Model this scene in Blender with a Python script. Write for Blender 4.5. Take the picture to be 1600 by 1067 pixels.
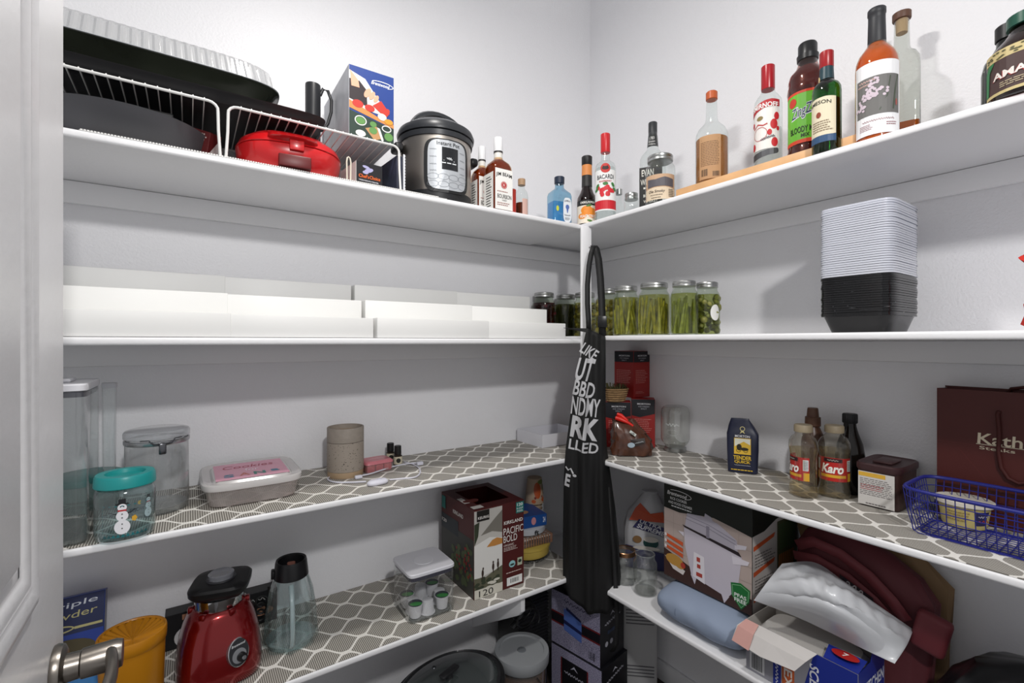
import bpy, bmesh, math, random
from mathutils import Vector, Matrix
random.seed(7)
PI = math.pi
SC = bpy.context.scene
COL = SC.collection
for o in list(bpy.data.objects): bpy.data.objects.remove(o)

# ---------------------------------------------------------------- camera, light, exposure
EYE = 1.48                      # camera height above the floor
FPX = 738.0                     # focal length in pixels of the 1600 x 1067 frame
YAW = math.radians(55.6)        # the view direction, counter-clockwise from +X
cam = bpy.data.cameras.new('camera'); cam.sensor_width = 36.0; cam.lens = 36.0 * FPX / 1600.0
cam.clip_start = 0.02
camo = bpy.data.objects.new('camera', cam); COL.objects.link(camo)
camo.location = (0, 0, EYE); camo.rotation_euler = (PI/2, 0, YAW - PI/2)
SC.camera = camo
SC.view_settings.view_transform = 'Standard'; SC.view_settings.look = 'None'
SC.view_settings.gamma = 1.0; SC.view_settings.use_curve_mapping = False
SC.view_settings.exposure = -0.1

world = bpy.data.worlds.new('hall_light'); SC.world = world; world.use_nodes = True
world.node_tree.nodes['Background'].inputs[0].default_value = (0.98, 0.98, 1.0, 1)
world.node_tree.nodes['Background'].inputs[1].default_value = 0.52

def area_light(name, loc, target, size, power, color):
    l = bpy.data.lights.new(name, 'AREA'); l.shape = 'DISK'; l.size = size; l.energy = power; l.color = color
    o = bpy.data.objects.new(name, l); COL.objects.link(o); o.location = loc
    o.rotation_euler = (Vector(target) - Vector(loc)).to_track_quat('-Z', 'Y').to_euler()
    return o
area_light('pantry_ceiling_lamp', (0.35, 0.86, 2.90), (0.8, 0.80, 0), 0.14, 16, (1, 0.97, 0.93))
area_light('hall_ceiling_lamp', (0.10, -0.78, 2.56), (1.0, 1.2, 0.9), 0.14, 26, (1.0, 0.985, 0.97))

# ---------------------------------------------------------------- pixels to places
def ray(px, py=533.5):
    u = (px - 800) / FPX; v = (533.5 - py) / FPX
    return (math.cos(YAW) + u*math.sin(YAW), math.sin(YAW) - u*math.cos(YAW), v)
def on_z(px, py, z):                       # the point of a horizontal surface seen at a pixel
    d = ray(px, py); t = (z - EYE) / d[2]; return (d[0]*t, d[1]*t, z)
def on_y(px, y, z=0):                      # seen at column px, at distance y from the camera towards the left wall
    d = ray(px); t = y / d[1]; return (d[0]*t, y, z)
def on_x(px, x, z=0):
    d = ray(px); t = x / d[0]; return (x, d[1]*t, z)
def depth(p): return p[0]*math.cos(YAW) + p[1]*math.sin(YAW)
def zat(p, py): return EYE + (533.5 - py) / FPX * depth(p)
def col(p): return 800 + FPX * (p[0]*math.sin(YAW) - p[1]*math.cos(YAW)) / depth(p)
def rad(p, wpx):                           # radius of an upright round thing that is wpx wide
    th = math.atan((col(p) - 800) / FPX); return depth(p) * math.cos(th) * wpx / (2*FPX)
def face(p, turn=0): return math.atan2(-p[0], p[1]) + math.radians(turn)

# ---------------------------------------------------------------- materials
def lin(h):
    h = h.lstrip('#'); out = []
    for i in (0, 2, 4):
        c = int(h[i:i+2], 16) / 255; out.append(c/12.92 if c <= 0.04045 else ((c+0.055)/1.055)**2.4)
    return (*out, 1)
def perim(w, d, n, count):                 # evenly spaced points along a rounded rectangle
    raw = [(w*sel(n, math.sin(2*PI*i/2000)), -d*sel(n, math.cos(2*PI*i/2000))) for i in range(2000)]
    acc = [0]
    for i in range(2000): acc.append(acc[-1] + math.dist(raw[i], raw[(i+1) % 2000]))
    out = []; j = 0
    for k in range(count):
        t = acc[-1]*k/count
        while acc[j+1] < t: j += 1
        q = (t-acc[j])/max(acc[j+1]-acc[j], 1e-9); a = raw[j % 2000]; b = raw[(j+1) % 2000]
        out.append((a[0]+(b[0]-a[0])*q, a[1]+(b[1]-a[1])*q))
    return out
def sel(n, t): return math.copysign(abs(t)**(2.0/n), t)
MATS = {}
def mat(c, rough=0.5, metal=0.0, spec=0.5, bump=0, bscale=200, var=0, vscale=20, alpha=1.0, trans=0, ior=1.45, sheen=0, coat=0):
    key = ('p', c, rough, metal, spec, bump, bscale, var, vscale, alpha, trans, ior, sheen, coat)
    if key in MATS: return MATS[key]
    m = bpy.data.materials.new('paint_' + c.lstrip('#')); m.use_nodes = True
    n = m.node_tree.nodes; L = m.node_tree.links; b = n['Principled BSDF']
    b.inputs['Base Color'].default_value = lin(c); b.inputs['Roughness'].default_value = rough
    b.inputs['Metallic'].default_value = metal; b.inputs['Specular IOR Level'].default_value = spec
    b.inputs['Alpha'].default_value = alpha; b.inputs['Transmission Weight'].default_value = trans
    b.inputs['IOR'].default_value = ior; b.inputs['Coat Weight'].default_value = coat
    if sheen: b.inputs['Sheen Weight'].default_value = sheen
    if bump or var:
        tc = n.new('ShaderNodeTexCoord')
    if bump:
        t = n.new('ShaderNodeTexNoise'); t.inputs['Scale'].default_value = bscale; t.inputs['Detail'].default_value = 3
        bp = n.new('ShaderNodeBump'); bp.inputs['Strength'].default_value = bump; bp.inputs['Distance'].default_value = 0.002
        L.new(tc.outputs['Object'], t.inputs['Vector']); L.new(t.outputs['Fac'], bp.inputs['Height']); L.new(bp.outputs['Normal'], b.inputs['Normal'])
    if var:
        t = n.new('ShaderNodeTexNoise'); t.inputs['Scale'].default_value = vscale; t.inputs['Detail'].default_value = 4
        r = n.new('ShaderNodeValToRGB'); c0 = lin(c)
        r.color_ramp.elements[0].position = 0.3; r.color_ramp.elements[1].position = 0.7
        r.color_ramp.elements[0].color = tuple(max(0, x*(1-var)) for x in c0[:3]) + (1,)
        r.color_ramp.elements[1].color = tuple(min(1, x*(1+var)) for x in c0[:3]) + (1,)
        L.new(tc.outputs['Object'], t.inputs['Vector']); L.new(t.outputs['Fac'], r.inputs['Fac']); L.new(r.outputs['Color'], b.inputs['Base Color'])
    MATS[key] = m; return m
def glass(tint='#f4f8f7', refl=1.0, rough=0.03, haze=0.0, ior=1.45):
    """Thin clear walls: tinted see-through with a mirror sheen that grows towards grazing angles."""
    key = ('g', tint, refl, rough, haze)
    if key in MATS: return MATS[key]
    m = bpy.data.materials.new('glass_' + tint.lstrip('#')); m.use_nodes = True
    n = m.node_tree.nodes; L = m.node_tree.links; n.remove(n['Principled BSDF'])
    tr = n.new('ShaderNodeBsdfTransparent'); tr.inputs['Color'].default_value = lin(tint)
    gl = n.new('ShaderNodeBsdfGlossy'); gl.inputs['Roughness'].default_value = rough
    df = n.new('ShaderNodeBsdfDiffuse'); df.inputs['Color'].default_value = lin(tint)
    fr = n.new('ShaderNodeLayerWeight'); fr.inputs['Blend'].default_value = 0.5
    pw = n.new('ShaderNodeMath'); pw.operation = 'POWER'; pw.inputs[1].default_value = 3.2
    mu = n.new('ShaderNodeMath'); mu.operation = 'MULTIPLY_ADD'; mu.inputs[1].default_value = 0.55*refl; mu.inputs[2].default_value = 0.045*refl; mu.use_clamp = True
    m0 = n.new('ShaderNodeMixShader'); m0.inputs[0].default_value = haze
    L.new(tr.outputs[0], m0.inputs[1]); L.new(df.outputs[0], m0.inputs[2])
    mx = n.new('ShaderNodeMixShader')
    L.new(fr.outputs['Facing'], pw.inputs[0]); L.new(pw.outputs[0], mu.inputs[0]); L.new(mu.outputs[0], mx.inputs[0]); L.new(m0.outputs[0], mx.inputs[1]); L.new(gl.outputs[0], mx.inputs[2])
    L.new(mx.outputs[0], n['Material Output'].inputs[0])
    MATS[key] = m; return m
def liquid(c, haze=None):
    if haze is None: haze = 0.03 if min(lin(c)[:3]) > 0.7 else 0.4
    return glass(c, refl=0.35, rough=0.05, haze=haze)

def wall_paint():
    m = mat('#e6e6e9', rough=0.42, bump=0.55, bscale=160); return m
def liner_mat(lines='#efece6', dark='#726e67', mid='#8f8a80'):
    m = bpy.data.materials.new('trellis_liner'); m.use_nodes = True
    n = m.node_tree.nodes; L = m.node_tree.links; b = n['Principled BSDF']; b.inputs['Roughness'].default_value = 0.8
    tc = n.new('ShaderNodeTexCoord'); sp = n.new('ShaderNodeSeparateXYZ'); L.new(tc.outputs['Object'], sp.inputs[0])
    def M(op, a, c=None):
        q = n.new('ShaderNodeMath'); q.operation = op
        for i, v in enumerate((a, c)):
            if v is None: continue
            if isinstance(v, (int, float)): q.inputs[i].default_value = v
            else: L.new(v, q.inputs[i])
        return q.outputs[0]
    cv = M('COSINE', M('MULTIPLY', sp.outputs['X'], 2*PI/0.128))
    su = M('SINE', M('MULTIPLY', sp.outputs['Y'], 2*PI/0.108))
    sv = M('SINE', M('MULTIPLY', cv, PI/2))
    f = M('ABSOLUTE', M('SUBTRACT', su, sv))
    fu = M('MULTIPLY', M('COSINE', M('MULTIPLY', sp.outputs['Y'], 2*PI/0.108)), 2*PI/0.108)
    fv = M('MULTIPLY', M('MULTIPLY', M('COSINE', M('MULTIPLY', cv, PI/2)), M('SINE', M('MULTIPLY', sp.outputs['X'], 2*PI/0.128))), PI/2*2*PI/0.128)
    gm = M('SQRT', M('ADD', M('MULTIPLY', fu, fu), M('MULTIPLY', fv, fv)))
    ln = M('LESS_THAN', f, M('ADD', M('MULTIPLY', gm, 0.0032), 0.02))
    st = M('SINE', M('MULTIPLY', sp.outputs['X'], 2*PI/0.0052))
    sm = n.new('ShaderNodeMix'); sm.data_type = 'RGBA'; sm.inputs[6].default_value = lin(dark); sm.inputs[7].default_value = lin('#c6c2ba')
    L.new(M('GREATER_THAN', st, 0.25), sm.inputs[0])
    mx = n.new('ShaderNodeMix'); mx.data_type = 'RGBA'; mx.inputs[7].default_value = lin(lines)
    L.new(ln, mx.inputs[0]); L.new(sm.outputs[2], mx.inputs[6]); L.new(mx.outputs[2], b.inputs['Base Color'])
    bp = n.new('ShaderNodeBump'); bp.inputs['Distance'].default_value = 0.0008; bp.inputs['Strength'].default_value = 0.5
    L.new(st, bp.inputs['Height']); L.new(bp.outputs['Normal'], b.inputs['Normal'])
    return m

# ---------------------------------------------------------------- mesh building
def sel(n, t):                              # signed power for superellipse sections
    return math.copysign(abs(t)**(2.0/n), t)
class MB:
    def __init__(s): s.v = []; s.f = []
    def add(s, vs, fs, M=None):
        k = len(s.v)
        s.v += [tuple(M @ Vector(p)) for p in vs] if M else [tuple(p) for p in vs]
        s.f += [tuple(i + k for i in q) for q in fs]; return s
    def box(s, x0, y0, z0, x1, y1, z1, M=None):
        return s.add([(x0,y0,z0),(x1,y0,z0),(x1,y1,z0),(x0,y1,z0),(x0,y0,z1),(x1,y0,z1),(x1,y1,z1),(x0,y1,z1)],
                     [(3,2,1,0),(4,5,6,7),(0,1,5,4),(1,2,6,5),(2,3,7,6),(3,0,4,7)], M)
    def loft(s, rings, seg=32, cap0=True, cap1=True, M=None):
        """rings: (z, rx, ry, n, cx, cy); n = 2 round, 4+ squarish"""
        vs = []; fs = []
        for g in rings:
            z, rx = g[0], g[1]; ry = g[2] if len(g) > 2 and g[2] is not None else rx
            n = g[3] if len(g) > 3 else 2; cx = g[4] if len(g) > 4 else 0; cy = g[5] if len(g) > 5 else 0
            for i in range(seg):
                a = 2*PI*(i+0.5)/seg
                vs.append((cx + rx*sel(n, math.sin(a)), cy - ry*sel(n, math.cos(a)), z))
        for j in range(len(rings)-1):
            for i in range(seg):
                a = j*seg+i; b = j*seg+(i+1) % seg
                fs.append((a, b, b+seg, a+seg))
        if cap0: fs.append(tuple(reversed(range(seg))))
        if cap1: fs.append(tuple(range((len(rings)-1)*seg, len(rings)*seg)))
        return s.add(vs, fs, M)
    def tube(s, pts, r, seg=8, closed=False, M=None):
        P = [Vector(p) for p in pts]; n = len(P); vs = []; fs = []; up = None
        for i in range(n):
            if closed: t = P[(i+1) % n] - P[i-1]
            else: t = P[min(i+1, n-1)] - P[max(i-1, 0)]
            t.normalize()
            if up is None:
                up = Vector((0,0,1)) if abs(t.z) < 0.9 else Vector((1,0,0))
            x = up - t*up.dot(t); x.normalize(); y = t.cross(x); up = x
            rr = r[i] if isinstance(r, (list, tuple)) else r
            for k in range(seg):
                a = 2*PI*k/seg; vs.append(P[i] + x*(rr*math.cos(a)) + y*(rr*math.sin(a)))
        for i in range(n if closed else n-1):
            j = (i+1) % n
            for k in range(seg): fs.append((i*seg+k, i*seg+(k+1) % seg, j*seg+(k+1) % seg, j*seg+k))
        if not closed: fs += [tuple(reversed(range(seg))), tuple(range((n-1)*seg, n*seg))]
        return s.add(vs, fs, M)
    def prism(s, pts, z0, z1, M=None):
        n = len(pts); vs = [(p[0], p[1], z0) for p in pts] + [(p[0], p[1], z1) for p in pts]
        return s.add(vs, [tuple(reversed(range(n))), tuple(range(n, 2*n))] + [(i, (i+1) % n, n+(i+1) % n, n+i) for i in range(n)], M)
    def grid(s, rows, M=None, loop=False):
        m = len(rows[0]); vs = [p for r in rows for p in r]; fs = []
        for j in range(len(rows)-1):
            for i in range(m if loop else m-1):
                a = j*m+i; b = j*m+(i+1) % m; fs.append((a, b, b+m, a+m))
        return s.add(vs, fs, M)
    def build(s, name, material, parent=None, smooth=35, bevel=0, bseg=2, loc=None, solid=0):
        me = bpy.data.meshes.new(name); me.from_pydata(s.v, [], s.f)
        bm = bmesh.new(); bm.from_mesh(me)
        bmesh.ops.recalc_face_normals(bm, faces=bm.faces)
        if bevel:
            es = [e for e in bm.edges if len(e.link_faces) == 2 and e.calc_face_angle(0) > 0.6]
            bmesh.ops.bevel(bm, geom=es, offset=bevel, segments=bseg, profile=0.5, affect='EDGES', clamp_overlap=True)
        if smooth:
            for f in bm.faces: f.smooth = True
            for e in bm.edges: e.smooth = e.calc_face_angle(0) < math.radians(smooth) if len(e.link_faces) == 2 else True
        bm.to_mesh(me); bm.free(); me.materials.append(material)
        o = bpy.data.objects.new(name, me); COL.objects.link(o)
        if parent: o.parent = parent
        if loc: o.location = loc
        if solid:
            md = o.modifiers.new('wall', 'SOLIDIFY'); md.thickness = solid; md.offset = 0
        return o
def rot(ax, deg): return Matrix.Rotation(math.radians(deg), 4, ax)
def tr(x, y, z): return Matrix.Translation((x, y, z))
def tag(o, label, cat, group=None):
    o['label'] = label; o['category'] = cat
    if group: o['group'] = group
    return o
def thing(name, label, cat, loc=(0,0,0), rz=0, group=None):
    o = bpy.data.objects.new(name, None); COL.objects.link(o); o.empty_display_size = 0.05
    o.location = loc; o.rotation_euler = (0, 0, rz); return tag(o, label, cat, group)
def struct(o): o['kind'] = 'structure'; return o
def copy_tree(o, parent=None):
    c = o.copy(); COL.objects.link(c); c.parent = parent
    for ch in list(o.children): copy_tree(ch, c)
    return c

# ---------------------------------------------------------------- flat print: polygons and letters laid on a surface
TXT = {}
def text_mesh(s, bold):
    k = (s, bold)
    if k in TXT: return TXT[k]
    cu = bpy.data.curves.new('t', 'FONT'); cu.body = s; cu.size = 1; cu.resolution_u = 3; cu.offset = bold
    ob = bpy.data.objects.new('t', cu); COL.objects.link(ob)
    dg = bpy.context.evaluated_depsgraph_get(); me = bpy.data.meshes.new_from_object(ob.evaluated_get(dg))
    vs = [(v.co.x, v.co.y) for v in me.vertices]; fs = [tuple(p.vertices) for p in me.polygons]
    bpy.data.objects.remove(ob); bpy.data.curves.remove(cu); bpy.data.meshes.remove(me)
    x0 = min(p[0] for p in vs); x1 = max(p[0] for p in vs); y0 = min(p[1] for p in vs); y1 = max(p[1] for p in vs)
    TXT[k] = (vs, fs, x0, x1, y0, y1); return TXT[k]
def T(s, cu, cv, w, h, bold=0.0, shear=0, rotd=0, arc=0):
    """letters fitted into a w x h box centred at (cu, cv)"""
    vs, fs, x0, x1, y0, y1 = text_mesh(s, bold)
    out = []; a = math.radians(rotd)
    for x, y in vs:
        p = ((x-x0)/(x1-x0)-0.5)*w; q = ((y-y0)/(y1-y0)-0.5)*h; p += shear*q; q += arc*(1-(2*p/w)**2)
        out.append((cu + p*math.cos(a) - q*math.sin(a), cv + p*math.sin(a) + q*math.cos(a)))
    return out, fs
def Q(n, cu, cv, w, h, bold=0, shear=0, rotd=0, arc=0):
    """handwriting-like squiggle of n humps where the photograph's small print cannot be read"""
    a = math.radians(rotd); pts = []; m = n*6
    for i in range(m+1):
        p = (i/m-0.5)*w; q = 0.38*h*math.sin(2*PI*n*i/m)*(1 if (i//6) % 3 else 0.6) + shear*0; pts.append((cu+p*math.cos(a)-q*math.sin(a), cv+p*math.sin(a)+q*math.cos(a)))
    return BAND(pts, h*0.17)
def R(u0, v0, u1, v1, n=1):
    vs = []; 
    for i in range(n+1):
        u = u0 + (u1-u0)*i/n; vs += [(u, v0), (u, v1)]
    return vs, [(2*i, 2*i+2, 2*i+3, 2*i+1) for i in range(n)]
def RW(u0, v0, u1, v1): return R(u0, v0, u1, v1, 12)
def P(*pts): return list(pts), [tuple(range(len(pts)))]
def ST(*cols):                             # a strip given as columns (u, v low, v high), finely cut so that it can bend
    vs = []; m = 4
    for a, b in zip(cols, cols[1:]):
        for i in range(m): vs += [(a[0]+(b[0]-a[0])*i/m, a[1]+(b[1]-a[1])*i/m), (a[0]+(b[0]-a[0])*i/m, a[2]+(b[2]-a[2])*i/m)]
    vs += [(cols[-1][0], cols[-1][1]), (cols[-1][0], cols[-1][2])]
    return vs, [(2*i, 2*i+2, 2*i+3, 2*i+1) for i in range(len(vs)//2-1)]
def E(cu, cv, ru, rv, seg=20, rotd=0):
    a0 = math.radians(rotd); vs = [(cu, cv)]; fs = []
    for j in (1, 2):
        for i in range(seg):
            a = 2*PI*i/seg; p = ru*j/2*math.cos(a); q = rv*j/2*math.sin(a)
            vs.append((cu+p*math.cos(a0)-q*math.sin(a0), cv+p*math.sin(a0)+q*math.cos(a0)))
    for i in range(seg):
        k = (i+1) % seg; fs += [(0, 1+i, 1+k), (1+i, 1+seg+i, 1+seg+k, 1+k)]
    return vs, fs
def RING(cu, cv, ru, rv, t, a0=0, a1=360, seg=24, rotd=0):
    vs = []; r0 = math.radians(rotd)
    for i in range(seg+1):
        a = math.radians(a0 + (a1-a0)*i/seg)
        for q in (0, t):
            x = (ru-q)*math.cos(a); y = (rv-q)*math.sin(a)
            vs.append((cu+x*math.cos(r0)-y*math.sin(r0), cv+x*math.sin(r0)+y*math.cos(r0)))
    return vs, [(2*i, 2*i+1, 2*i+3, 2*i+2) for i in range(seg)]
def BAND(pts, w):                          # a flat stroke along a polyline
    vs = []; n = len(pts)
    for i in range(n):
        a = pts[max(i-1, 0)]; b = pts[min(i+1, n-1)]; dx, dy = b[0]-a[0], b[1]-a[1]; l = math.hypot(dx, dy) or 1
        ww = w[i] if isinstance(w, (list, tuple)) else w
        vs += [(pts[i][0]-dy/l*ww/2, pts[i][1]+dx/l*ww/2), (pts[i][0]+dy/l*ww/2, pts[i][1]-dx/l*ww/2)]
    return vs, [(2*i, 2*i+1, 2*i+3, 2*i+2) for i in range(n-1)]
def LINES(u0, u1, v0, v1, n, fill=0.45, ragged=0.25):    # rows of small print too fine to read
    vs = []; fs = []
    for i in range(n):
        t = v1 - (v1-v0)*(i+0.5)/n; h = (v1-v0)/n*fill/2; x = u0; e = u1 - (u1-u0)*ragged*random.random()
        while x < e:
            w = (u1-u0)*random.uniform(.06, .16); k = len(vs); x2 = min(e, x+w)
            vs += [(x,t-h),(x2,t-h),(x2,t+h),(x,t+h)]; fs.append((k,k+1,k+2,k+3)); x = x2 + (u1-u0)*.025
    return vs, fs
def BARS(u0, u1, v0, v1, n=14):
    vs = []; fs = []; w = (u1-u0)/n
    for i in range(n):
        k = len(vs); x = u0+i*w; x2 = x+w*random.uniform(.25, .75); vs += [(x,v0),(x2,v0),(x2,v1),(x,v1)]; fs.append((k,k+1,k+2,k+3))
    return vs, fs
def front(d, M=None): return lambda u, v, o: (u, -d-o, v)
def side_r(x): return lambda u, v, o: (x+o, u, v)
def side_l(x): return lambda u, v, o: (-x-o, -u, v)
def top(z): return lambda u, v, o: (u, v, z+o)
def cyl(r, a0=0):
    b = math.radians(a0)
    return lambda u, v, o: ((r+o)*math.sin(u/r+b), -(r+o)*math.cos(u/r+b), v)
def cone(r0, r1, z0, z1):
    def g(u, v, o):
        t = (v-z0)/(z1-z0); r = r0+(r1-r0)*t
        return ((r+o)*math.sin(u/r), -(r+o)*math.cos(u/r), v)
    return g
def prt(parent, name, color, surf, *prims, layer=1, rough=0.5, label=None, m=None, metal=0):
    b = MB()
    for i, (vs, fs) in enumerate(prims): b.add([surf(u, v, 0.00035*(layer + 0.1*(i % 9))) for u, v in vs], fs)
    o = b.build(name, m or mat(color, rough=rough, metal=metal), parent, smooth=0)
    if label: o['label'] = label
    if len(prims) > 1 or len(prims[0][0]) > 120: o['kind'] = 'stuff'
    return o
# ================================================================ the setting
YE, YW = 1.397, 1.790          # shelf edge and wall, left side (a wall along X)
XE, XW = 1.315, 1.715          # shelf edge and wall, right side (a wall along Y)
ZL = (1.947, 1.490, 1.025, 0.558)     # shelf tops, left
ZR = (1.957, 1.502, 1.023, 0.531)     # shelf tops, right
TH = 0.019
CEIL = 3.32
wp = wall_paint()
def sbox(name, x0, y0, z0, x1, y1, z1, m, bevel=0): return struct(MB().box(x0, y0, z0, x1, y1, z1).build(name, m, bevel=bevel))
sbox('wall_left', -1.3, YW, 0, XW+0.1, YW+0.1, CEIL, wp)
sbox('wall_right', XW, -1.0, 0, XW+0.1, YW, CEIL, wp)
sbox('ceiling', -1.3, -1.0, CEIL, XW+0.1, YW+0.1, CEIL+0.1, mat('#ececec', rough=0.8))
fl = sbox('floor', -1.3, -1.0, -0.05, XW+0.1, YW+0.1, 0, mat('#3a322c', rough=0.45, var=0.35, vscale=9))
trim = mat('#e8e8ea', rough=0.35, bump=0.25, bscale=60)
sbox('baseboard_left', -1.3, YW-0.014, 0, XW, YW, 0.085, trim, bevel=0.004)
sbox('baseboard_right', XW-0.014, -1.0, 0, XW, YW-0.014, 0.085, trim, bevel=0.004)
shelf_paint = mat('#e9e9eb', rough=0.36, bump=0.35, bscale=55)
def edge_round(b, *a): return b
# shelves: boards with a rounded front edge, each on a cleat screwed to the wall
def shelf_board(nm, label, pts, z, nrm):
    o = MB().prism(pts, z-TH, z).build(nm, shelf_paint, bevel=0.006, bseg=3)
    return tag(o, label, 'shelf', 'painted boards of the corner shelving')
names = ('topmost', 'second highest', 'third highest', 'lowest')
for i in range(4):
    shelf_board('shelf', '%s white painted shelf board along the left wall' % names[i],
                [(-1.25, YE), (XE, YE), (XE, YW), (-1.25, YW)], ZL[i], 0)
    shelf_board('shelf', '%s white painted shelf board along the right wall' % names[i],
                [(XE, -0.9), (XW, -0.9), (XW, YW), (XE+0.0005, YW)] if i != 9 else [], ZR[i], 0)
    zc = min(ZL[i], ZR[i]) - TH - 0.0005
    a = MB().box(-1.25, YW-0.018, zc-0.062, XW-0.019 if i < 3 else XE-.001, YW, zc).build('shelf_cleat', shelf_paint, bevel=0.003)
    tag(a, 'white cleat strip on the left wall under the %s shelf' % names[i], 'cleat')
    a = MB().box(XW-0.018, -0.9, ZR[i]-TH-0.062, XW, YW-0.019, ZR[i]-TH-0.0005).build('shelf_cleat', shelf_paint, bevel=0.003)
    tag(a, 'white cleat strip on the right wall under the %s shelf' % names[i], 'cleat')
pc = on_y(916, YE-0.006)
po = MB().box(XE-0.030, YE-0.013, ZL[3]+0.002, XE+0.020, YE-0.0005, ZL[0]-TH+0.012).build('corner_post', shelf_paint, bevel=0.002)
tag(po, 'slim white upright post where the left and right shelves meet', 'post')
# patterned liner on the lower shelves, ribbed clear liner on the upper ones
LIN = liner_mat()
def liner(label, x0, y0, x1, y1, z, m=None):
    o = MB().box(x0, y0, z+0.0003, x1, y1, z+0.0022).build('shelf_liner', m or LIN)
    return tag(o, label, 'shelf liner')
liner('taupe and cream trellis patterned liner on the left shelf under the cookie box', -1.25, YE+0.004, XE-0.001, YW-0.001, ZL[2])
liner('taupe and cream trellis patterned liner on the left shelf under the red blender', -1.25, YE+0.004, XE-0.001, YW-0.001, ZL[3])
liner('taupe and cream trellis patterned liner on the right shelf under the syrup bottles', XE+0.004, -0.9, XW-0.001, YW-0.001, ZR[2])
def bead_liner(label, x0, y0, x1, y1, z, along):       # grippy mesh liner whose beads show along the shelf edge
    b = MB().box(x0, y0, z+0.0003, x1, y1, z+0.0012); n = 150; s = 0.0058
    for i in range(n):
        c = (x0 + 0.004 + i*s if along == 'x' else x0+0.003, y0+0.003 if along == 'x' else y1 - 0.004 - i*s)
        if along == 'x' and c[0] > x1-0.002: break
        b.box(c[0]-0.002, c[1]-0.002, z+0.0012, c[0]+0.002, c[1]+0.002, z+0.0042)
    o = b.build('grip_liner', mat('#dcdcda', rough=0.7), smooth=0); o['kind'] = 'stuff'
    return tag(o, label, 'shelf liner')
bead_liner('white beaded grip liner under the wire racks on the top left shelf', -0.20, YE+0.003, 0.70, YW-0.03, ZL[0], 'x')
# the open door at the left with its lever
DX, DE = -0.153, 0.953
def door():
    d = struct(MB().box(DX-0.035, 0.14, 0.01, DX, DE, 2.05).build('door_1', trim, bevel=0.002))
    for z0, z1 in ((0.20, 0.86), (EYE-0.315, 1.96)):
        fr = []; y0, y1 = 0.28, 0.785
        for k, (i, h) in enumerate(((0, 0.0), (0.006, 0.006), (0.018, 0.009), (0.030, 0.003), (0.042, 0.007), (0.052, 0.001), (0.058, 0.001))):
            fr.append([(DX+h, y0+i, z0+i), (DX+h, y1-i, z0+i), (DX+h, y1-i, z1-i), (DX+h, y0+i, z1-i)])
        MB().grid(fr, loop=True).build('panel_moulding', trim, d, smooth=60)
        MB().box(DX-0.001, y0+0.075, z0+0.075, DX+0.006, y1-0.075, z1-0.075).build('raised_panel', trim, d, bevel=0.004)
    h = thing('door_handle', 'brushed nickel lever handle on the open white door', 'door handle', (DX, 0.888, EYE-0.452))
    nk = mat('#8d8780', rough=0.3, metal=1.0)
    My = rot('Y', 90)
    MB().loft([(0.0004, .033), (.004, .034), (.010, .032), (.013, .026)], 40, M=My).build('rose', nk, h, smooth=40)
    MB().loft([(.012, .0185), (.028, .0175), (.030, .0195), (.066, .0205), (.074, .018)], 28, M=My).build('spindle', nk, h, smooth=40)
    lv = MB(); pts = []; rows = []
    for i in range(9):
        t = i/8; y = -0.115*t; hh = 0.017 - 0.006*t; tt = 0.0075 - 0.002*t; xx = 0.060 + 0.012*math.sin(t*PI)*0.6; zz = 0.004*math.sin(t*PI*1.3)
        rows.append([(xx + tt*sel(3, math.cos(a)), y, zz + hh*sel(3, math.sin(a))) for a in [2*PI*k/16 for k in range(16)]])
    lv.grid(rows, loop=True); lv.f += [tuple(range(16)), tuple(range(8*16, 9*16))]
    lv.build('lever', nk, h, smooth=50)
    return d
door()
# ================================================================ shared builders for bottles, jars and boxes
def clip(rings, z0, z1, ins=0.0):
    """the rings between two heights, drawn in by ins"""
    def full(g): return (g[0], g[1], g[2] if len(g) > 2 and g[2] is not None else g[1], g[3] if len(g) > 3 else 2)
    G = [full(g) for g in rings]; out = []
    def at(z):
        for a, b in zip(G, G[1:]):
            if a[0] <= z <= b[0]:
                t = (z-a[0])/max(b[0]-a[0], 1e-9); return tuple(a[i]+(b[i]-a[i])*t for i in range(4))
        return G[0] if z < G[0][0] else G[-1]
    for g in [at(z0)] + [g for g in G if z0 < g[0] < z1] + [at(z1)]:
        out.append((g[0] if g is not None else 0, max(g[1]-ins, .001), max(g[2]-ins, .001), g[3]))
    out[0] = (z0,)+out[0][1:]; out[-1] = (z1,)+out[-1][1:]
    return out
CLEAR = glass('#f8fbfa'); CLEARP = glass('#f2f3f4', refl=0.9, rough=0.08, haze=0.04)
def bottle(name, label, cat, loc, rz, prof, H, r, gm=None, liq=None, lev=0, cap=None, capm=None, ry=None, n=2, group=None, seg=32, capname='cap', capseg=None):
    """prof: (t, k[, roundness]) fractions of height and radius; cap: the same, above the glass"""
    t = thing(name, label, cat, loc, rz, group); ry = ry or r
    nk = lambda p: (p[2] if len(p) > 2 else n)
    rg = [(p[0]*H, p[1]*r, p[1]*ry if p[1] > 0.5 else p[1]*r, nk(p)) for p in prof]
    MB().loft(rg, seg, cap1=False).build('glass', gm or CLEAR, t, smooth=50)
    if liq:
        MB().loft(clip(rg, 0.004, lev*H, 0.0022), seg).build('liquid', liq, t, smooth=50)
    if cap:
        MB().loft([(p[0]*H, p[1]*r) for p in cap], capseg or 24).build(capname, capm, t, smooth=40)
    return t, rg
ROUND = [(0, .9), (.01, 1), (.60, 1), (.66, .97), (.70, .86), (.735, .66), (.76, .48), (.79, .40), (.93, .36)]
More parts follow.
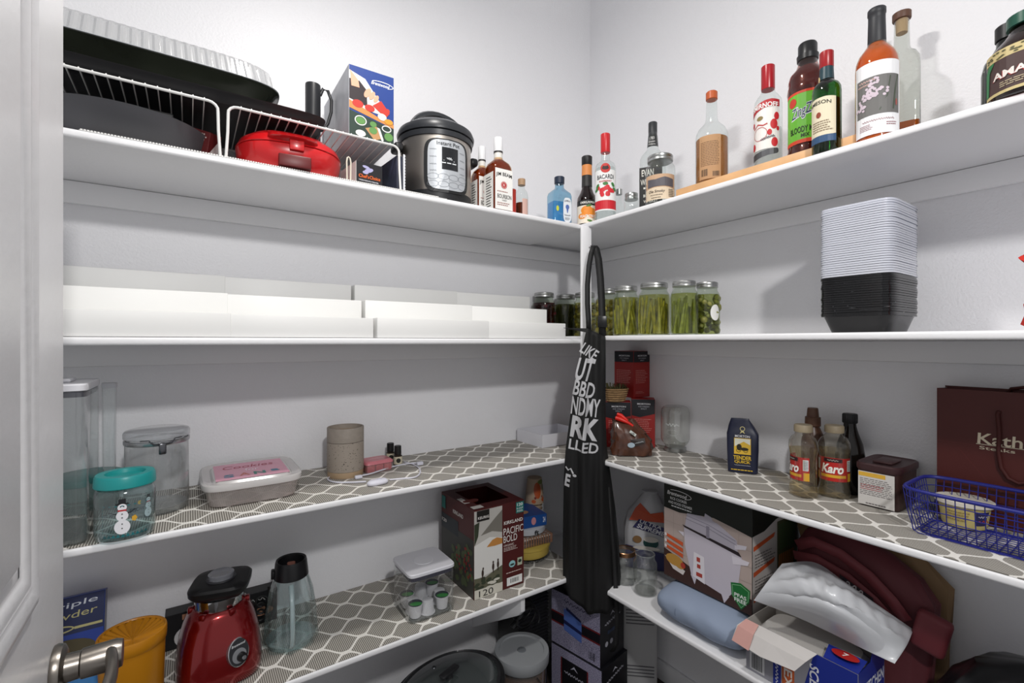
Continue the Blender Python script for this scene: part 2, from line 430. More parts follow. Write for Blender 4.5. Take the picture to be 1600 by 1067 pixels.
def carton(name, label, cat, loc, rz, w, d, h, m, bevel=0.0012, group=None, body='carton'):
    """box with the front at local y = -d/2, base centre at loc"""
    t = thing(name, label, cat, loc, rz, group)
    MB().box(-w/2, -d/2, 0, w/2, d/2, h).build(body, m, t, bevel=bevel, smooth=0)
    return t
def onL(px, off, i=0): return on_y(px, YE+off, ZL[i])
def onR(px, off, i=0): return on_x(px, XE+off, ZR[i])
def HH(p, py): return zat(p, py) - p[2]
def lidmetal(): return mat('#a7a9a8', rough=0.32, metal=1.0)
WHITE = '#e4e4e2'; BLACK = '#101011'

# ================================================================ top shelf, left
ww = mat('#dcdcda', rough=0.35)
def wire_rack(label, x0, x1, zt, y0=YE+0.016, y1=YW-0.05, legs=()):
    z0 = ZL[0]+0.0015; t = thing('wire_rack', label, 'rack', ((x0+x1)/2, (y0+y1)/2, z0)); H = zt-z0; w = (x1-x0)/2; d = (y1-y0)/2
    def U(y, xs=-w, xe=w):
        p = [(xs-0.004, y, .003), (xs, y, H*.5), (xs+.001, y, H-.022)]
        p += [(xs+.022-.022*math.cos(a), y, H-.022+.022*math.sin(a)) for a in (.4, .8, 1.2, PI/2)]
        return p + [(-q[0] if xs == -w else xe-(q[0]-xs), y, q[2]) for q in reversed(p)]
    MB().tube(U(-d), .0036, 8).build('front_frame', ww, t); MB().tube(U(d), .0036, 8).build('back_frame', ww, t)
    b = MB().tube([(0, -d-.002, 0), (0, -d*.5, .0005), (0, d*.5, .0005), (0, d+.002, 0)], .0016, 6).build('wire', ww, t, loc=(0, 0, H+.003))
    n = int((x1-x0-.05)/.022)
    for i in range(n):
        o = b if i == 0 else b.copy()
        if i: COL.objects.link(o); o.parent = t
        o.location = (-w+.03+i*(2*w-.06)/(n-1), 0, H+.0036)
    return t
pA = on_y(342, YE+0.016); pB = on_y(353, YE+0.016); pC = on_y(624, YE+0.016)
zrk = zat(on_y(354, YE+.016), 164)
wire_rack('white coated wire rack over the dark roasting pan', -0.42, pA[0]-.001, zrk)
wire_rack('white coated wire rack over the red snack maker', pB[0]+.004, pC[0], zrk)
# dark oval roaster under the first rack
c = onL(196, .205); rx = pA[0]-.012-c[0]; rx = min(rx, .27)
t = thing('roasting_pan', 'dark grey oval roasting pan under the left wire rack', 'pan', (c[0], c[1], ZL[0]+.0045))
dk = mat('#48484c', rough=0.45, metal=0.0, bump=.15, bscale=90)
MB().loft([(0, rx*.68, .11, 2.3), (.004, rx*.74, .125, 2.3), (.035, rx*.92, .165, 2.2), (.078, rx*1.0, .187, 2.1), (.083, rx*1.015, .190, 2.1), (.083, rx*.985, .183, 2.1), (.03, rx*.85, .15, 2.2), (.008, rx*.7, .12, 2.3)], 56).build('pan', dk, t, smooth=50)
tt = thing('griddle_plate', 'flat black griddle plate lying across the roasting pan', 'griddle', (on_y(200, YE+.10)[0], YE+.125, ZL[0]+.0885), math.radians(0))
MB().box(-.085, -.05, 0, .085, .13, .007).build('plate', mat('#151517', rough=.5), tt, bevel=.003)
MB().box(-.092, -.056, .0072, .092, -.044, .019).build('rim', mat('#19191b', rough=.4), tt, bevel=.003)
MB().box(.086, -.03, .0005, .100, .02, .016).build('handle', mat('#0d0d0e', rough=.5), tt, bevel=.004)
pX = on_y(312, YE+.09)
t = carton('seasoning_box', 'maroon carton with white print tipped inside the roasting pan', 'box', (pX[0], YE+.17, ZL[0]+.052), math.radians(-35), .075, .05, .062, mat('#5d1f20', rough=.45))
t.rotation_euler = (math.radians(10), math.radians(16), math.radians(-32))
prt(t, 'print', '#c9b9b4', front(.025), LINES(-.03, .03, .035, .057, 3), LINES(-.03, .01, .012, .03, 3))
prt(t, 'flap', '#d8d4d2', side_r(.0375), P((-.02, .006), (.022, .006), (.022, .055)))
# black baking sheet on the racks, catering tray with ribbed clear lid on it
zs = zrk+.0085
xs1 = on_y(512, YE+.03)[0]
t = thing('baking_sheet', 'flat black baking sheet lying on both wire racks', 'baking sheet', ((xs1-.42)/2, (YE+YW)/2, zs))
w = (xs1+.42)/2; blk = mat('#1d1d1f', rough=.42, bump=.1, bscale=80)
MB().loft([(0, w-.03, .165, 14), (.006, w-.022, .172, 14), (.022, w-.004, .183, 12), (.024, w, .186, 12), (.0245, w-.004, .183, 12), (.008, w-.024, .170, 14)], 64).build('sheet', blk, t, smooth=40)
xt1 = on_y(441, YE+.06)[0]
zfl = zat(on_y(427, YE+.055), 136)
t = thing('catering_tray', 'long black party tray under a clear ribbed lid on the baking sheet', 'tray', ((xt1-.42)/2, YE+.205, zs+.010))
w = (xt1+.42)/2; hf = zfl-zs-.010
MB().loft([(0, w-.07, .10, 7), (.003, w-.06, .112, 7), (hf-.004, w-.006, .153, 6), (hf, w, .160, 6), (hf+.002, w, .160, 6)], 96, cap1=False).build('tray', mat('#23261f', rough=.18, var=.5, vscale=5, coat=.3), t, smooth=40)
hl = .062
b = MB(); seg = 300; rows = []
for z, k, amp in ((hf+.003, 0, 0), (hf+.006, .004, 0), (hf+.008, .012, .0022), (hf+hl*.85, .020, .0022), (hf+hl, .030, .001)):
    row = []
    for i, (x_, y_) in enumerate(perim(w-k, .160-k, 6, seg)):
        q = amp*(1 if (i // 2) % 2 else -1); l = math.hypot(x_, y_); row.append((x_*(1+q/l), y_*(1+q/abs(l)), z))
        row[-1] = (x_ + q*(abs(x_) > w-k-.03)*(1 if x_ > 0 else -1), y_ + q*(abs(y_) > .12-k)*(1 if y_ > 0 else -1), z)
    rows.append(row)
b.grid(rows, loop=True); b.f.append(tuple(range(4*seg, 5*seg)))
b.build('lid', glass('#f4f5f6', refl=2.4, rough=.15, haze=.3), t, smooth=0)
MB().tube([((w+.001)*sel(6, math.sin(2*PI*i/96)), -.161*sel(6, math.cos(2*PI*i/96)), hf+.003) for i in range(96)], .0016, 6, closed=True).build('lid_rim', mat('#c4c7ca', rough=.2, metal=.4), t)
# black insulated mug and a plug-in cord standing at the end of the sheet
c = on_y(489, YE+.20, zs+.009); H = HH(c, 133); r = rad(c, 24)
t = thing('travel_mug', 'black mug with a loop handle behind the red snack maker', 'mug', c, face(c, 10))
mb = mat('#26272a', rough=.38)
MB().loft([(0, r*.95), (.003, r), (H*.96, r*1.02), (H, r*1.0), (H, r*.9), (H*.15, r*.88)], 32, cap1=True).build('body', mb, t, smooth=40)
MB().tube([(r*.95, 0, H*.86), (r*1.35, 0, H*.98), (r*2.0, 0, H*.97), (r*2.5, 0, H*.82), (r*2.45, 0, H*.62), (r*2.0, 0, H*.42), (r*1.45, 0, H*.30), (r*.97, 0, H*.27)], .0052, 10).build('handle', mb, t, smooth=80)
c = on_y(458, YE+.23, zs+.009)
t = thing('power_plug', 'black plug with a curl of thin cord beside the black mug', 'plug', c, face(c, 0))
MB().tube([(-.02, 0, .012), (.0, 0, .03), (.018, .0, .047), (.03, 0, .055)], [.010, .013, .012, .009], 12).build('plug', mat('#131315', rough=.5), t)
MB().tube([(.0, 0, .03)] + [(-.008+.021*math.sin(a), .004, .078-.030*math.cos(a)) for a in [x*.35 for x in range(17)]], .0022, 6).build('cord', mat('#55575b', rough=.4), t)
# printed carton of a kitchen slicer
c = on_y(581, YE+.075); zb = zrk+.006
c = (c[0], c[1], zb); p0 = on_y(545, YE+.03); p1 = on_y(615.5, YE+.03); w = p1[0]-p0[0]
h = zat(p0, 99)-zb; d = .31
t = carton('appliance_box', 'blue and photo printed appliance carton standing on the right wire rack', 'box', ((p0[0]+p1[0])/2, YE+.03+d/2, zb), 0, w, d, h, mat('#b9bcc2', rough=.4, var=.15, vscale=14))
F = front(d/2); W = w/2
prt(t, 'front_panel', '#1c3c86', F, R(-W+.001, .001, W-.001, h-.001))
prt(t, 'photo_background', '#e8e2da', F, P((-W+.001, h*.42), (W*.3, h*.40), (W*.75, h*.42), (W*.25, h*.62), (-W*.3, h*.85), (-W+.001, h*.92)), layer=2)
prt(t, 'dark_print', '#2c2226', F, P((-W+.001, h*.52), (-W*.2, h*.46), (-W*.25, h*.70), (-W*.55, h*.80), (-W+.001, h*.80)), layer=3)
prt(t, 'board_print', '#c9884a', F, P((-W+.001, h*.39), (W-.001, h*.24), (W-.001, h*.30), (W*.2, h*.36), (-W+.001, h*.50)), layer=3)
prt(t, 'salad_print', '#24382f', F, P((-W+.001, .002), (W-.001, .002), (W-.001, h*.235), (-W+.001, h*.36)), layer=2)
prt(t, 'tomato_print', '#c2352a', F, E(-W*.62, h*.47, W*.24, h*.055), E(-W*.1, h*.45, W*.22, h*.05), P((W*.02, h*.50), (W*.62, h*.37), (W*.8, h*.45), (W*.4, h*.60)), E(W*.7, h*.48, W*.1, h*.03), layer=4)
prt(t, 'hand_print', '#e0a98c', F, P((-W*.95, h*.92), (-W*.6, h*.80), (-W*.55, h*.70), (-W*.9, h*.70)), E(-W*.2, h*.66, W*.12, h*.08, rotd=-30), E(W*.0, h*.64, W*.10, h*.07, rotd=-30), E(W*.18, h*.61, W*.09, h*.06, rotd=-30), layer=5)
prt(t, 'egg_print', '#f0e3cf', F, E(W*.45, h*.37, W*.2, h*.05), layer=5)
prt(t, 'yolk_print', '#e0952f', F, E(W*.75, h*.32, W*.2, h*.04), layer=6)
prt(t, 'herb_print', '#5f8f4c', F, E(-W*.5, h*.24, W*.2, h*.05), E(W*.05, h*.23, W*.15, h*.04), E(W*.05, h*.14, W*.18, h*.05), E(W*.75, h*.1, W*.2, h*.06), layer=4)
prt(t, 'bowl_print', '#e5e6e0', F, RING(-W*.5, h*.24, W*.26, h*.07, .003), RING(W*.65, h*.21, W*.22, h*.05, .003), E(-W*.5, h*.06, W*.22, h*.045), P((W*.22, h*.20), (W*.34, h*.19), (W*.52, h*.03), (W*.42, h*.02)), layer=5)
prt(t, 'wood_print', '#b88b5c', F, P((-W*.3, h*.15), (W*.2, h*.21), (W*.5, h*.06), (W*.1, h*.005)), layer=3)
prt(t, 'lettering', '#eef0f4', F, T('Brentwood', W*.38, h*.835, W*.80, h*.05, .012, .25), RING(W*.45, h*.84, W*.52, h*.045, .0022, -60, 150), layer=3)
# red snack maker
c = onL(453, .135); w = rad(c, 160)*1.02
t = thing('snack_maker', 'glossy red clamshell snack maker under the right wire rack', 'snack maker', (c[0], c[1], ZL[0]+.0045), math.radians(-6))
red = mat('#c3151a', rough=.28, coat=.5); h = .122
MB().loft([(0, w*.80, w*.78, 2.6), (.006, w*.86, w*.84, 2.6), (h*.30, w*.97, w*.93, 2.5), (h*.52, w, w*.96, 2.5), (h*.54, w*.985, w*.95, 2.5)], 56).build('lower_shell', red, t, smooth=45)
MB().loft([(h*.555, w*.985, w*.95, 2.5), (h*.57, w, w*.96, 2.5), (h*.72, w*.94, w*.9, 2.5), (h*.90, w*.74, w*.70, 2.5), (h*.985, w*.45, w*.42, 2.4), (h, w*.2, w*.18, 2.2)], 56).build('upper_shell', red, t, smooth=45)
dr = mat('#5e0c0e', rough=.4); y = -w*.955
MB().box(-w*.25, y-.003, .004, w*.33, y+.03, h*.30).build('recess_shade_block', dr, t, bevel=.003)  # raised block for the hand recess, its shade put into the dark red
hd = MB(); rows = []
for i in range(13):
    u = -w*.42+i/12*w*.86; q = 1-(2*i/12-1)**2; rows.append([(u, y+.022-.026*q**.5*.8, h*.60), (u, y+.010-.026*q**.5, h*.66), (u, y+.024-.026*q**.5*.7, h*.76), (u, y+.05, h*.80)])
hd.grid(rows).build('handle', red, t, smooth=60, solid=.006)
MB().box(-w*.06, y-.008, h*.40, w*.20, y+.012, h*.66).build('latch', red, t, bevel=.003)
MB().box(-w*.09, y-.004, h*.60, w*.23, y+.010, h*.685).build('hinge', mat('#a51216', rough=.3), t, bevel=.002)
MB().box(w*.42, y+.03, h*.66, w*.60, y+.055, h*.78).build('indicator', mat('#2f8a86', rough=.3), t, bevel=.005)
# small black carton
p0 = on_y(551, YE+.035); p1 = on_y(594, YE+.035); w = p1[0]-p0[0]; h = zat(p0, 252)-ZL[0]
t = carton('sharpener_box', 'small black and white carton under the right end of the wire rack', 'box', ((p0[0]+p1[0])/2+.002, YE+.035+.065, ZL[0]+.0045), math.radians(6), w, .13, h, mat('#dcdad8', rough=.5))
F = front(.065); W = w/2
prt(t, 'front_panel', '#1b1a1e', F, R(-W+.0006, .0006, W-.0006, h-.0006))
prt(t, 'lettering_top', '#e2661f', F, T("Chef's", -W*.42, h*.40, W*.78, h*.15, .02), T('Choice', W*.42, h*.40, W*.82, h*.15, .02), layer=2)
prt(t, 'lettering', '#cfcfd6', F, Q(8, -W*.35, h*.22, W*.9, h*.08), Q(6, W*.4, h*.22, W*.55, h*.08), layer=2)
prt(t, 'photo_print', '#a9a7cc', F, E(-W*.25, h*.80, W*.28, h*.06, rotd=-10), E(-W*.05, h*.68, W*.35, h*.09, rotd=20), E(-W*.3, h*.57, W*.22, h*.07), layer=2)
t = thing('wire_stand', 'narrow white looped wire stand between the red snack maker and the small carton', 'stand', (on_y(545, YE+.03)[0], YE+.03, ZL[0]+.0045))
MB().tube([(-.005, 0, .002), (-.006, 0, .06), (-.004, .002, .072), (0, .003, .076), (.004, .002, .072), (.006, 0, .06), (.005, 0, .002)], .0022, 6).build('loop', mat('#d8d2c2', rough=.4), t)
MB().tube([(-.005, 0, .002), (-.005, .09, .002), (.005, .09, .002), (.005, 0, .002)], .0022, 6).build('foot', mat('#d8d2c2', rough=.4), t)
# slim dark packet with a serrated strip
p0 = on_y(632, YE+.028)
t = thing('wrap_box', 'slim dark carton with a white serrated strip beside the pressure cooker', 'box', (p0[0]-.004, YE+.028, ZL[0]+.0012), math.radians(4))
MB().box(-.022, .0, 0, -.002, .27, .115).build('carton', mat('#2b3040', rough=.5, var=.4, vscale=25), t, bevel=.001)
sp = [(-.001, 0), (.004, 0)] + [(.004+(.0022 if i % 2 else 0), .122*i/26) for i in range(1, 26)] + [(.004, .122), (-.001, .122)]
MB().prism(sp, 0, .003, M=rot('X', 90)).build('cutter_strip', mat('#d8dadf', rough=.4), t)
# pressure cooker
c = onL(681, .165); r = rad(c, 112); H = HH(c, 203)
t = thing('pressure_cooker', 'stainless electric pressure cooker with domed black lid and control panel', 'pressure cooker', (c[0], c[1], ZL[0]+.0045), math.radians(-4))
st = mat('#b3aca4', rough=.33, metal=1.0); bk = mat('#1a1b1e', rough=.42); lidm = mat('#2b2d31', rough=.36)
Hb = H*.76
MB().loft([(0, r*.90), (.004, r*.97), (Hb*.17, r*1.0), (Hb*.175, r*.985)], 56).build('base', bk, t, smooth=40)
MB().loft([(Hb*.17, r*.985), (Hb*.99, r*.985)], 64, cap0=False, cap1=False).build('steel_band', st, t, smooth=60)
MB().loft([(Hb*.985, r*.99), (Hb*.99, r*1.02), (Hb*1.06, r*1.04), (Hb*1.075, r*1.0), (Hb*1.08, r*1.06), (Hb*1.13, r*1.08), (Hb*1.2, r*1.03), (Hb*1.26, r*.86), (Hb*1.285, r*.80), (Hb*1.29, r*.6)], 64).build('lid', lidm, t, smooth=35)
MB().loft([(Hb*1.268, r*.84), (Hb*1.275, r*.83), (Hb*1.285, r*.80)], 56, cap0=False, cap1=False).build('lid_ring', mat('#b9bcc0', rough=.2, metal=1), t)
rows = []
for i in range(17):
    a = PI*i/16; x = -r*.78*math.cos(a); z = Hb*1.20+Hb*.31*math.sin(a)
    rows.append([(x, q*r*.26, z+dz) for q, dz in ((-1, -.012), (-1.0, 0), (-.6, .008), (0, .010), (.6, .008), (1.0, 0), (1, -.012), (0, -.013))])
MB().grid(rows, loop=True).build('lid_handle', lidm, t, smooth=50, loc=(0, 0, 0))
MB().loft([(0, .012), (.02, .012), (.024, .009)], 16).build('steam_valve', bk, t, loc=(-r*.35, r*.45, Hb*1.28))
for s in (-1, 1):
    MB().box(s*r*.99 if s > 0 else -r*1.24, -.030, Hb*.80, r*1.24 if s > 0 else -r*.99, .030, Hb*.93).build('side_handle', bk, t, bevel=.010, bseg=3)
pb = MB(); cw = r*.60; 
def panel_pts(w, h0, h1, n=6, seg=40): return [(w*sel(n, math.sin(2*PI*i/seg)), (h0+h1)/2+(h1-h0)/2*sel(n, math.cos(2*PI*i/seg))) for i in range(seg)]
def round_panel(t, name, c, w, h0, h1, S, layer, n=5, rough=.4, metal=0):
    vs = []; fs = []; seg = 40; ks = 7
    for j in range(ks+1):
        vs += [(w*j/ks*sel(n, math.sin(2*PI*i/seg)), (h0+h1)/2+(h1-h0)/2*j/ks*sel(n, math.cos(2*PI*i/seg))) for i in range(seg)]
    for j in range(ks):
        for i in range(seg): fs.append((j*seg+i, j*seg+(i+1) % seg, (j+1)*seg+(i+1) % seg, (j+1)*seg+i))
    return prt(t, name, c, S, (vs, fs), layer=layer, rough=rough, metal=metal)
S = cyl(r*.985, -2)
round_panel(t, 'panel_surround', '#161719', r*.64, Hb*.13, Hb*.93, S, 12)
round_panel(t, 'control_panel', '#b4b8bd', r*.54, Hb*.17, Hb*.91, S, 15, metal=.3)
prt(t, 'display', '#1e2023', S, RW(-r*.18, Hb*.47, r*.26, Hb*.80), layer=17, rough=.2)
prt(t, 'display_icons', '#cfd3d6', S, R(-.024, Hb*.56, -.010, Hb*.575), R(-.006, Hb*.56, .008, Hb*.575), R(.012, Hb*.56, .026, Hb*.575), R(-.018, Hb*.60, .020, Hb*.607), Q(3, .002, Hb*.635, .018, Hb*.05), layer=18)
prt(t, 'lettering', '#2b2d30', S, T('Instant Pot', 0, Hb*.855, r*.62, Hb*.055, .01), layer=17)
bt = [RING(x*r*.36, Hb*z, r*.145, Hb*.045, .0009) for z in (.25, .36) for x in (-1.12, -.38, .38, 1.12)]
prt(t, 'button_outline', '#6f747a', S, *bt, layer=17)
prt(t, 'button_lettering', '#565b60', S, *[Q(4, x*r*.40, Hb*z, r*.17, Hb*.022) for w_, x, z in (('Soup', -1, .76), ('Meat', -1, .65), ('Bean', -1, .54), ('Rice', 1, .76), ('Cook', 1, .65), ('Steam', 1, .54), ('Slow', -1, .445), ('Warm', 1, .445))], layer=17)

# bourbon, squared bottles
SQ = [(0, .90, 5), (.008, 1, 6), (.56, 1, 6), (.60, .98, 5), (.645, .86, 4), (.68, .62, 3), (.705, .44, 2), (.73, .37, 2), (.93, .36, 2)]
amber = mat('#7a3a10', rough=.05, trans=.75, ior=1.33); ambergl = glass('#f0dcc0')
def jim(label, px, wpx, py, off, turn=0):
    c = onL(px, off); H = HH(c, py); k = rad(c, wpx)*.86
    t, rg = bottle('bourbon_bottle', label, 'bottle', c, math.radians(turn), SQ, H, k, gm=glass('#f1dcc2'), liq=liquid('#a04a12'), lev=.70, ry=k*.92, n=6, cap=[(.80, .40), (.805, .405), (.995, .405), (1, .38)], capm=mat('#dfe0e2', rough=.35), group='bourbon bottles beside the pressure cooker')
    F = front(k*.92)
    prt(t, 'label', '#e9e8e4', F, R(-k*.90, H*.015, k*.90, H*.545), rough=.6)
    prt(t, 'side_label', '#e0dfdb', side_l(k), R(-k*.78, H*.015, k*.78, H*.50), rough=.6)
    prt(t, 'lettering', '#1c1a1a', F, T('JIM BEAM', 0, H*.455, k*1.66, H*.062, .02, arc=.004), T('BOURBON', .002, H*.185, k*1.45, H*.055, .012), T('WHISKEY', .002, H*.135, k*.5, H*.02), layer=2)
    prt(t, 'seal', '#b3252a', F, E(0, H*.335, H*.048, H*.048), layer=2)
    prt(t, 'seal_mark', '#e9d9d0', F, RING(0, H*.335, H*.040, H*.040, .0012), T('B', 0, H*.335, .007, .009), layer=3)
    prt(t, 'fine_print', '#9b6a62', F, LINES(-k*.7, k*.7, H*.06, H*.11, 2), LINES(-k*.7, k*.7, H*.235, H*.26, 1), layer=2)
    prt(t, 'side_print', '#3b3a3a', side_l(k), LINES(-k*.4, k*.5, H*.05, H*.46, 12), layer=2)
    MB().loft([(H*.69, k*.375), (H*.72, k*.38), (H*.80, k*.375)], 24, cap0=False, cap1=False).build('neck_label', mat('#dcdad4', rough=.5), t)
    MB().loft([(H*.795, k*.41), (H*.815, k*.41)], 24, cap0=False, cap1=False).build('cap_band', mat('#2a2626', rough=.5), t)
    return t
jim('square bourbon bottle with white label, in front of its twin beside the pressure cooker', 778.5, 41, 216, .05)
jim('square bourbon bottle with white label, half hidden between the pressure cooker and its twin', 753, 34, 230, .15)
# small things by the corner
c = onL(800.5, .06); H = HH(c, 297)
t = thing('shot_tin', 'small red tin peeking out behind the front bourbon bottle', 'tin', c, 0)
MB().loft([(0, .013), (.001, .014), (H-.004, .014), (H-.003, .0145), (H, .0142)], 20).build('tin', mat('#c0392b', rough=.35), t)
MB().loft([(H, .0138), (H+.002, .0125)], 20).build('rim', lidmetal(), t)
c = onL(815, .10); H = HH(c, 280); r = rad(c, 21)
t, rg = bottle('extract_bottle', 'small clear bottle with tan cap next to the bourbon bottles', 'bottle', c, face(c), [(0, .92), (.01, 1), (.55, 1), (.68, .86), (.76, .5), (.88, .42)], H, r, liq=liquid('#7b3a20'), lev=.42, cap=[(.85, .55), (.99, .56), (1, .5)], capm=mat('#a8896a', rough=.5))
prt(t, 'label', '#caa79c', cyl(r, 35), RW(-r*.5, H*.12, r*.5, H*.5), rough=.6)
c = onL(874, .07); H = HH(c, 277); k = rad(c, 38)*.9
t, rg = bottle('gin_bottle', 'sky blue flat bottle of gin near the corner post', 'bottle', c, math.radians(-8), [(0, .94, 7), (.01, 1, 7), (.60, 1, 7), (.66, .95, 5), (.71, .72, 3.5), (.75, .48, 2), (.78, .42, 2), (.90, .40, 2)], H, k, gm=glass('#c2e0ef', refl=1.4), ry=k*.7, n=7, liq=liquid('#9fd6f2', haze=.3), lev=.46, cap=[(.86, .43), (.865, .46), (.99, .47), (1, .42)], capm=mat('#1d2a3e', rough=.4))
F = front(k*.7)
b0 = MB()
prt(t, 'label', '#dfe5ea', F, P(*[(k*.42+k*.44*sel(3.5, math.sin(2*PI*i/24)), H*.30+H*.25*sel(3.5, math.cos(2*PI*i/24))) for i in range(24)]), rough=.6)
prt(t, 'emblem', '#566fae', F, E(k*.42, H*.36, k*.20, H*.05), P((k*.3, H*.33), (k*.54, H*.33), (k*.46, H*.24), (k*.38, H*.24)), layer=2)
prt(t, 'lettering', '#38404f', F, T('BOMBAY', k*.42, H*.47, k*.62, H*.035, .01, arc=.003), T('SAPPHIRE', k*.42, H*.20, k*.66, H*.03, .01, arc=-.003), LINES(k*.15, k*.7, H*.09, H*.15, 3), layer=2)
prt(t, 'lemon_print', '#c9cf3f', F, E(-k*.62, H*.31, k*.14, H*.055), layer=1)
# ================================================================ top shelf, right
def orange_fruit(t, F, k, H):
    prt(t, 'fruit_print', '#e98a2a', F, E(k*.05, H*.19, k*.62, H*.055), E(k*.35, H*.23, k*.5, H*.05), layer=2)
c = onR(917, .05); H = HH(c, 245); r = rad(c, 31)
t, rg = bottle('schnapps_bottle', 'dark brown schnapps bottle with orange peach label at the corner', 'bottle', c, face(c, 6), [(0, .93), (.008, 1), (.33, 1), (.40, .96), (.47, .70), (.54, .52), (.90, .46)], H, r, gm=glass('#a9744a', refl=1.3), liq=liquid('#4a2410'), lev=.80, cap=[(.87, .50), (.875, .53), (.99, .54), (1, .48)], capm=mat('#1c1c1d', rough=.45))
S = cyl(r)
prt(t, 'label', '#efe3cf', S, RW(-r*1.35, H*.02, r*1.35, H*.33), rough=.55)
prt(t, 'label_top', '#1b1a19', S, RW(-r*1.35, H*.27, r*1.35, H*.345), layer=2)
prt(t, 'fruit_print', '#ee8f2d', S, E(-r*.1, H*.20, r*.62, H*.062), E(r*.5, H*.16, r*.55, H*.07), E(-r*.6, H*.12, r*.45, H*.04), layer=3)
prt(t, 'leaf_print', '#4f7a34', S, E(r*.1, H*.265, r*.3, H*.015, rotd=15), E(r*.2, H*.05, r*.3, H*.015, rotd=-15), layer=4)
prt(t, 'lettering', '#f2efe6', S, T('DEKUYPER', 0, H*.308, r*1.5, H*.03, .02), T('PEACHTREE', 0, H*.115, r*1.6, H*.04, .02), layer=5)
S2 = cyl(r*.48)
MB().loft([(H*.56, r*.535), (H*.90, r*.49)], 24, cap0=False, cap1=False).build('neck_label', mat('#262422', rough=.5), t)
MB().loft([(H*.72, r*.53), (H*.87, r*.51)], 24, cap0=False, cap1=False).build('neck_band', mat('#d98b4a', rough=.5), t)
c = onR(946, .055); H = HH(c, 210); r = rad(c, 33)
t, rg = bottle('rum_bottle', 'clear raspberry rum bottle with red cap and bat emblem', 'bottle', c, face(c, 0), [(0, .9), (.012, 1), (.58, 1), (.625, .95), (.655, .82), (.675, .62), (.69, .46), (.71, .42), (.90, .41)], H, r, liq=liquid('#f2f5f4'), lev=.60, cap=[(.785, .44), (.79, .46), (.995, .46), (1, .42)], capm=mat('#c9252b', rough=.3))
S = cyl(r)
prt(t, 'label', '#e9e9e8', S, RW(-r*1.3, H*.10, r*1.3, H*.56), rough=.5)
prt(t, 'label_band', '#c8202c', S, RW(-r*1.3, H*.115, r*1.3, H*.215), layer=2)
prt(t, 'emblem', '#c3302a', S, E(0, H*.575, r*.46, H*.054), layer=3)
prt(t, 'bat_mark', '#2a1614', S, E(0, H*.575, r*.32, H*.02), T('M', 0, H*.582, r*.5, H*.035, .03), layer=4)
prt(t, 'lettering', '#23242a', S, T('BACARDI', 0, H*.478, r*1.66, H*.05, .015), layer=3)
prt(t, 'lettering_red', '#b52130', S, T('RASPBERRY', 0, H*.428, r*1.2, H*.02, .02), layer=3)
random.seed(3)
prt(t, 'berry_print', '#cf2733', S, *[E(random.uniform(-.75, .75)*r, H*random.uniform(.275, .375), r*.2, H*.025) for _ in range(14)], layer=3)
prt(t, 'leaf_print', '#3c7a3c', S, *[E(x*r, H*z, r*.25, H*.018, rotd=a) for x, z, a in ((-.95, .34, 30), (.95, .34, -30), (-.8, .38, 50), (.75, .39, -50), (0, .40, 0))], layer=4)
c = onR(967, .14); H = HH(c, 296); r = rad(c, 17)
bottle('miniature_bottle', 'small clear bottle with metal lid peeking out behind the rum', 'bottle', c, 0, [(0, .95), (.01, 1), (.5, 1), (.68, .6), (.75, .5), (.88, .5)], H, r, cap=[(.85, .62), (.99, .63), (1, .55)], capm=lidmetal())
def mason(name, label, cat, loc, H, r, contents=None, gm=None, lid='#a7a9a8', rz=0, group=None, band=.10, flip=False, nolid=False):
    t = thing(name, label, cat, loc, rz, group)
    body = [(0, r*.86), (H*.012, r*.95), (H*.05, r), (H*.70, r), (H*.77, r*.97), (H*.82, r*.86), (H*.845, r*.80), (H*.97, r*.79)]
    MB().loft(body, 36, cap1=False).build('glass', gm or CLEAR, t, smooth=50)
    if not nolid:
        lm = mat(lid, rough=.32, metal=1.0)
        L = MB().loft([(H*(1-band), r*.83), (H*(1-band)+.001, r*.86), (H*(1-band*.62), r*.855), (H*(1-band*.55), r*.835), (H*(1-band*.45), r*.855), (H-.002, r*.85), (H, r*.82)], 40).build('lid_ring', lm, t, smooth=30)
        MB().loft([(H+.0002, r*.72), (H+.0016, r*.70)], 32).build('lid_disc', lm, L)
    return t, body
c = onR(986.5, .10); H = HH(c, 303); r = rad(c, 24)
mason('mason_jar', 'small empty jar with metal lid between the rum and whiskey bottles', 'jar', c, H, r, band=.26)
# square whiskey bottle
c = onR(1020, .15); H = HH(c, 192); k = rad(c, 46)*.82
t, rg = bottle('whiskey_bottle', 'squared clear whiskey bottle with black label behind the moonshine jar', 'bottle', c, math.radians(-62), SQ[:4]+[(.64, .88, 4), (.68, .66, 3), (.71, .50, 2), (.76, .46, 2), (.93, .34, 2)], H, k, ry=k*.9, n=6, liq=liquid('#9c4c18'), lev=.08, cap=[(.86, .36), (.865, .37), (.995, .37), (1, .34)], capm=mat('#2c2e31', rough=.45))
F = front(k*.9)
prt(t, 'label', '#141415', F, R(-k*.95, H*.03, k*.95, H*.50))
prt(t, 'lettering', '#dcdad2', F, T('EVAN', -k*.25, H*.44, k*1.0, H*.07, .02), T('WILLIAMS', 0, H*.345, k*1.7, H*.06, .02), T('BOURBON', 0, H*.20, k*1.2, H*.03, .02), T('WHISKEY', 0, H*.14, k*1.2, H*.03, .02), LINES(-k*.6, k*.6, H*.26, H*.30, 1), layer=2)
prt(t, 'label_foot', '#6d1d20', F, R(-k*.95, H*.03, k*.95, H*.07), layer=2)
S = cone(k*.47, k*.37, H*.72, H*.86)
prt(t, 'neck_label', '#17181a', S, RW(-k*.42*1.6, H*.73, k*.42*1.6, H*.86), layer=2)
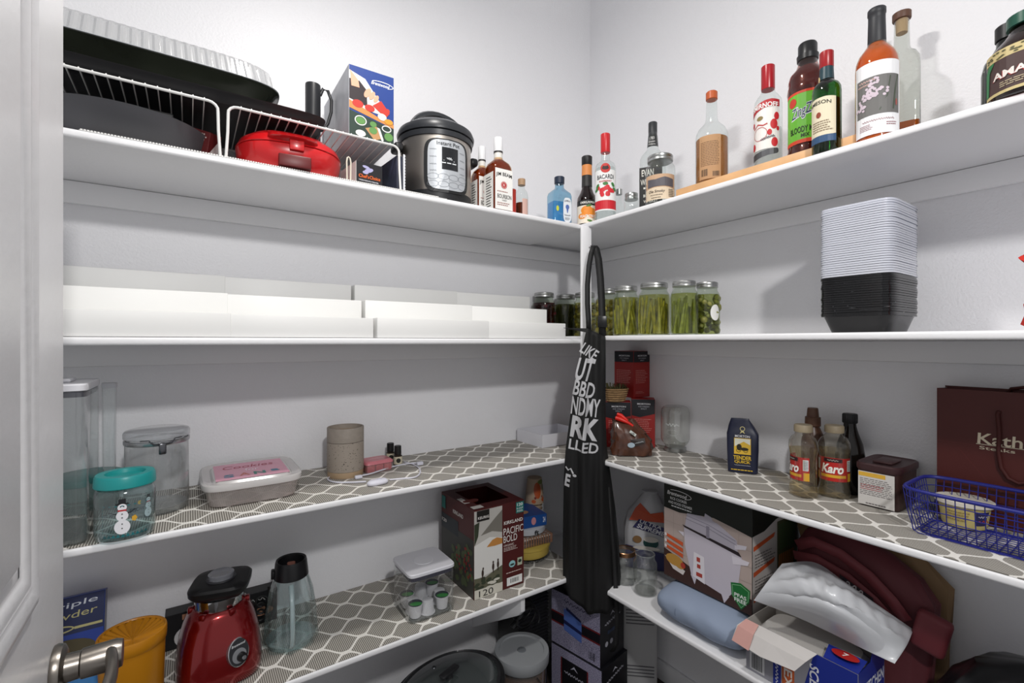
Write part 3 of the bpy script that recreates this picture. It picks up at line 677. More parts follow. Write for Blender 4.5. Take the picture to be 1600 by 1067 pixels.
prt(t, 'neck_lettering', '#d9d9d6', S, T('1783', 0, H*.82, k*.4, H*.03), T('Evan', 0, H*.785, k*.5, H*.022), T('Williams', 0, H*.755, k*.6, H*.018), layer=4)
# moonshine jar
c = onR(1031.5, .055); H = HH(c, 245); r = rad(c, 47)
t, _ = mason('moonshine_jar', 'moonshine jar with metal lid and kraft paper label in front of the whiskey bottle', 'jar', c, H, r, rz=face(c, 0), band=.12)
S = cyl(r)
prt(t, 'label', '#c2a183', S, RW(-r*1.15, H*.06, r*1.15, H*.56), rough=.7)
prt(t, 'label_paper', '#d8c6ac', S, ST((-r*1.15, H*.06, H*.28), (-r*.4, H*.06, H*.30), (r*.4, H*.06, H*.30), (r*1.15, H*.06, H*.26)), layer=3, rough=.7)
prt(t, 'photo_print', '#57545a', S, ST((-r*.9, H*.31, H*.48), (-r*.3, H*.32, H*.46), (r*.3, H*.32, H*.50), (r*.95, H*.30, H*.46)), layer=4)
prt(t, 'lettering', '#3a2e28', S, T('Ole Smoky', -r*.25, H*.215, r*1.1, H*.07, .01, .2), T('MOONSHINE', -r*.25, H*.15, r*.8, H*.025), LINES(r*.55, r*1.05, H*.10, H*.26, 5), LINES(-r*.6, r*.1, H*.085, H*.11, 1), layer=5)
# bamboo board the tall bottles stand on
p0 = on_x(1056, XE+.04); p1 = on_x(1338, XE+.04); bz = .034
bam = mat('#d0a374', rough=.5, var=.12, vscale=12)
t = thing('bamboo_board', 'pale bamboo board under the bottles on the top right shelf', 'board', (XE+.04, (p0[1]+p1[1])/2, ZR[0]), 0)
L2 = (p0[1]-p1[1])/2
for i in range(5):
    MB().box(i*.0605, -L2, 0, i*.0605+.060, L2, bz).build('strip', bam, t, bevel=.002)
zb = ZR[0]+bz
def onB(px, off): p = on_x(px, XE+off); return (p[0], p[1], zb+.0004)
c = onB(1112, .13); H = HH(c, 144); r = rad(c, 52)
t, rg = bottle('liquor_bottle', 'clear round bottle with orange cap and kraft back label on the board', 'bottle', c, face(c, 0), [(0, .92), (.01, 1), (.50, 1), (.56, .96), (.61, .82), (.65, .58), (.68, .42), (.72, .36), (.96, .30)], H, r, liq=liquid('#c28a4a'), lev=.50, cap=[(.915, .33), (.92, .36), (.99, .36), (1, .3)], capm=mat('#b9582a', rough=.4))
S = cyl(r, -8)
prt(t, 'label', '#b78f68', S, RW(-r*.66, H*.06, r*.70, H*.50), rough=.7)
prt(t, 'fine_print', '#6b4c33', S, LINES(-r*.55, r*.6, H*.19, H*.44, 15, .4, .1), R(-r*.5, H*.455, r*.55, H*.462), layer=2)
prt(t, 'barcode', '#3a2a20', S, BARS(r*.2, r*.6, H*.08, H*.13), BARS(-r*.5, -r*.1, H*.09, H*.16, 9), layer=2)
c = onB(1200, .17); H = HH(c, 104); r = rad(c, 45)
t, rg = bottle('vodka_bottle', 'clear vodka bottle with red cap and strawberry label', 'bottle', c, face(c, -8), [(0, .92), (.01, 1), (.64, 1), (.68, .95), (.72, .74), (.745, .56), (.78, .46), (.93, .43)], H, r, liq=liquid('#f1f3f2'), lev=.42, cap=[(.785, .47), (.79, .485), (.995, .485), (1, .44)], capm=mat('#a81622', rough=.28))
S = cyl(r)
prt(t, 'label', '#e8e6e3', S, RW(-r*1.3, H*.22, r*1.0, H*.64), rough=.5)
prt(t, 'label_band', '#b3222a', S, ST((-r*1.3, H*.53, H*.60), (-r*.7, H*.565, H*.63), (-r*.1, H*.585, H*.65), (r*.4, H*.59, H*.655), (r*1.0, H*.585, H*.645)), layer=3)
prt(t, 'lettering', '#f3f0ee', S, T('SMIRNOFF', -r*.15, H*.598, r*2.0, H*.045, .025, arc=.003), layer=5)
prt(t, 'berry_print', '#c3242c', S, *[E(x*r, H*z, r*q, H*q*.17) for x, z, q in ((.75, .50, .2), (.55, .43, .26), (.85, .39, .12), (.25, .36, .16), (.6, .27, .24), (-1.05, .26, .2), (-1.1, .46, .15))], layer=3)
prt(t, 'crest_print', '#8a7a4c', S, E(-r*.45, H*.50, r*.25, H*.02), layer=3)
prt(t, 'scroll_print', '#b7403f', S, BAND([(-r*1.0, H*.42), (-r*.6, H*.45), (-r*.2, H*.43), (r*.1, H*.44)], .004), RING(-r*.45, H*.36, r*.55, H*.06, .0014), layer=4)
prt(t, 'script_print', '#6b6a70', S, Q(9, r*.1, H*.315, r*1.0, H*.03, 0, .3, 12), layer=4)
prt(t, 'label_foot', '#55565a', S, ST((-r*1.2, H*.13, H*.19), (-r*.3, H*.15, H*.205), (r*.8, H*.17, H*.22), (r*.9, H*.185, H*.205)), layer=3, metal=.5)
# plastic bottle of cocktail mix
c = onB(1262, .165); H = HH(c, 69); r = rad(c, 66)
t, rg = bottle('cocktail_mix_bottle', 'dark red cocktail mix bottle with black cap and lime green label', 'bottle', c, face(c, -4), [(0, .90), (.01, .97), (.10, 1), (.12, .96), (.16, .95), (.56, .95), (.60, 1), (.64, .97), (.66, .93), (.69, .95), (.74, .88), (.79, .58), (.83, .48), (.92, .46)], H, r, gm=glass('#d9b8b0', refl=1.2), liq=mat('#5a2420', rough=.3), lev=.80, cap=[(.855, .48), (.86, .52), (.90, .54), (.90, .47), (.985, .47), (1, .42)], capm=mat('#18181a', rough=.35))
S = cyl(r*.955)
prt(t, 'label', '#6fbf3a', S, RW(-r*1.35, H*.155, r*1.35, H*.565), rough=.4)
prt(t, 'label_edge', '#d8482a', S, RW(-r*1.35, H*.145, r*1.35, H*.175), RW(-r*1.35, H*.55, r*1.35, H*.57), layer=2)
prt(t, 'emblem', '#c43a2a', S, E(-r*.72, H*.49, r*.24, H*.038), layer=3)
prt(t, 'lettering_shadow', '#e7ecef', S, T('ZingZang', r*.02, H*.40, r*1.62, H*.12, .05, .3, 12), layer=3)
prt(t, 'lettering', '#1c2b5c', S, T('ZingZang', r*.02, H*.402, r*1.56, H*.105, .0, .3, 12), layer=4)
prt(t, 'lettering_small', '#1f3312', S, T('BLOODY MARY', -r*.05, H*.255, r*1.6, H*.05, .02), T('MIX', -r*.05, H*.205, r*.4, H*.03, .02), layer=3)
# green whiskey bottle at the edge
c = onR(1291.5, .022+.02); H = HH(c, 82); r = rad(c, 48); c = (XE+.045, c[1], ZR[0]); 
c = onR(1291.5, .0); r = .034; c = onR(1291.5, .0365)
H = HH(c, 82); r = min(rad(c, 47), .0355)
BY0 = c
t, rg = bottle('irish_whiskey_bottle', 'green whiskey bottle with red cap and cream label at the shelf edge', 'bottle', c, face(c, -20), [(0, .92), (.01, 1), (.60, 1), (.645, .97), (.68, .84), (.70, .62), (.72, .50), (.75, .46), (.93, .43)], H, r, gm=glass('#4f9a4c', refl=1.3), liq=liquid('#3f6a1c'), lev=.52, cap=[(.845, .47), (.85, .49), (.995, .49), (1, .45)], capm=mat('#9c1d22', rough=.3))
S = cyl(r)
prt(t, 'label', '#e0d6ba', S, ST((-r*1.3, H*.17, H*.52), (-r*.5, H*.155, H*.53), (r*.3, H*.155, H*.53), (r*1.0, H*.17, H*.52)), rough=.6)
prt(t, 'label_band', '#2c4f74', S, RW(-r*1.3, H*.10, r*1.0, H*.165), layer=2)
prt(t, 'lettering', '#20261f', S, T('JAMESON', -r*.3, H*.465, r*1.9, H*.045, .01, arc=.004), layer=3)
prt(t, 'emblem', '#8e3b26', S, E(-r*.2, H*.365, r*.18, H*.028), layer=3)
prt(t, 'fine_print', '#8d7a63', S, LINES(-r*.7, r*.8, H*.20, H*.31, 5), layer=3)
S2 = cyl(r*.47)
MB().loft([(H*.725, r*.52), (H*.845, r*.475)], 24, cap0=False, cap1=False).build('neck_foil', mat('#1f3b44', rough=.4), t)
prt(t, 'neck_seal', '#d8c08a', cyl(r*.52), E(-r*.5, H*.735, r*.2, H*.03), layer=2)
# rose wine and an unlabelled square decanter bottle
c = onR(1370, .058); H = HH(c, 15); r = min(rad(c, 70), .055)
t, rg = bottle('wine_bottle', 'rose wine bottle with black foil and white blossom label', 'bottle', c, face(c, 4), [(0, .92), (.01, 1), (.56, 1), (.61, .97), (.66, .84), (.70, .62), (.73, .46), (.76, .40), (.97, .37)], H, r, gm=glass('#f6e2cf', refl=1.2), liq=liquid('#ea8d3c', haze=.45), lev=.74, cap=[(.74, .415), (.745, .43), (.92, .40), (.955, .40), (.96, .43), (.995, .43), (1, .4)], capm=mat('#2a2b2f', rough=.5), capname='foil')
S = cyl(r)
prt(t, 'label', '#ececee', S, RW(-r*1.25, H*.035, r*1.25, H*.56), rough=.6)
prt(t, 'photo_print', '#6e6d6b', S, RW(-r*1.1, H*.175, r*1.1, H*.455), layer=2, rough=.6)
random.seed(5)
prt(t, 'blossom_print', '#cfbfca', S, *[E(r*(-.95+.9*q+random.uniform(-.2, .2)), H*(.22+.20*q+random.uniform(-.025, .025)), r*.075, H*.009, 8) for q in [i/45 for i in range(46)]], *[E(r*random.uniform(-.5, .4), H*random.uniform(.30, .36), r*.08, H*.01, 8) for _ in range(22)], layer=4)
prt(t, 'stem_print', '#4d5548', S, BAND([(r*.05, H*.20), (r*.4, H*.30), (r*.55, H*.44)], .0025), BAND([(r*.7, H*.2), (r*.8, H*.33), (r*1.0, H*.45)], .004), layer=3)
prt(t, 'figure_print', '#a0574f', S, E(r*.88, H*.25, r*.06, H*.025), layer=4)
prt(t, 'script_lettering', '#e4b9b0', S, Q(6, -r*.55, H*.43, r*.8, H*.02, 0, .3), Q(9, -r*.65, H*.405, r*.7, H*.016, 0, .3), layer=4)
prt(t, 'lettering', '#9c7478', S, Q(14, 0, H*.135, r*1.5, H*.018, 0, .3), LINES(-r*.9, -r*.2, H*.07, H*.115, 4), LINES(r*.35, r*1.0, H*.085, H*.115, 2), layer=2)
c = onR(1409, .30); H = HH(c, 21); k = rad(c, 72)*.80
t, rg = bottle('decanter_bottle', 'square clear bottle with cork stopper and a little amber spirit', 'bottle', c, math.radians(-72), [(0, .94, 6), (.012, 1, 6), (.62, 1, 6), (.68, .97, 5), (.72, .80, 4), (.745, .56, 2.5), (.77, .46, 2), (.95, .42, 2)], H, k, ry=k*.9, n=6, gm=glass('#eceeea', refl=1.8), liq=liquid('#c9711f'), lev=.27)
MB().loft([(H*.955, k*.52), (H*.96, k*.54), (H*.998, k*.54), (H, k*.5)], 24).build('stopper_cap', mat('#5b3d2e', rough=.5), t)
MB().loft([(H*.87, k*.33), (H*.955, k*.36)], 20).build('cork', mat('#c0a27e', rough=.8), t)
# two liqueur bottles at the right edge
c = onR(1607, .05); H = HH(c, 22); r = .058
t, rg = bottle('amaretto_bottle', 'brown liqueur bottle with green cap and arched dark label at the right edge', 'bottle', c, face(c, -6), [(0, .93), (.01, 1), (.50, 1), (.58, .94), (.66, .80), (.74, .60), (.80, .48), (.93, .42)], H, r, gm=glass('#b06a44', refl=1.2), liq=liquid('#5a2a14'), lev=.76, cap=[(.86, .50), (.865, .53), (.99, .53), (1, .48)], capm=mat('#17503f', rough=.35))
S = cyl(r)
prt(t, 'label', '#4a3634', S, RW(-r*1.25, H*.06, r*1.25, H*.47), rough=.5)
prt(t, 'label_gold', '#cdbb86', S, RW(-r*1.25, H*.05, r*1.25, H*.085), RW(-r*1.25, H*.46, r*1.25, H*.57), layer=2)
prt(t, 'label_green', '#2f7a4a', S, ST((-r*1.25, H*.09, H*.37), (-r*1.05, H*.09, H*.45), (-r*1.0, H*.36, H*.455), (-r*.8, H*.44, H*.455)), layer=3)
random.seed(9)
prt(t, 'ornament_print', '#5b5a3a', S, *[E(r*random.uniform(-1.1, 1.1), H*random.uniform(.475, .555), r*.06, H*.009, 8) for _ in range(30)], layer=4)
prt(t, 'lettering', '#eae3dc', S, T('AMARETTO', r*.28, H*.27, r*2.2, H*.085, .03), layer=5)
prt(t, 'lettering_shadow', '#a52f2e', S, T('AMARETTO', r*.26, H*.266, r*2.22, H*.088, .03), layer=4)
prt(t, 'fine_print', '#b8a98c', S, LINES(-r*.6, r*.9, H*.12, H*.19, 3), layer=4)
c = onR(1576, .19); H = HH(c, 40); r = .044
t, rg = bottle('herbal_liqueur_bottle', 'dark green bottle with green striped label behind the brown liqueur bottle', 'bottle', c, face(c, -6), [(0, .93), (.01, 1), (.56, 1), (.66, .90), (.74, .62), (.80, .46), (.93, .42)], H, r, gm=glass('#2f4a3c', refl=1.3), liq=liquid('#23140c'), lev=.6, cap=[(.86, .50), (.99, .5), (1, .45)], capm=mat('#1c1c1d', rough=.4))
S = cyl(r)
prt(t, 'label', '#e2e4e0', S, RW(-r*.25, H*.05, r*1.2, H*.50), rough=.5)
prt(t, 'label_stripe', '#2e9150', S, RW(-r*.12, H*.05, r*.4, H*.48), layer=2)
# ================================================================ second shelf
pw = mat('#e6e6e4', rough=.45)
Xend = on_y(884.5, YE+.013)[0]
def tier_rack(label, x0, xm, x1, big_left):
    t = thing('tiered_rack', label, 'rack', (x0, YE+.013, ZL[1]+.0012), 0, 'white three-step racks on the second shelf')
    for i in range(3):
        for (a, b_, outer) in ((0, xm-x0, big_left), (xm-x0, x1-x0, not big_left)):
            k = 0 if outer else .0022
            MB().box(a+(0 if outer else -.03 if a > 0 else 0), i*.118+k, 0, b_+(0.03 if (not outer and a == 0) else 0), (i+1)*.118-.001+k, (i+1)*.0615-k).build('step', pw, t, bevel=.0022)
    return t
tier_rack('white three-step extendable rack at the left end of the second shelf', -.55, on_y(361, YE+.013)[0], on_y(584, YE+.013)[0], True)
tier_rack('white three-step extendable rack next to the pickle jars', on_y(589.5, YE+.013)[0], on_y(764, YE+.013)[0], Xend, True)
# home-canned jars
def packed(t, r, H, col, kind, seed):
    random.seed(seed); b = MB()
    if kind == 'spears':
        for i in range(34):
            a = random.uniform(0, 2*PI); q = r*.90*math.sqrt(random.uniform(.35, 1)); a2 = a+random.uniform(-.55, .55); q2 = r*.88*random.uniform(.75, 1)
            z1 = H*random.uniform(.52, .76)
            b.tube([(q*math.cos(a), q*math.sin(a), .006), ((q+q2)/2*math.cos((a+a2)/2)*1.02, (q+q2)/2*math.sin((a+a2)/2)*1.02, z1*.5), (q2*math.cos(a2), q2*math.sin(a2), z1)], [.0062, .0056, .0036], 6)
    else:
        for i in range(60):
            a = random.uniform(0, 2*PI); q = r*.86*math.sqrt(random.uniform(.5, 1)); z = random.uniform(.02, .74)*H; s = random.uniform(.008, .013)
            b.loft([(-s, s*.3), (-s*.7, s*.8), (0, s), (s*.7, s*.8), (s, s*.3)], 8, M=tr(q*math.cos(a), q*math.sin(a), z) @ rot('X', random.uniform(0, 180)) @ rot('Y', random.uniform(0, 180)))
    o = b.build('pickled_vegetables', mat(col, rough=.45, var=.35, vscale=60), t, smooth=60); o['kind'] = 'stuff'
    body = [(.004, r*.84), (H*.05, r*.93), (H*.70, r*.94), (H*.77, r*.90)]
    return body
def jar2(label, c, top_y, wpx, col, brine, kind, seed, lid='#b5b6b4'):
    H = HH(c, top_y); r = rad(c, wpx)
    t, _ = mason('pickle_jar', label, 'jar', c, H, r, lid=lid, group='home canned jars', band=.10, gm=glass('#e9efe6', refl=1.0))
    body = packed(t, r, H, col, kind, seed)
    MB().loft(body, 30).build('brine', glass(brine, refl=.2, haze=.03), t, smooth=50)
    return t, H, r
jar2('jar of dark red beets beside the white stepped rack', on_y(850, YW-.062, ZR[1]+.0003), 458, 36, '#5a1220', '#a04a50', 'chunks', 1)
jar2('jar of dark pickled beans between the beets and the corner post', on_y(884, YW-.075, ZR[1]+.0003), 461, 35, '#3f3f22', '#b5b486', 'spears', 2)
t, H, r = jar2('jar of yellow pickles straight behind the corner post', onR(914, .19, 1), 458, 36, '#9a8f38', '#e8e4b4', 'chunks', 3)
jar2('jar of yellow pickle slices right behind the apron strap', onR(950, .13, 1), 452, 39, '#b5a652', '#eae6b8', 'chunks', 4)
jar2('jar of asparagus just right of the apron strap', onR(978, .06, 1), 448, 42, '#a39d45', '#e6e4b4', 'spears', 5)
jar2('largest asparagus jar, in the middle of the pickle row', onR(1022, .058, 1), 443, 51, '#a8a048', '#e6e4b4', 'spears', 6)
jar2('tall narrow asparagus jar second from the right end of the row', onR(1069, .052, 1), 440, 44, '#8f933f', '#e2e4b0', 'spears', 7)
t, H, r = jar2('rightmost pickle jar with a round white sticker', onR(1105, .145, 1), 442, 40, '#80803f', '#e0e2b0', 'chunks', 8)
prt(t, 'sticker', '#dcdcd8', cyl(r, math.degrees(face(onR(1105, .115, 1)))+38), E(0, H*.42, r*.42, H*.15), layer=2)
# stack of take-away containers: nested black tubs under a pile of clear lids
x0 = XE+.075; y1 = on_x(1276, x0)[1]; y0 = on_x(1394, x0)[1]; yc = (y0+y1)/2; L = (y1-y0)/2; D = .104
xx = x0+D; base = ZR[1]+.0006
zr1 = zat((x0, y0), 489); zr2 = zat((x0, y0), 424); zl2 = zat((x0, y0), 305)
hb = zr1-base
proto = MB().loft([(0, D*.72, L*.78, 6), (.002, D*.75, L*.81, 6), (hb-.004, D*.92, L*.94, 7), (hb-.003, D, L, 7), (hb, D, L, 7), (hb, D*.95, L*.96, 7), (.004, D*.72, L*.78, 6)], 48).build('takeaway_container', mat('#141416', rough=.16), None, smooth=35)
tag(proto, 'bottommost black plastic takeaway tub of the tall stack', 'container', 'stacked black tubs')
n = 17; st_ = (zr2-zr1)/n; random.seed(2)
proto.location = (xx, yc, base)
nest = MB().loft([(0, D, L, 7), (st_*.86, D, L, 7), (st_*.86, D*.93, L*.95, 7), (0, D*.93, L*.95, 7)], 44, cap0=False, cap1=False).build('takeaway_container', mat('#141416', rough=.16), None, smooth=35)
tag(nest, 'black plastic takeaway tub nested in the tall stack', 'container', 'stacked black tubs')
for i in range(n):
    o = nest if i == 0 else nest.copy()
    if i: COL.objects.link(o)
    o.location = (xx+random.uniform(-.0012, .0012), yc+random.uniform(-.0012, .0012), base+hb+i*st_+.0002)
n = 31; st2 = (zl2-zr2)/n
lidm_ = glass('#eef1fb', refl=1.6, rough=.18, haze=.66)
nest = MB().loft([(0, D, L, 7), (st2*.80, D, L, 7), (st2*.82, D*.96, L*.97, 7), (st2*.4, D*.93, L*.95, 7)], 44, cap0=False).build('container_lid', lidm_, None, smooth=35)
tag(nest, 'clear plastic lid piled on the black takeaway tubs', 'lid', 'stacked clear lids')
for i in range(n):
    o = nest if i == 0 else nest.copy()
    if i: COL.objects.link(o)
    o.location = (xx+random.uniform(-.001, .001), yc+random.uniform(-.001, .001), zr2+i*st2+.0004)
# red fabric bag at the right edge
c = onR(1655, .045, 1); t = thing('red_bag', 'bright red gathered cloth bag at the right edge of the second shelf', 'bag', c, face(c))
rb = mat('#c8281c', rough=.7, bump=.3, bscale=60)
b = MB(); rows = []
for z, q in ((0, .030), (.012, .046), (.05, .044), (.085, .030), (.100, .016), (.112, .024), (.140, .046), (.143, .040)):
    rows.append([(q*(1+.18*math.sin(5*a+z*40))*math.cos(a), q*.7*(1+.18*math.cos(4*a))*math.sin(a), z+.010*math.sin(3*a)*(z > .11)) for a in [2*PI*i/40 for i in range(40)]])
b.grid(rows, loop=True); b.f.append(tuple(reversed(range(40))))
b.build('cloth', rb, t, smooth=70)
MB().tube([(.019*math.cos(a), .014*math.sin(a), .101) for a in [2*PI*i/20 for i in range(20)]], .003, 6, closed=True).build('drawstring', mat('#8d1712', rough=.7), t)

# ================================================================ third shelf, left
Z3 = ZL[2]+.0026
def square_tub(t, w, d, h, lid_h, wall, lid_mat, seal='#3a3a48', nlid=9):
    MB().loft([(0, w*.97, d*.97, 9), (.004, w, d, 9), (h, w, d, 9)], 48, cap1=False).build('tub', wall, t, smooth=40)
    MB().loft([(.003, w*.94, d*.94, 9), (.007, w*.95, d*.95, 9)], 40).build('tub_floor', glass('#cfd4d2', haze=.2), t)
    MB().loft([(h-.012, w*.965, d*.965, 9), (h+.001, w*.97, d*.97, 9)], 48).build('seal', mat(seal, rough=.6), t)
    MB().loft([(h+.001, w*1.0, d*1.0, 9), (h+.003, w*1.03, d*1.03, 9), (h+lid_h-.003, w*1.03, d*1.03, 9), (h+lid_h, w*1.0, d*1.0, 9)], 56).build('lid', lid_mat, t, smooth=35)
lidw = mat('#dddde2', rough=.35)
xr = on_y(135, YE+.014)[0]; hw = .055; hd = .10
t = thing('storage_canister', 'tall clear square storage container with white lid beside the door', 'container', (xr-hw, YE+.014+hd, Z3))
h = zat((xr, YE+.014), 612)-Z3
square_tub(t, hw, hd, h, .018, glass('#f8fafa', refl=1.8, haze=.04), lidw)
MB().box(-hw*.6, -hw*.6, h+.018, hw*.35, hw*.6, h+.027).build('push_button', lidw, t, bevel=.004)
c = on_y(171, YE+.27)
t = thing('storage_canister', 'narrow clear container with white lid behind the tall square one', 'container', (c[0], c[1], Z3))
h = zat(c, 606)-Z3; k = rad(c, 26)*.86
MB().loft([(0, k*.72, k*.72, 6), (.004, k*.78, k*.78, 6), (h, k, k, 6)], 40, cap1=False).build('tub', glass('#f8fafa', refl=1.8, haze=.04), t, smooth=40)
MB().loft([(h, k*1.0, k*1.0, 6), (h+.003, k*1.08, k*1.08, 6), (h+.012, k*1.08, k*1.08, 6), (h+.014, k, k, 6)], 40).build('lid', lidw, t, smooth=35)
# glass dishes with teal lids behind
c = on_z(152, 760, Z3); teal = mat('#1c8d8c', rough=.35); tealc = glass('#6fb5b0', refl=1.2, haze=.25)
t = thing('glass_dish', 'round glass dish with a dark teal lid behind the tall clear containers', 'dish', (c[0]+.01, YW-.085, Z3))
MB().loft([(0, .055), (.004, .062), (.075, .075)], 36, cap1=False).build('dish', glass('#c3dcd8', refl=1.4, haze=.1), t)
MB().loft([(.075, .078), (.078, .080), (.090, .080), (.094, .074)], 40).build('lid', mat('#1a6f6c', rough=.35), t)
def near(px, py, z, wpx):                   # centre of a round thing whose nearest base point is seen at a pixel
    p = on_z(px, py, z); r = 0
    for _ in range(4):
        l = math.hypot(p[0], p[1]); c = (p[0]*(1+r/l), p[1]*(1+r/l), z); r = rad(c, wpx)
    return c, r
# clamp-lid canister
c, r = near(246, 807, Z3, 104); H = HH(c, 668)
t = thing('clamp_canister', 'round clear canister with clamp lid behind the teal-lidded jar', 'canister', c, face(c, 8))
pl = glass('#f4f5f5', refl=1.9, haze=.06)
MB().loft([(0, r*.93), (.004, r*.97), (.02, r*.99), (H*.82, r*.97), (H*.83, r*.95)], 48, cap1=False).build('body', pl, t, smooth=40)
MB().loft([(.004, r*.90), (.016, r*.93)], 40).build('base_disc', glass('#cfd3d2', refl=1.6, haze=.2), t)
MB().loft([(H*.825, r*.99), (H*.84, r*1.01), (H*.875, r*1.01), (H*.88, r*.96)], 48, cap0=False, cap1=False).build('collar', mat('#a9aaad', rough=.25, metal=.8), t)
MB().loft([(H*.89, r*.98), (H*.90, r*1.02), (H*.96, r*1.02), (H*.985, r*.97), (H, r*.80)], 48).build('lid', glass('#eceef0', refl=2.2, haze=.2), t, smooth=40)
mw = mat('#6b6c70', rough=.25, metal=1)
MB().tube([((r+.004)*math.sin(a), -(r+.004)*math.cos(a), H*.90-.012*(abs(a) < .25)) for a in [-.62+.124*i for i in range(11)]], .0016, 6).build('clamp_wire', mw, t)
MB().box(-.008, -r-.010, H*.73, .008, -r-.001, H*.86).build('clamp_latch', mw, t, bevel=.003)
# snowman jar with teal lid
c, r = near(196, 846, Z3, 100); H = HH(c, 736)
t = thing('snowman_jar', 'clear jar with teal screw lid and snowman print at the shelf edge', 'jar', c, face(c, 0))
MB().loft([(0, r*.84, None, 3), (.005, r*.93, None, 3), (.02, r*.97, None, 3.2), (H*.70, r*.97, None, 3.2), (H*.78, r*.90, None, 2.5), (H*.80, r*.84), (H*.86, r*.84)], 44, cap1=False).build('glass', glass('#dcebec', refl=1.8, haze=.04), t, smooth=50)
MB().loft([(H*.80, r*.98), (H*.81, r*1.0), (H*.95, r*.98), (H*.985, r*.93), (H*.985, r*.66), (H*.93, r*.62)], 48).build('lid', teal, t, smooth=35)
S = cyl(r*.98); S_ = lambda u, v, o: (S(u*.98, v, o)[0], S(u*.98, v, o)[1]-.002, v)
def snowman(cx, z, s, nm):
    prt(t, nm, '#e8e8ec', S_, E(cx, z+s*.55, s*.52, s*.58), E(cx, z+s*1.45, s*.40, s*.42), E(cx, z+s*2.12, s*.30, s*.30), layer=2)
    prt(t, nm+'_hat', '#1a1a1e', S_, R(cx-s*.24, z+s*2.42, cx+s*.24, z+s*2.80), R(cx-s*.42, z+s*2.34, cx+s*.42, z+s*2.45), E(cx-s*.1, z+s*2.2, s*.05, s*.05, 8), E(cx+s*.1, z+s*2.2, s*.05, s*.05, 8), *[E(cx, z+s*q, s*.05, s*.05, 8) for q in (.45, .8, 1.3, 1.6)], BAND([(cx+s*.35, z+s*1.6), (cx+s*.9, z+s*1.85)], s*.06), BAND([(cx-s*.35, z+s*1.6), (cx-s*.95, z+s*1.8)], s*.06), layer=3)
    prt(t, nm+'_scarf', '#b92f35', S_, R(cx-s*.28, z+s*1.82, cx+s*.28, z+s*1.95), layer=4)
snowman(-r*.10, H*.13, H*.19, 'snowman')
snowman(r*.80, H*.30, H*.125, 'small_snowman')
prt(t, 'lettering', '#2b3a46', S_, T('Let it', -r*.60, H*.43, r*.40, H*.06), T('snow', r*.38, H*.46, r*.50, H*.06), layer=2)
prt(t, 'border_print', '#1f6f74', S_, *[P((-r*.75+i*r*.15, H*.08), (-r*.60+i*r*.15, H*.08), (-r*.675+i*r*.15, H*.13)) for i in range(10)], *[R(-r*.74+i*r*.2, H*.55, -r*.66+i*r*.2, H*.565) for i in range(8)], *[R(-r*.76, H*(.15+.05*i), -r*.74, H*(.18+.05*i)) for i in range(8)], layer=2)
prt(t, 'star_print', '#d7a637', S_, E(r*.28, H*.34, r*.10, H*.05, 5), E(r*.45, H*.56, r*.07, H*.035, 5), layer=2)
# cookie box
xa = on_y(313, YE+.085)[0]; xb = on_y(478, YE+.085)[0]; ya, yb = YE+.082, YW-.028
t = thing('cookie_box', 'shallow frosted plastic box with pink Cookies label on its lid', 'container', ((xa+xb)/2, (ya+yb)/2, Z3))
w, d = (xb-xa)/2, (yb-ya)/2; h = .056
MB().loft([(0, w*.82, d*.82, 6), (.004, w*.86, d*.86, 6), (h-.004, w*.94, d*.94, 6), (h, w*.96, d*.96, 6)], 56, cap1=False).build('tub', glass('#f8efec', refl=1.4, rough=.2, haze=.25), t, smooth=40)
MB().loft([(h-.006, w*.99, d*.99, 5.5), (h+.002, w*1.0, d*1.0, 5.5), (h+.008, w*.99, d*.99, 5.5), (h+.011, w*.95, d*.95, 5.5), (h+.008, w*.88, d*.88, 6), (h+.006, w*.80, d*.80, 6), (h+.012, w*.76, d*.76, 6)], 64).build('lid', glass('#e6e3e2', refl=1.4, rough=.22, haze=.62), t, smooth=40)
S = top(h+.0125)
prt(t, 'label', '#dd9fb4', S, R(-w*.72, -d*.70, w*.72, d*.66), rough=.4)
prt(t, 'lettering', '#a8334e', S, T('Cookies', -w*.02, d*.30, w*1.05, d*.26, .0, .15), layer=2)
prt(t, 'lettering_white', '#efe3ea', S, T('for', w*.02, -d*.02, w*.28, d*.2), layer=2)
prt(t, 'lettering_blue', '#4f86a0', S, T('S', -w*.46, -d*.40, w*.20, d*.24, .04), T('a', w*.46, -d*.36, w*.18, d*.18, .04), layer=2)
prt(t, 'lettering_coral', '#c9776d', S, T('A', -w*.16, -d*.38, w*.22, d*.24, .03), layer=2)
prt(t, 'lettering_green', '#3e7f78', S, T('N', w*.14, -d*.40, w*.24, d*.24, .04), layer=2)
# speckled wax warmer
c, r = near(540, 749, Z3, 58); H = HH(c, 666)
t = thing('wax_warmer', 'speckled grey ceramic wax warmer with pale wooden foot', 'warmer', c, face(c))
def speckle():
    m = mat('#8f857a', rough=.6).copy(); m.name = 'speckled_ceramic'; n = m.node_tree.nodes; L = m.node_tree.links; b = n['Principled BSDF']
    tc = n.new('ShaderNodeTexCoord'); v = n.new('ShaderNodeTexNoise'); v.inputs['Scale'].default_value = 230; v.inputs['Detail'].default_value = 1
    cr = n.new('ShaderNodeValToRGB'); cr.color_ramp.elements[0].position = .29; cr.color_ramp.elements[0].color = lin('#4a413a'); cr.color_ramp.elements[1].position = .34; cr.color_ramp.elements[1].color = lin('#9b9186')
    L.new(tc.outputs['Object'], v.inputs['Vector']); L.new(v.outputs['Fac'], cr.inputs['Fac']); L.new(cr.outputs['Color'], b.inputs['Base Color']); return m
MB().loft([(H*.12, r*.97), (H*.13, r), (H*.70, r), (H*.705, r*.985)], 48).build('body', speckle(), t, smooth=40)
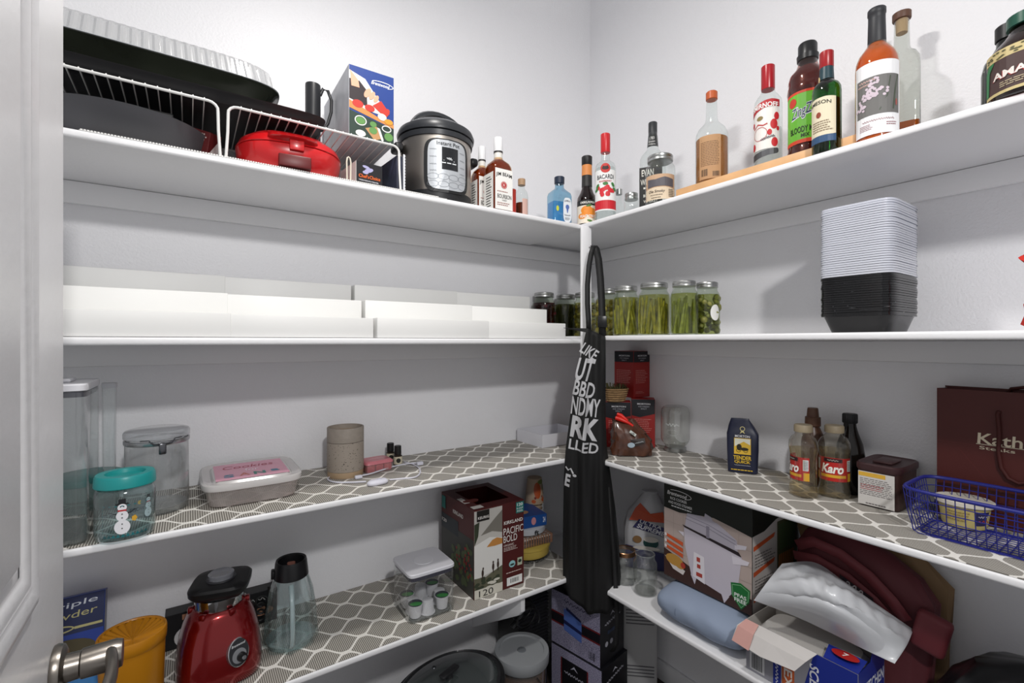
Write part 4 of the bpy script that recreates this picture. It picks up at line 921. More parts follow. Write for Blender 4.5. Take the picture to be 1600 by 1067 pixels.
MB().loft([(0, r*.95), (.002, r*.97), (H*.12, r*.97)], 48).build('foot', mat('#b39a7c', rough=.55), t)
MB().loft([(H*.712, r*.985), (H*.715, r), (H*.99, r), (H, r*.98), (H, r*.90), (H*.90, r*.88), (H*.885, r*.86)], 48).build('dish', mat('#938a80', rough=.6, var=.06, vscale=80), t, smooth=40)
MB().loft([(H*.888, r*.85), (H*.91, r*.86)], 40).build('wax', mat('#a78f76', rough=.3), t)
# wax melts
p = on_z(592, 737, Z3); c = (p[0], p[1]+.03, Z3)
t = thing('wax_melts', 'pink clamshell of wax melts beside the speckled warmer', 'wax melts', c, math.radians(6))
wx = mat('#c9737a', rough=.35)
for i in range(3):
    for j in range(2):
        MB().box(-.045+i*.0305, -.032+j*.033, .001, -.017+i*.0305, -.001+j*.033, .027).build('wax_cube', wx, t, bevel=.004)
MB().loft([(0, .047, .036, 8), (.029, .050, .038, 8)], 32, cap1=False).build('shell', glass('#f0d3d4', refl=1.4, haze=.15), t)
MB().loft([(.029, .051, .039, 8), (.035, .050, .038, 7), (.040, .044, .033, 6)], 32).build('lid', mat('#c97680', rough=.3), t, smooth=40)
prt(t, 'lettering', '#f0d9dc', top(.040), Q(8, 0, 0, .05, .010), layer=2)
def oil(label, px, py, top_, wpx):
    c, r = near(px, py, Z3, wpx); H = HH(c, top_+2)
    t = thing('oil_bottle', label, 'bottle', c, face(c, 10), 'little oil bottles by the warmer')
    MB().loft([(0, r*.93), (.001, r), (H*.48, r), (H*.56, r*.7), (H*.60, r*.6)], 24).build('glass', mat('#241b14', rough=.15), t)
    MB().loft([(H*.56, r*.78), (H*.57, r*.82), (H*.98, r*.78), (H, r*.7)], 24).build('cap', mat('#111112', rough=.45), t)
    prt(t, 'label', '#cfc7b0', cyl(r), RW(-r*1.2, H*.08, r*1.2, H*.46))
    prt(t, 'emblem', '#24231f', cyl(r), E(0, H*.27, r*.5, H*.12), layer=2)
oil('taller dark oil bottle with black cap behind the wax melts', 610, 722, 690, 14)
oil('shorter dark oil bottle with round emblem right of the wax melts', 621.5, 728, 694, 14)
# white cord with an in-line switch
t = thing('switched_cord', 'white power cord with oval switch lying in front of the warmer', 'cord', on_z(590, 752, Z3))
o0 = Vector(t.location)
def cordpts(L, dz=.0032):
    P_ = [Vector(on_z(a, b_, Z3)) - o0 + Vector((0, 0, dz)) for a, b_ in L]; out = []
    for i in range(len(P_)-1):
        p0, p1, p2, p3 = P_[max(i-1, 0)], P_[i], P_[i+1], P_[min(i+2, len(P_)-1)]
        for k in range(5):
            s = k/5; out.append(.5*((2*p1)+(p2-p0)*s+(2*p0-5*p1+4*p2-p3)*s*s+(3*p1-p0-3*p2+p3)*s**3))
    return out + [P_[-1]]
cw = mat('#d9d9e4', rough=.4)
MB().tube(cordpts([(533, 746), (522, 745), (513, 748), (514, 752), (526, 755), (550, 755), (572, 754)]), .0026, 8).build('cable', cw, t)
MB().tube(cordpts([(609, 751), (630, 749), (648, 747), (656, 741), (655, 733), (646, 727), (632, 723)]), .0026, 8).build('cable', cw, t)
MB().tube(cordpts([(655, 726), (640, 727), (618, 731), (598, 737), (580, 743), (566, 746)], .007), .0026, 8).build('cable', cw, t)
q = Vector(on_z(590, 757, Z3)) - o0
MB().loft([(0, .030, .013, 2.4), (.004, .034, .017, 2.4), (.010, .034, .017, 2.4), (.016, .026, .012, 2.2)], 36, M=tr(q.x, q.y, .0005) @ rot('Z', 5)).build('switch', cw, t, smooth=60)
MB().loft([(.0155, .008, .006), (.018, .006, .004)], 16, M=tr(q.x+.006, q.y, .0005)).build('switch_button', mat('#c2c2cf', rough=.4), t)
q = Vector(on_z(655, 727, Z3)) - o0
MB().box(q.x-.010, q.y-.008, .001, q.x+.014, q.y+.008, .013).build('plug', cw, t, bevel=.003)
q = Vector(on_z(561, 748, Z3)) - o0
MB().box(q.x-.014, q.y-.007, .001, q.x+.010, q.y+.007, .012).build('plug', cw, t, bevel=.003)
# open white tray in the corner
p1 = on_z(847.5, 700, Z3); p0 = on_z(811.5, 686.5, Z3); hh = zat(p1, 680)-Z3
x0 = p1[0]; y0 = p1[1]; y1 = min(p0[1], YW-.02); x1 = x0+.24; k = .003
t = thing('white_tray', 'open white rectangular tray in the corner behind the apron', 'tray', ((x0+x1)/2, (y0+y1)/2, Z3))
w, d = (x1-x0)/2, (y1-y0)/2; tm = mat('#dcdce2', rough=.5)
MB().box(-w, -d, 0, w, d, k).build('tray_floor', tm, t)
MB().box(-w, -d, k, w, -d+k, hh).build('side', tm, t); MB().box(-w, d-k, k, w, d, hh).build('side', tm, t)
MB().box(-w, -d+k, k, -w+k, d-k, hh).build('side', tm, t); MB().box(w-k, -d+k, k, w, d-k, hh).build('side', tm, t)
# ================================================================ third shelf, right
Z3R = ZR[2]+.0026
def salt_box(label, c, rz, w, d, h, faces=('f',)):
    t = carton('salt_box', label, 'box', c, rz, w, d, h, mat('#9c1f1c', rough=.45), group='red salt cartons in the corner')
    for f in faces:
        S = front(d/2) if f == 'f' else side_l(w/2) if f == 'l' else side_r(w/2); W = (w if f == 'f' else d)/2
        prt(t, 'panel', '#18181f', S, P((-W+.001, h-.001), (-W+.001, h*.66), (-W*.3, h*.62), (W-.001, h*.70), (W-.001, h-.001)) if c[2] < 1.1 else R(-W+.001, h*.76, W-.001, h-.001))
        prt(t, 'lettering', '#d8d8dc', S, T('MORTON', W*.05, h*.90, W*1.1, h*.035, .02), layer=2)
        prt(t, 'lettering_small', '#b9b9c2', S, T('ICE CREAM', W*.05, h*.845, W*.9, h*.025), T('SALT', W*.05, h*.80, W*.5, h*.025), layer=2)
        prt(t, 'fine_print', '#c98078', S, LINES(-W*.75, W*.75, h*.30, h*.60, 8, .35), LINES(-W*.75, W*.3, h*.08, h*.14, 2, .35), layer=2)
    return t
c = on_x(1004.5, XW-.075, Z3R); hA = zat(c, 622)-Z3R
cA = c
salt_box('lower red salt carton standing against the right wall', c, math.radians(-48), .098, .075, hA)
c = on_y(965, cA[1]+.062, Z3R)
salt_box('lower red salt carton next to the apron', c, math.radians(-44), .108, .075, hA-.012)
cB = c
xb = XW-.004; yb = on_x(1015, xb)[1]; xa = yb/math.tan(math.atan2(on_x(990, 1)[1], 1)); ya = on_x(960, xa)[1]
salt_box('topmost red salt carton stacked on the two lower ones', ((xa+xb)/2, (yb+ya)/2, Z3R+hA+.0006), 0, xb-xa, ya-yb, zat((xa, yb), 549)-Z3R-hA, ('f', 'l'))
# small woven basket perched on the left salt carton
c = on_y(962, cB[1]-.004, Z3R+hA-.0115); H = HH(c, 598)
t = thing('wicker_basket', 'tiny woven basket filled with dried moss on the salt carton', 'basket', c, 0)
wk = mat('#a3835c', rough=.8, var=.3, vscale=90); r = rad(c, 44)
for i in range(6):
    z = H*.04+i*H*.12; q = r*(.74+.05*i)
    MB().tube([((q+.0013*(1 if k % 2 else -1))*math.cos(2*PI*k/32), (q+.0013*(1 if k % 2 else -1))*math.sin(2*PI*k/32)*.8, z+.003) for k in range(32)], .0032, 6, closed=True).build('woven_ring', wk, t)
MB().loft([(.0, r*.70, r*.56), (.002, r*.72, r*.58), (H*.66, r*.96, r*.77)], 28).build('lining', mat('#7d6244', rough=.9), t)
random.seed(4); b = MB()
for i in range(70):
    a = random.uniform(0, 2*PI); q = r*.85*math.sqrt(random.random()); x, y = q*math.cos(a), q*.8*math.sin(a)
    b.tube([(x, y, H*.62), (x+random.uniform(-.006, .006), y+random.uniform(-.006, .006), H*random.uniform(.75, 1.0))], .0016, 5)
o = b.build('moss', mat('#4f4b2c', rough=.9), t); o['kind'] = 'stuff'
# crumpled coffee bag closed with a red clip
p = on_z(985, 716, Z3R); c = (p[0]+.044, p[1]+.036, Z3R)
t = thing('coffee_bag', 'crumpled shiny brown coffee bag with a red clip', 'bag', c, face(c, 8))
foil = mat('#4a2a1c', rough=.25, coat=.5, var=.35, vscale=30)
def crumple(rows_, seg, seed, amp, M=None):
    """a soft pouch: rings (z, rx, ry, n, cx, cy) with random creases"""
    random.seed(seed); ph = [random.uniform(0, 6.28) for _ in range(8)]; out = []
    for z, rx, ry, n, cx, cy in rows_:
        row = []
        for i in range(seg):
            a = 2*PI*i/seg
            k = 1 + amp*(.5*math.sin(3*a+ph[0]+z*30)+.5*math.sin(7*a+ph[1]-z*55)+.35*math.sin(13*a+ph[2]+z*90))
            row.append((cx+rx*k*sel(n, math.sin(a)), cy-ry*k*sel(n, math.cos(a)), z+amp*.012*math.sin(5*a+ph[3])*(z > .01)))
        out.append(row)
    return out
b = MB(); rows = crumple([(0, .055, .026, 3, 0, 0), (.004, .070, .036, 3, 0, 0), (.03, .080, .040, 2.4, .006, 0), (.06, .076, .038, 2.4, .006, 0), (.09, .064, .030, 3, -.006, .006), (.11, .054, .020, 3, -.018, .012), (.132, .042, .008, 4, -.026, .020), (.140, .040, .004, 4, -.030, .022)], 56, 6, .17)
b.grid(rows, loop=True); b.f += [tuple(reversed(range(56))), tuple(range(7*56, 8*56))]
b.build('bag', foil, t, smooth=25)
ic = lambda u, v, o: (u, -.046-o+max(0, v-.06)*.30, v)
prt(t, 'sticker', '#b9bfb9', ic, P((-.012, .098), (.010, .082), (.016, .090), (-.006, .106)), layer=8)
prt(t, 'sticker_print', '#2a2a28', ic, BARS(-.006, .009, .088, .096, 6), layer=10)
prt(t, 'emblem', '#9fb0bb', ic, E(-.006, .050, .014, .010), layer=14)
prt(t, 'label_band', '#20140e', ic, P((-.01, .070), (.046, .078), (.048, .060), (.008, .044)), layer=10)
prt(t, 'lettering', '#c0c8cc', ic, Q(5, .024, .061, .034, .006, .01, 0, 14), layer=14)
rc = mat('#d2251b', rough=.35)
MB().tube([(-.060, .010, .146), (-.045, .006, .143), (-.010, .002, .128), (.008, 0, .116)], [.008, .010, .006, .005], 8).build('clip', rc, t, smooth=60)
MB().tube([(-.052, .018, .160), (-.038, .012, .156), (-.012, .006, .136)], [.007, .008, .004], 8).build('clip_lever', rc, t, smooth=60)
# upside-down jar
c, r = near(1055, 709, Z3R, 46); H = HH(c, 634)
t = thing('upturned_jar', 'empty glass jar standing upside down on its metal ring', 'jar', c, face(c))
MB().loft([(.010, r*.68), (H*.13, r*.70), (H*.17, r*.80), (H*.22, r*.93), (H*.28, r*.99), (H*.86, r*.99), (H*.94, r*.93), (H*.985, r*.82), (H, r*.70), (H*.985, r*.55)], 40, cap0=False).build('glass', glass('#f1f3f0', refl=2.2, haze=.03), t, smooth=50)
MB().loft([(0, r*.72), (.002, r*.76), (.016, r*.755), (.018, r*.72)], 40).build('lid_ring', lidmetal(), t, smooth=35)
prt(t, 'embossing', '#c9cdcb', cyl(r*.99), Q(4, -r*.2, H*.62, r*.9, H*.08), RING(-r*.2, H*.45, r*.4, H*.06, .001), layer=2, rough=.2)
# blue curing-salt bag
p = on_z(1160, 740, Z3R); c = (p[0]+.028, p[1]+.015, Z3R); H = HH(c, 654)
t = thing('salt_bag', 'navy blue paper bag of curing salt with yellow picture', 'bag', c, math.radians(-62))
nb = mat('#1b2038', rough=.42, bump=.4, bscale=25)
rows = crumple([(0, .044, .026, 6, 0, 0), (.003, .047, .029, 6, 0, 0), (H*.45, .049, .030, 6, 0, 0), (H*.72, .050, .027, 5, 0, 0), (H*.86, .040, .018, 4, -.004, 0), (H*.97, .030, .006, 4, -.008, .004), (H, .028, .004, 4, -.008, .004)], 48, 3, .025)
b = MB(); b.grid(rows, loop=True); b.f += [tuple(reversed(range(48))), tuple(range(6*48, 7*48))]; b.build('bag', nb, t, smooth=35)
F = lambda u, v, o: (u, -.0305-o-.0006+max(0, v-H*.70)*.28, v)
prt(t, 'picture', '#d8b13a', F, R(-.026, H*.36, .026, H*.66), layer=5)
prt(t, 'picture_white', '#dcdccc', F, P((-.024, H*.65), (.024, H*.65), (.024, H*.54), (.004, H*.60), (-.024, H*.50)), layer=6)
prt(t, 'figure_print', '#2a2414', F, E(-.010, H*.49, .008, H*.06), E(.006, H*.46, .013, H*.03), RING(-.012, H*.43, .007, H*.035, .0015), RING(.010, H*.43, .007, H*.035, .0015), layer=7)
prt(t, 'lettering', '#d8d8dc', F, T('MORTON', 0, H*.695, .046, H*.045, .02), Q(9, 0, H*.155, .05, H*.02), layer=6)
prt(t, 'lettering_yellow', '#d4b032', F, T('TENDER', 0, H*.295, .056, H*.075, .03), T('QUICK', 0, H*.215, .05, H*.06, .03), LINES(-.035, .035, H*.05, H*.085, 1, .5, .1), layer=6)
prt(t, 'ribbon_print', '#cbbf86', F, RING(0, H*.83, .008, H*.042, .002), P((-.008, H*.74), (-.003, H*.80), (.003, H*.80), (.008, H*.74), (0, H*.77)), layer=8)
prt(t, 'side_print', '#a9abb8', side_r(.051), LINES(-.018, .018, H*.50, H*.70, 7, .5), LINES(-.012, .018, H*.2, H*.26, 2, .4), layer=2)
# corn syrup bottles and two dark bottles behind
SY = [(0, .88), (.012, .97), (.05, 1.0), (.10, .98), (.20, .90), (.24, .90), (.56, .90), (.60, .94), (.70, 1.0), (.76, .97), (.82, .80), (.855, .58), (.88, .50), (.92, .50)]
def syrup(label, px, py, top_, wpx, turn):
    c, r = near(px, py, Z3R, wpx); H = HH(c, top_+3)
    t, rg = bottle('syrup_bottle', label, 'bottle', c, face(c, turn), SY, H, r, gm=glass('#faf8f2', refl=1.5, haze=.015), liq=liquid('#f0e8d2', haze=.04), lev=.66, cap=[(.895, .54), (.90, .60), (.985, .60), (1, .55)], capm=mat('#8d8069', rough=.5), ry=r*.86, n=2.6, group='corn syrup bottles')
    S = lambda u, v, o: (( r*.90+o)*math.sin(u/r), -(r*.86*.90+o+.0006)*math.cos(u/r), v)
    prt(t, 'label', '#b3201b', S, RW(-r*1.5, H*.235, r*1.5, H*.56), layer=2, rough=.4)
    prt(t, 'lettering', '#eae6df', S, T('Karo', 0, H*.41, r*1.45, H*.13, .035, .2), layer=6)
    prt(t, 'label_dark', '#2a1416', S, RW(-r*.62, H*.50, r*.62, H*.552), layer=4)
    prt(t, 'lettering_small', '#d8cfc0', S, Q(4, 0, H*.527, r*.7, H*.025), layer=6)
    prt(t, 'label_gold', '#d3a02a', S, RW(-r*.9, H*.285, r*.9, H*.325), RW(r*1.05, H*.24, r*1.5, H*.35), RW(-r*1.5, H*.24, -r*1.05, H*.35), layer=4)
    prt(t, 'facts_panel', '#d9dcdc', S, RW(r*1.0, H*.38, r*1.42, H*.53), RW(-r*1.42, H*.38, -r*1.0, H*.53), layer=4)
    prt(t, 'facts_print', '#54585c', S, LINES(r*1.04, r*1.38, H*.39, H*.52, 6, .4, .1), layer=6)
    return t
syrup('clear corn syrup bottle with red label, showing its side, left of its twin', 1255, 779, 660, 50, -62)
syrup('clear corn syrup bottle with red label, facing front, beside the brown tub', 1303.5, 780, 661, 53, -6)
c = on_x(1270, XE+.325, Z3R); H = HH(c, 637); r = rad(c, 38)
t = thing('chocolate_syrup_bottle', 'brown squeeze bottle with stepped cap behind the corn syrup', 'bottle', c, 0)
MB().loft([(0, r*.9), (.006, r), (H*.55, r), (H*.66, r*.86), (H*.76, r*.55)], 32).build('body', mat('#4b2f20', rough=.35), t, smooth=50)
MB().loft([(H*.76, r*.60), (H*.77, r*.68), (H*.88, r*.66), (H*.885, r*.52), (H*.985, r*.46), (H, r*.42)], 28).build('cap', mat('#5a3c2b', rough=.45), t, smooth=35)
c = on_x(1328, XE+.335, Z3R); H = HH(c, 646); r = rad(c, 48)
t = thing('molasses_bottle', 'near-black bottle with ribbed cap behind the right corn syrup', 'bottle', c, 0)
MB().loft([(0, r*.9), (.006, r), (H*.48, r), (H*.62, r*.86), (H*.75, r*.58), (H*.84, r*.44), (H*.88, r*.42)], 36).build('glass', mat('#14100e', rough=.12), t, smooth=50)
bb = MB()
rows = []
for z, k in ((H*.88, .46), (H*.89, .5), (H*.985, .5), (H, .46)):
    rows.append([((r*k+(.0008 if i % 2 else 0))*math.cos(2*PI*i/48), (r*k+(.0008 if i % 2 else 0))*math.sin(2*PI*i/48), z) for i in range(48)])
bb.grid(rows, loop=True); bb.f.append(tuple(range(3*48, 4*48))); bb.build('cap', mat('#17171a', rough=.5), t)
# brown-lidded tub of cocoa
p = on_z(1405, 803, Z3R); p2 = on_z(1337, 786, Z3R); x0 = (p[0]+p2[0])/2; w = (p2[1]-p[1])/2; d = (XW-.012-x0)/2
hT = zat(p, 742)-Z3R
t = thing('cocoa_tub', 'white labelled tub with dark brown lid next to the blue basket', 'tub', (x0+d, (p[1]+p2[1])/2, Z3R), -PI/2)
MB().loft([(0, w*.93, d*.93, 7), (.003, w*.96, d*.96, 7), (hT, w*1.0, d*1.0, 7)], 48).build('tub', mat('#3a2320', rough=.45), t, smooth=40)
MB().loft([(hT-.004, w*1.05, d*1.03, 6), (hT, w*1.09, d*1.05, 6), (hT+.012, w*1.09, d*1.05, 6), (hT+.016, w*1.03, d*1.0, 6), (hT+.013, w*.9, d*.92, 6)], 56).build('lid', mat('#3b2426', rough=.4), t, smooth=40)
MB().box(-w*.45, -d*.55, hT+.0135, w*.45, d*.45, hT+.019).build('lid_boss', mat('#412829', rough=.4), t, bevel=.003)
F = front(d*1.0)
prt(t, 'label', '#c9c6c2', F, R(-w*.86, .004, w*.80, hT*.93), layer=4)
prt(t, 'label_strip', '#d3a63a', F, R(-w*.84, hT*.80, w*.4, hT*.91), layer=5)
prt(t, 'fine_print', '#6f6a6a', F, LINES(-w*.78, w*.70, hT*.30, hT*.76, 10, .4, .15), LINES(-w*.5, w*.5, hT*.06, hT*.12, 1, .5), layer=5)
prt(t, 'fine_print_red', '#b0585a', F, LINES(-w*.74, w*.6, hT*.44, hT*.60, 3, .3, .3), layer=6)
# paper carrier bag with cord handle
xB = 1.625; yL = on_x(1463.5, xB)[1]; wB = .30; zt = zat((xB, yL), 606)
t = thing('paper_bag', 'dark red paper carrier bag with cord handle behind the blue basket', 'bag', (xB+.038, yL-wB/2, Z3R), -PI/2)
h = zt-Z3R; bm_ = mat('#4c1a16', rough=.5, bump=.15, bscale=30)
W = wB/2; D_ = .036
MB().box(-W, -D_, 0, W, -D_+.0012, h).build('front_sheet', bm_, t, smooth=0)
MB().box(-W, D_-.0012, 0, W, D_, h+.003).build('back_sheet', bm_, t, smooth=0)
for s in (-1, 1):
    MB().prism([(s*W, -D_+.0012), (s*(W-.012), 0), (s*W, D_-.0012), (s*(W-.001), D_-.0012), (s*(W-.013), 0), (s*(W-.001), -D_+.0012)], 0, h).build('gusset', bm_, t, smooth=0)
MB().box(-W, -D_+.0012, 0, W, D_-.0012, .0012).build('bag_base', bm_, t, smooth=0)
F = front(D_)
prt(t, 'fold_line', '#5a2320', F, R(-W, h*.585, W, h*.589), BAND([(-W*.72, h*.55), (-W*.38, h*.34)], .0012), layer=1)
prt(t, 'lettering', '#d9cdb4', F, T("Katherine's", W*.16, h*.645, W*1.28, h*.085, .015, .05), layer=2)
prt(t, 'lettering_small', '#c9bda6', F, T('Steaks  *  Seafood', W*.14, h*.575, W*1.2, h*.026, .008), R(-W*.50, h*.597, W*.8, h*.602), layer=2)
pts = [(-W*.22, h*.86), (-W*.24, h*.84), (-W*.22, h*.70), (-W*.23, h*.56), (-W*.20, h*.45), (-W*.12, h*.38), (0, h*.355), (W*.12, h*.38), (W*.20, h*.45), (W*.23, h*.56), (W*.22, h*.70), (W*.24, h*.84), (W*.22, h*.86)]
MB().tube([(u, -D_-.006, v) for u, v in pts], .0042, 8).build('handle', mat('#431512', rough=.7), t, smooth=80)
MB().tube([(-W*.2, D_-.004, h*.98), (-W*.15, D_-.012, h*1.015), (0, D_-.014, h*1.03), (W*.15, D_-.012, h*1.015), (W*.2, D_-.004, h*.98)], .0042, 8).build('handle', mat('#431512', rough=.7), t, smooth=80)
# blue wire basket
bl = mat('#23287e', rough=.35); hb_ = .104
xf, xk = 1.405, 1.605; yl, yr = .410, -.06
t = thing('wire_basket', 'cobalt blue wire basket at the right end of the third shelf', 'basket', ((xf+xk)/2, (yl+yr)/2, Z3R), 0)
a, b2 = (xk-xf)/2, (yl-yr)/2
def rr(ax, by, z, n=7, cnt=72): return [(x, y, z) for x, y in perim(ax, by, n, cnt)]
MB().tube(rr(a, b2, hb_), .0046, 8, closed=True).build('rim', bl, t, smooth=80)
MB().tube(rr(a-.026, b2-.026, .002), .0020, 6, closed=True).build('base_ring', bl, t)
for q in (.2, .4, .6, .8):
    MB().tube(rr(a-.026*(1-q)**1.5, b2-.026*(1-q)**1.5, .002+(hb_-.002)*q), .0011, 5, closed=True).build('wire', bl, t)
def uwire(axis, v):
    if axis == 'x': pp = [(a-.002, v, hb_), (a-.010, v, hb_*.5), (a-.022, v, .008), (a-.030, v, .002)]
    else: pp = [(v, b2-.002, hb_), (v, b2-.010, hb_*.5), (v, b2-.022, .008), (v, b2-.030, .002)]
    m_ = [(-q[0], q[1], q[2]) if axis == 'x' else (q[0], -q[1], q[2]) for q in reversed(pp)]
    return pp + m_
for axis, lim in (('x', b2-.02), ('y', a-.02)):
    n = int(2*lim/.0155); base = None
    for i in range(n+1):
        v = -lim+2*lim*i/n
        if base is None: base = MB().tube(uwire(axis, 0), .0011, 5).build('wire', bl, t); o = base
        else:
            o = base.copy(); COL.objects.link(o); o.parent = t
        o.location = (0, v, 0) if axis == 'x' else (v, 0, 0)
# margarine tub in the basket
p = on_z(1508, 829, Z3R+.004); c = (p[0]+.048, p[1]+.012, Z3R+.0042)
r = .050
t = thing('margarine_tub', 'pale yellow oval tub with white lid inside the blue basket', 'tub', c, face(c))
hM = HH(c, 778)
MB().loft([(0, r*.78, r*.74), (.004, r*.83, r*.78), (hM*.86, r*.97, r*.92)], 44).build('tub', mat('#cdbd7c', rough=.45), t, smooth=40)
MB().loft([(hM*.80, r*1.05, r*1.0), (hM*.84, r*1.10, r*1.05), (hM*.97, r*1.10, r*1.05), (hM, r*1.03, r*.98), (hM*.97, r*.92, r*.86), (hM*.95, r*.85, r*.8)], 48).build('lid', mat('#cfc9be', rough=.4), t, smooth=40)
S = cone(r*.80, r*.95, .004, hM*.86)
prt(t, 'label', '#2c2a55', S, RW(r*.42, hM*.18, r*1.15, hM*.70), layer=2)
prt(t, 'lettering', '#c8443a', S, Q(3, r*.78, hM*.34, r*.55, hM*.14, .02), layer=4)
prt(t, 'lettering_light', '#d6d4e2', S, Q(5, r*.78, hM*.52, r*.55, hM*.1, .02), layer=4)
prt(t, 'fine_print', '#97814c', S, LINES(-r*.7, r*.2, hM*.25, hM*.65, 4, .4), layer=2)
# ================================================================ lowest shelf, left
Z4 = ZL[3]+.0026
# blue carton leaning against the wall
c = on_y(133, YW-.10, Z4)
t = thing('blue_carton', 'blue printed carton leaning against the wall beside the door', 'box', (c[0]-.035, YW-.135, Z4+.002), 0)
t.rotation_euler = (math.radians(-17), 0, 0)
W, D_, h = .075, .022, zat((0, 0, 0), 0) and .24
MB().box(-W, -D_, 0, W, D_, h).build('carton', mat('#1c3a92', rough=.35), t, bevel=.001, smooth=0)
F = front(D_)
prt(t, 'label_top', '#17224e', F, R(-W+.001, h*.62, W-.001, h-.001))
prt(t, 'lettering', '#c9ced8', F, T('Triple', W*.05, h*.91, W*1.5, h*.075, .0, .2, 4), layer=2)
prt(t, 'lettering_gold', '#b9b27c', F, T('Powder', W*.0, h*.81, W*1.6, h*.07, .0, .2, 4), RING(-W*.3, h*.68, W*.5, h*.04, .004), R(W*.2, h*.665, W*.95, h*.69), layer=2)
prt(t, 'photo_print', '#4a4126', F, E(0, h*.46, W*.8, h*.11), E(-W*.3, h*.43, W*.3, h*.05), layer=2)
prt(t, 'side_panel', '#8e8fa0', side_r(W), R(-D_+.001, .002, D_-.001, h-.002), layer=1)
prt(t, 'stripe_print', '#3c83c4', F, R(-W+.001, h*.02, W-.001, h*.18), layer=1)
# mustard canister with pleated lid
zt_ = .775; c = on_z(207, 986, zt_); c = (c[0], c[1], Z4); r = rad(c, 113); H = zt_-Z4
t = thing('mustard_canister', 'mustard yellow plastic canister with a pleated lid', 'canister', c, face(c))
mu = mat('#b5770f', rough=.38)
MB().loft([(0, r*.84), (.004, r*.88), (H*.90, r*.955)], 56).build('body', mu, t, smooth=40)
MB().loft([(H*.86, r*.965), (H*.87, r*.99), (H*.93, r*1.0), (H*.985, r*1.0), (H, r*.985), (H, r*.93), (H*.985, r*.90)], 64, cap1=False).build('lid', mu, t, smooth=40)
rows = []
for j in range(8):
    q = j/7; rows.append([((r*.91*q+.0003)*math.cos(2*PI*i/192), (r*.91*q+.0003)*math.sin(2*PI*i/192), H*.985-.018*(1-q**1.2)*1.0+(.0030*q*(1-q*.35))*math.sin(2*PI*i/192*24)) for i in range(192)])
MB().grid(rows, loop=True).build('pleats', mu, t, smooth=70)
# black carton along the wall behind the blender
xa = on_y(258, YW-.045)[0]; xb = on_y(432, YW-.045)[0]
t = carton('black_carton', 'black carton with plate picture lying along the wall behind the blender', 'box', ((xa+xb)/2, YW-.032, Z4), 0, xb-xa, .05, .105, mat('#17171a', rough=.5))
F = front(.025); W = (xb-xa)/2
prt(t, 'picture', '#c9c9ca', F, E(-W*.62, .03, .035, .032), layer=1)
prt(t, 'patch', '#b9866a', F, R(-W*.72, .082, -W*.60, .098), E(W*.72, .04, .03, .014), layer=2)
prt(t, 'lettering', '#a9aaa9', F, Q(5, W*.55, .08, .07, .012, .02), layer=1)
# blender motor base with a jar lid on it
c, r = near(343, 1082, Z4, 134); H = HH(c, 918)
t = thing('blender', 'metallic red blender motor base with chrome collar and round dial', 'blender', c, face(c, 6))
rm = mat('#7d0d10', rough=.2, metal=.55, coat=.6)
Hb = H*.84
MB().loft([(0, r*.92, r*.88, 3), (.005, r*.98, r*.94, 3), (Hb*.16, r*1.0, r*.96, 3), (Hb*.35, r*.98, r*.94, 3), (Hb*.60, r*.92, r*.88, 2.9), (Hb*.80, r*.82, r*.78, 2.7), (Hb*.92, r*.72, r*.69, 2.4), (Hb*.98, r*.63, r*.62, 2.2), (Hb, r*.56, r*.55, 2)], 64).build('housing', rm, t, smooth=60)
cr = mat('#c4c5c8', rough=.08, metal=1)
MB().loft([(Hb*.97, r*.585), (Hb*.985, r*.60), (Hb*1.13, r*.585), (Hb*1.14, r*.55), (Hb*1.0, r*.53)], 48).build('chrome_collar', cr, t, smooth=40)
for a in range(6):
    MB().box(-.009, -.007, 0, .009, .006, Hb*.10, M=rot('Z', a*60+20) @ tr(0, -r*.66, Hb*.90)).build('collar_lug', rm, t, bevel=.004)
Md = rot('Z', 20) @ tr(0, -r*.985, Hb*.44) @ rot('X', 80)
MB().loft([(-.030, r*.27, r*.36), (0, r*.27, r*.36), (.0008, r*.25, r*.34)], 40, M=Md).build('dial_bezel', mat('#b9babd', rough=.25, metal=.9), t)
MB().loft([(.0010, r*.25, r*.335), (.0014, r*.245, r*.33)], 40, M=Md).build('dial_plate', mat('#2c2d31', rough=.4), t)
MB().loft([(.0015, r*.18), (.0024, r*.18)], 36, M=Md @ tr(0, -r*.09, 0)).build('dial_scale', mat('#a9abb0', rough=.3, metal=.6), t)
MB().loft([(.002, r*.115), (.016, r*.10), (.018, r*.09)], 32, M=Md @ tr(.004, -r*.13, 0)).build('dial_knob', mat('#141416', rough=.35), t, smooth=40)
MB().loft([(.0182, r*.055), (.019, r*.05)], 24, M=Md @ tr(.004, -r*.13, 0)).build('knob_cap', cr, t)
lt = MB()
for vs, fs in [T('Brentwood', 0, r*.19, r*.34, r*.06, .01, .2)]: lt.add([(u, v, .0018) for u, v in vs], fs, Md)
lt.build('lettering', mat('#d6d8db', rough=.4), t, smooth=0)
zt_ = c[2]+Hb*1.141
lb = thing('jar_cover', 'black rounded-square blender lid with clear cap resting on the red base', 'lid', (c[0]+.004, c[1], zt_+.002), math.radians(-14))
MB().loft([(-.0005, r*.57, r*.57, 5), (.004, r*.62, r*.62, 4.5), (.014, r*.70, r*.70, 4.2), (.026, r*.71, r*.71, 4.2), (.032, r*.66, r*.66, 4.2), (.034, r*.5, r*.5, 4)], 56).build('lid', mat('#101012', rough=.4), lb, smooth=40)
MB().loft([(.0345, r*.31), (.048, r*.31), (.051, r*.28), (.050, r*.1)], 40).build('measuring_cap', glass('#c9cbd4', refl=2.4, haze=.3), lb, smooth=40)
MB().loft([(.0342, r*.36), (.037, r*.35)], 40).build('cap_ring', mat('#27272c', rough=.3), lb)
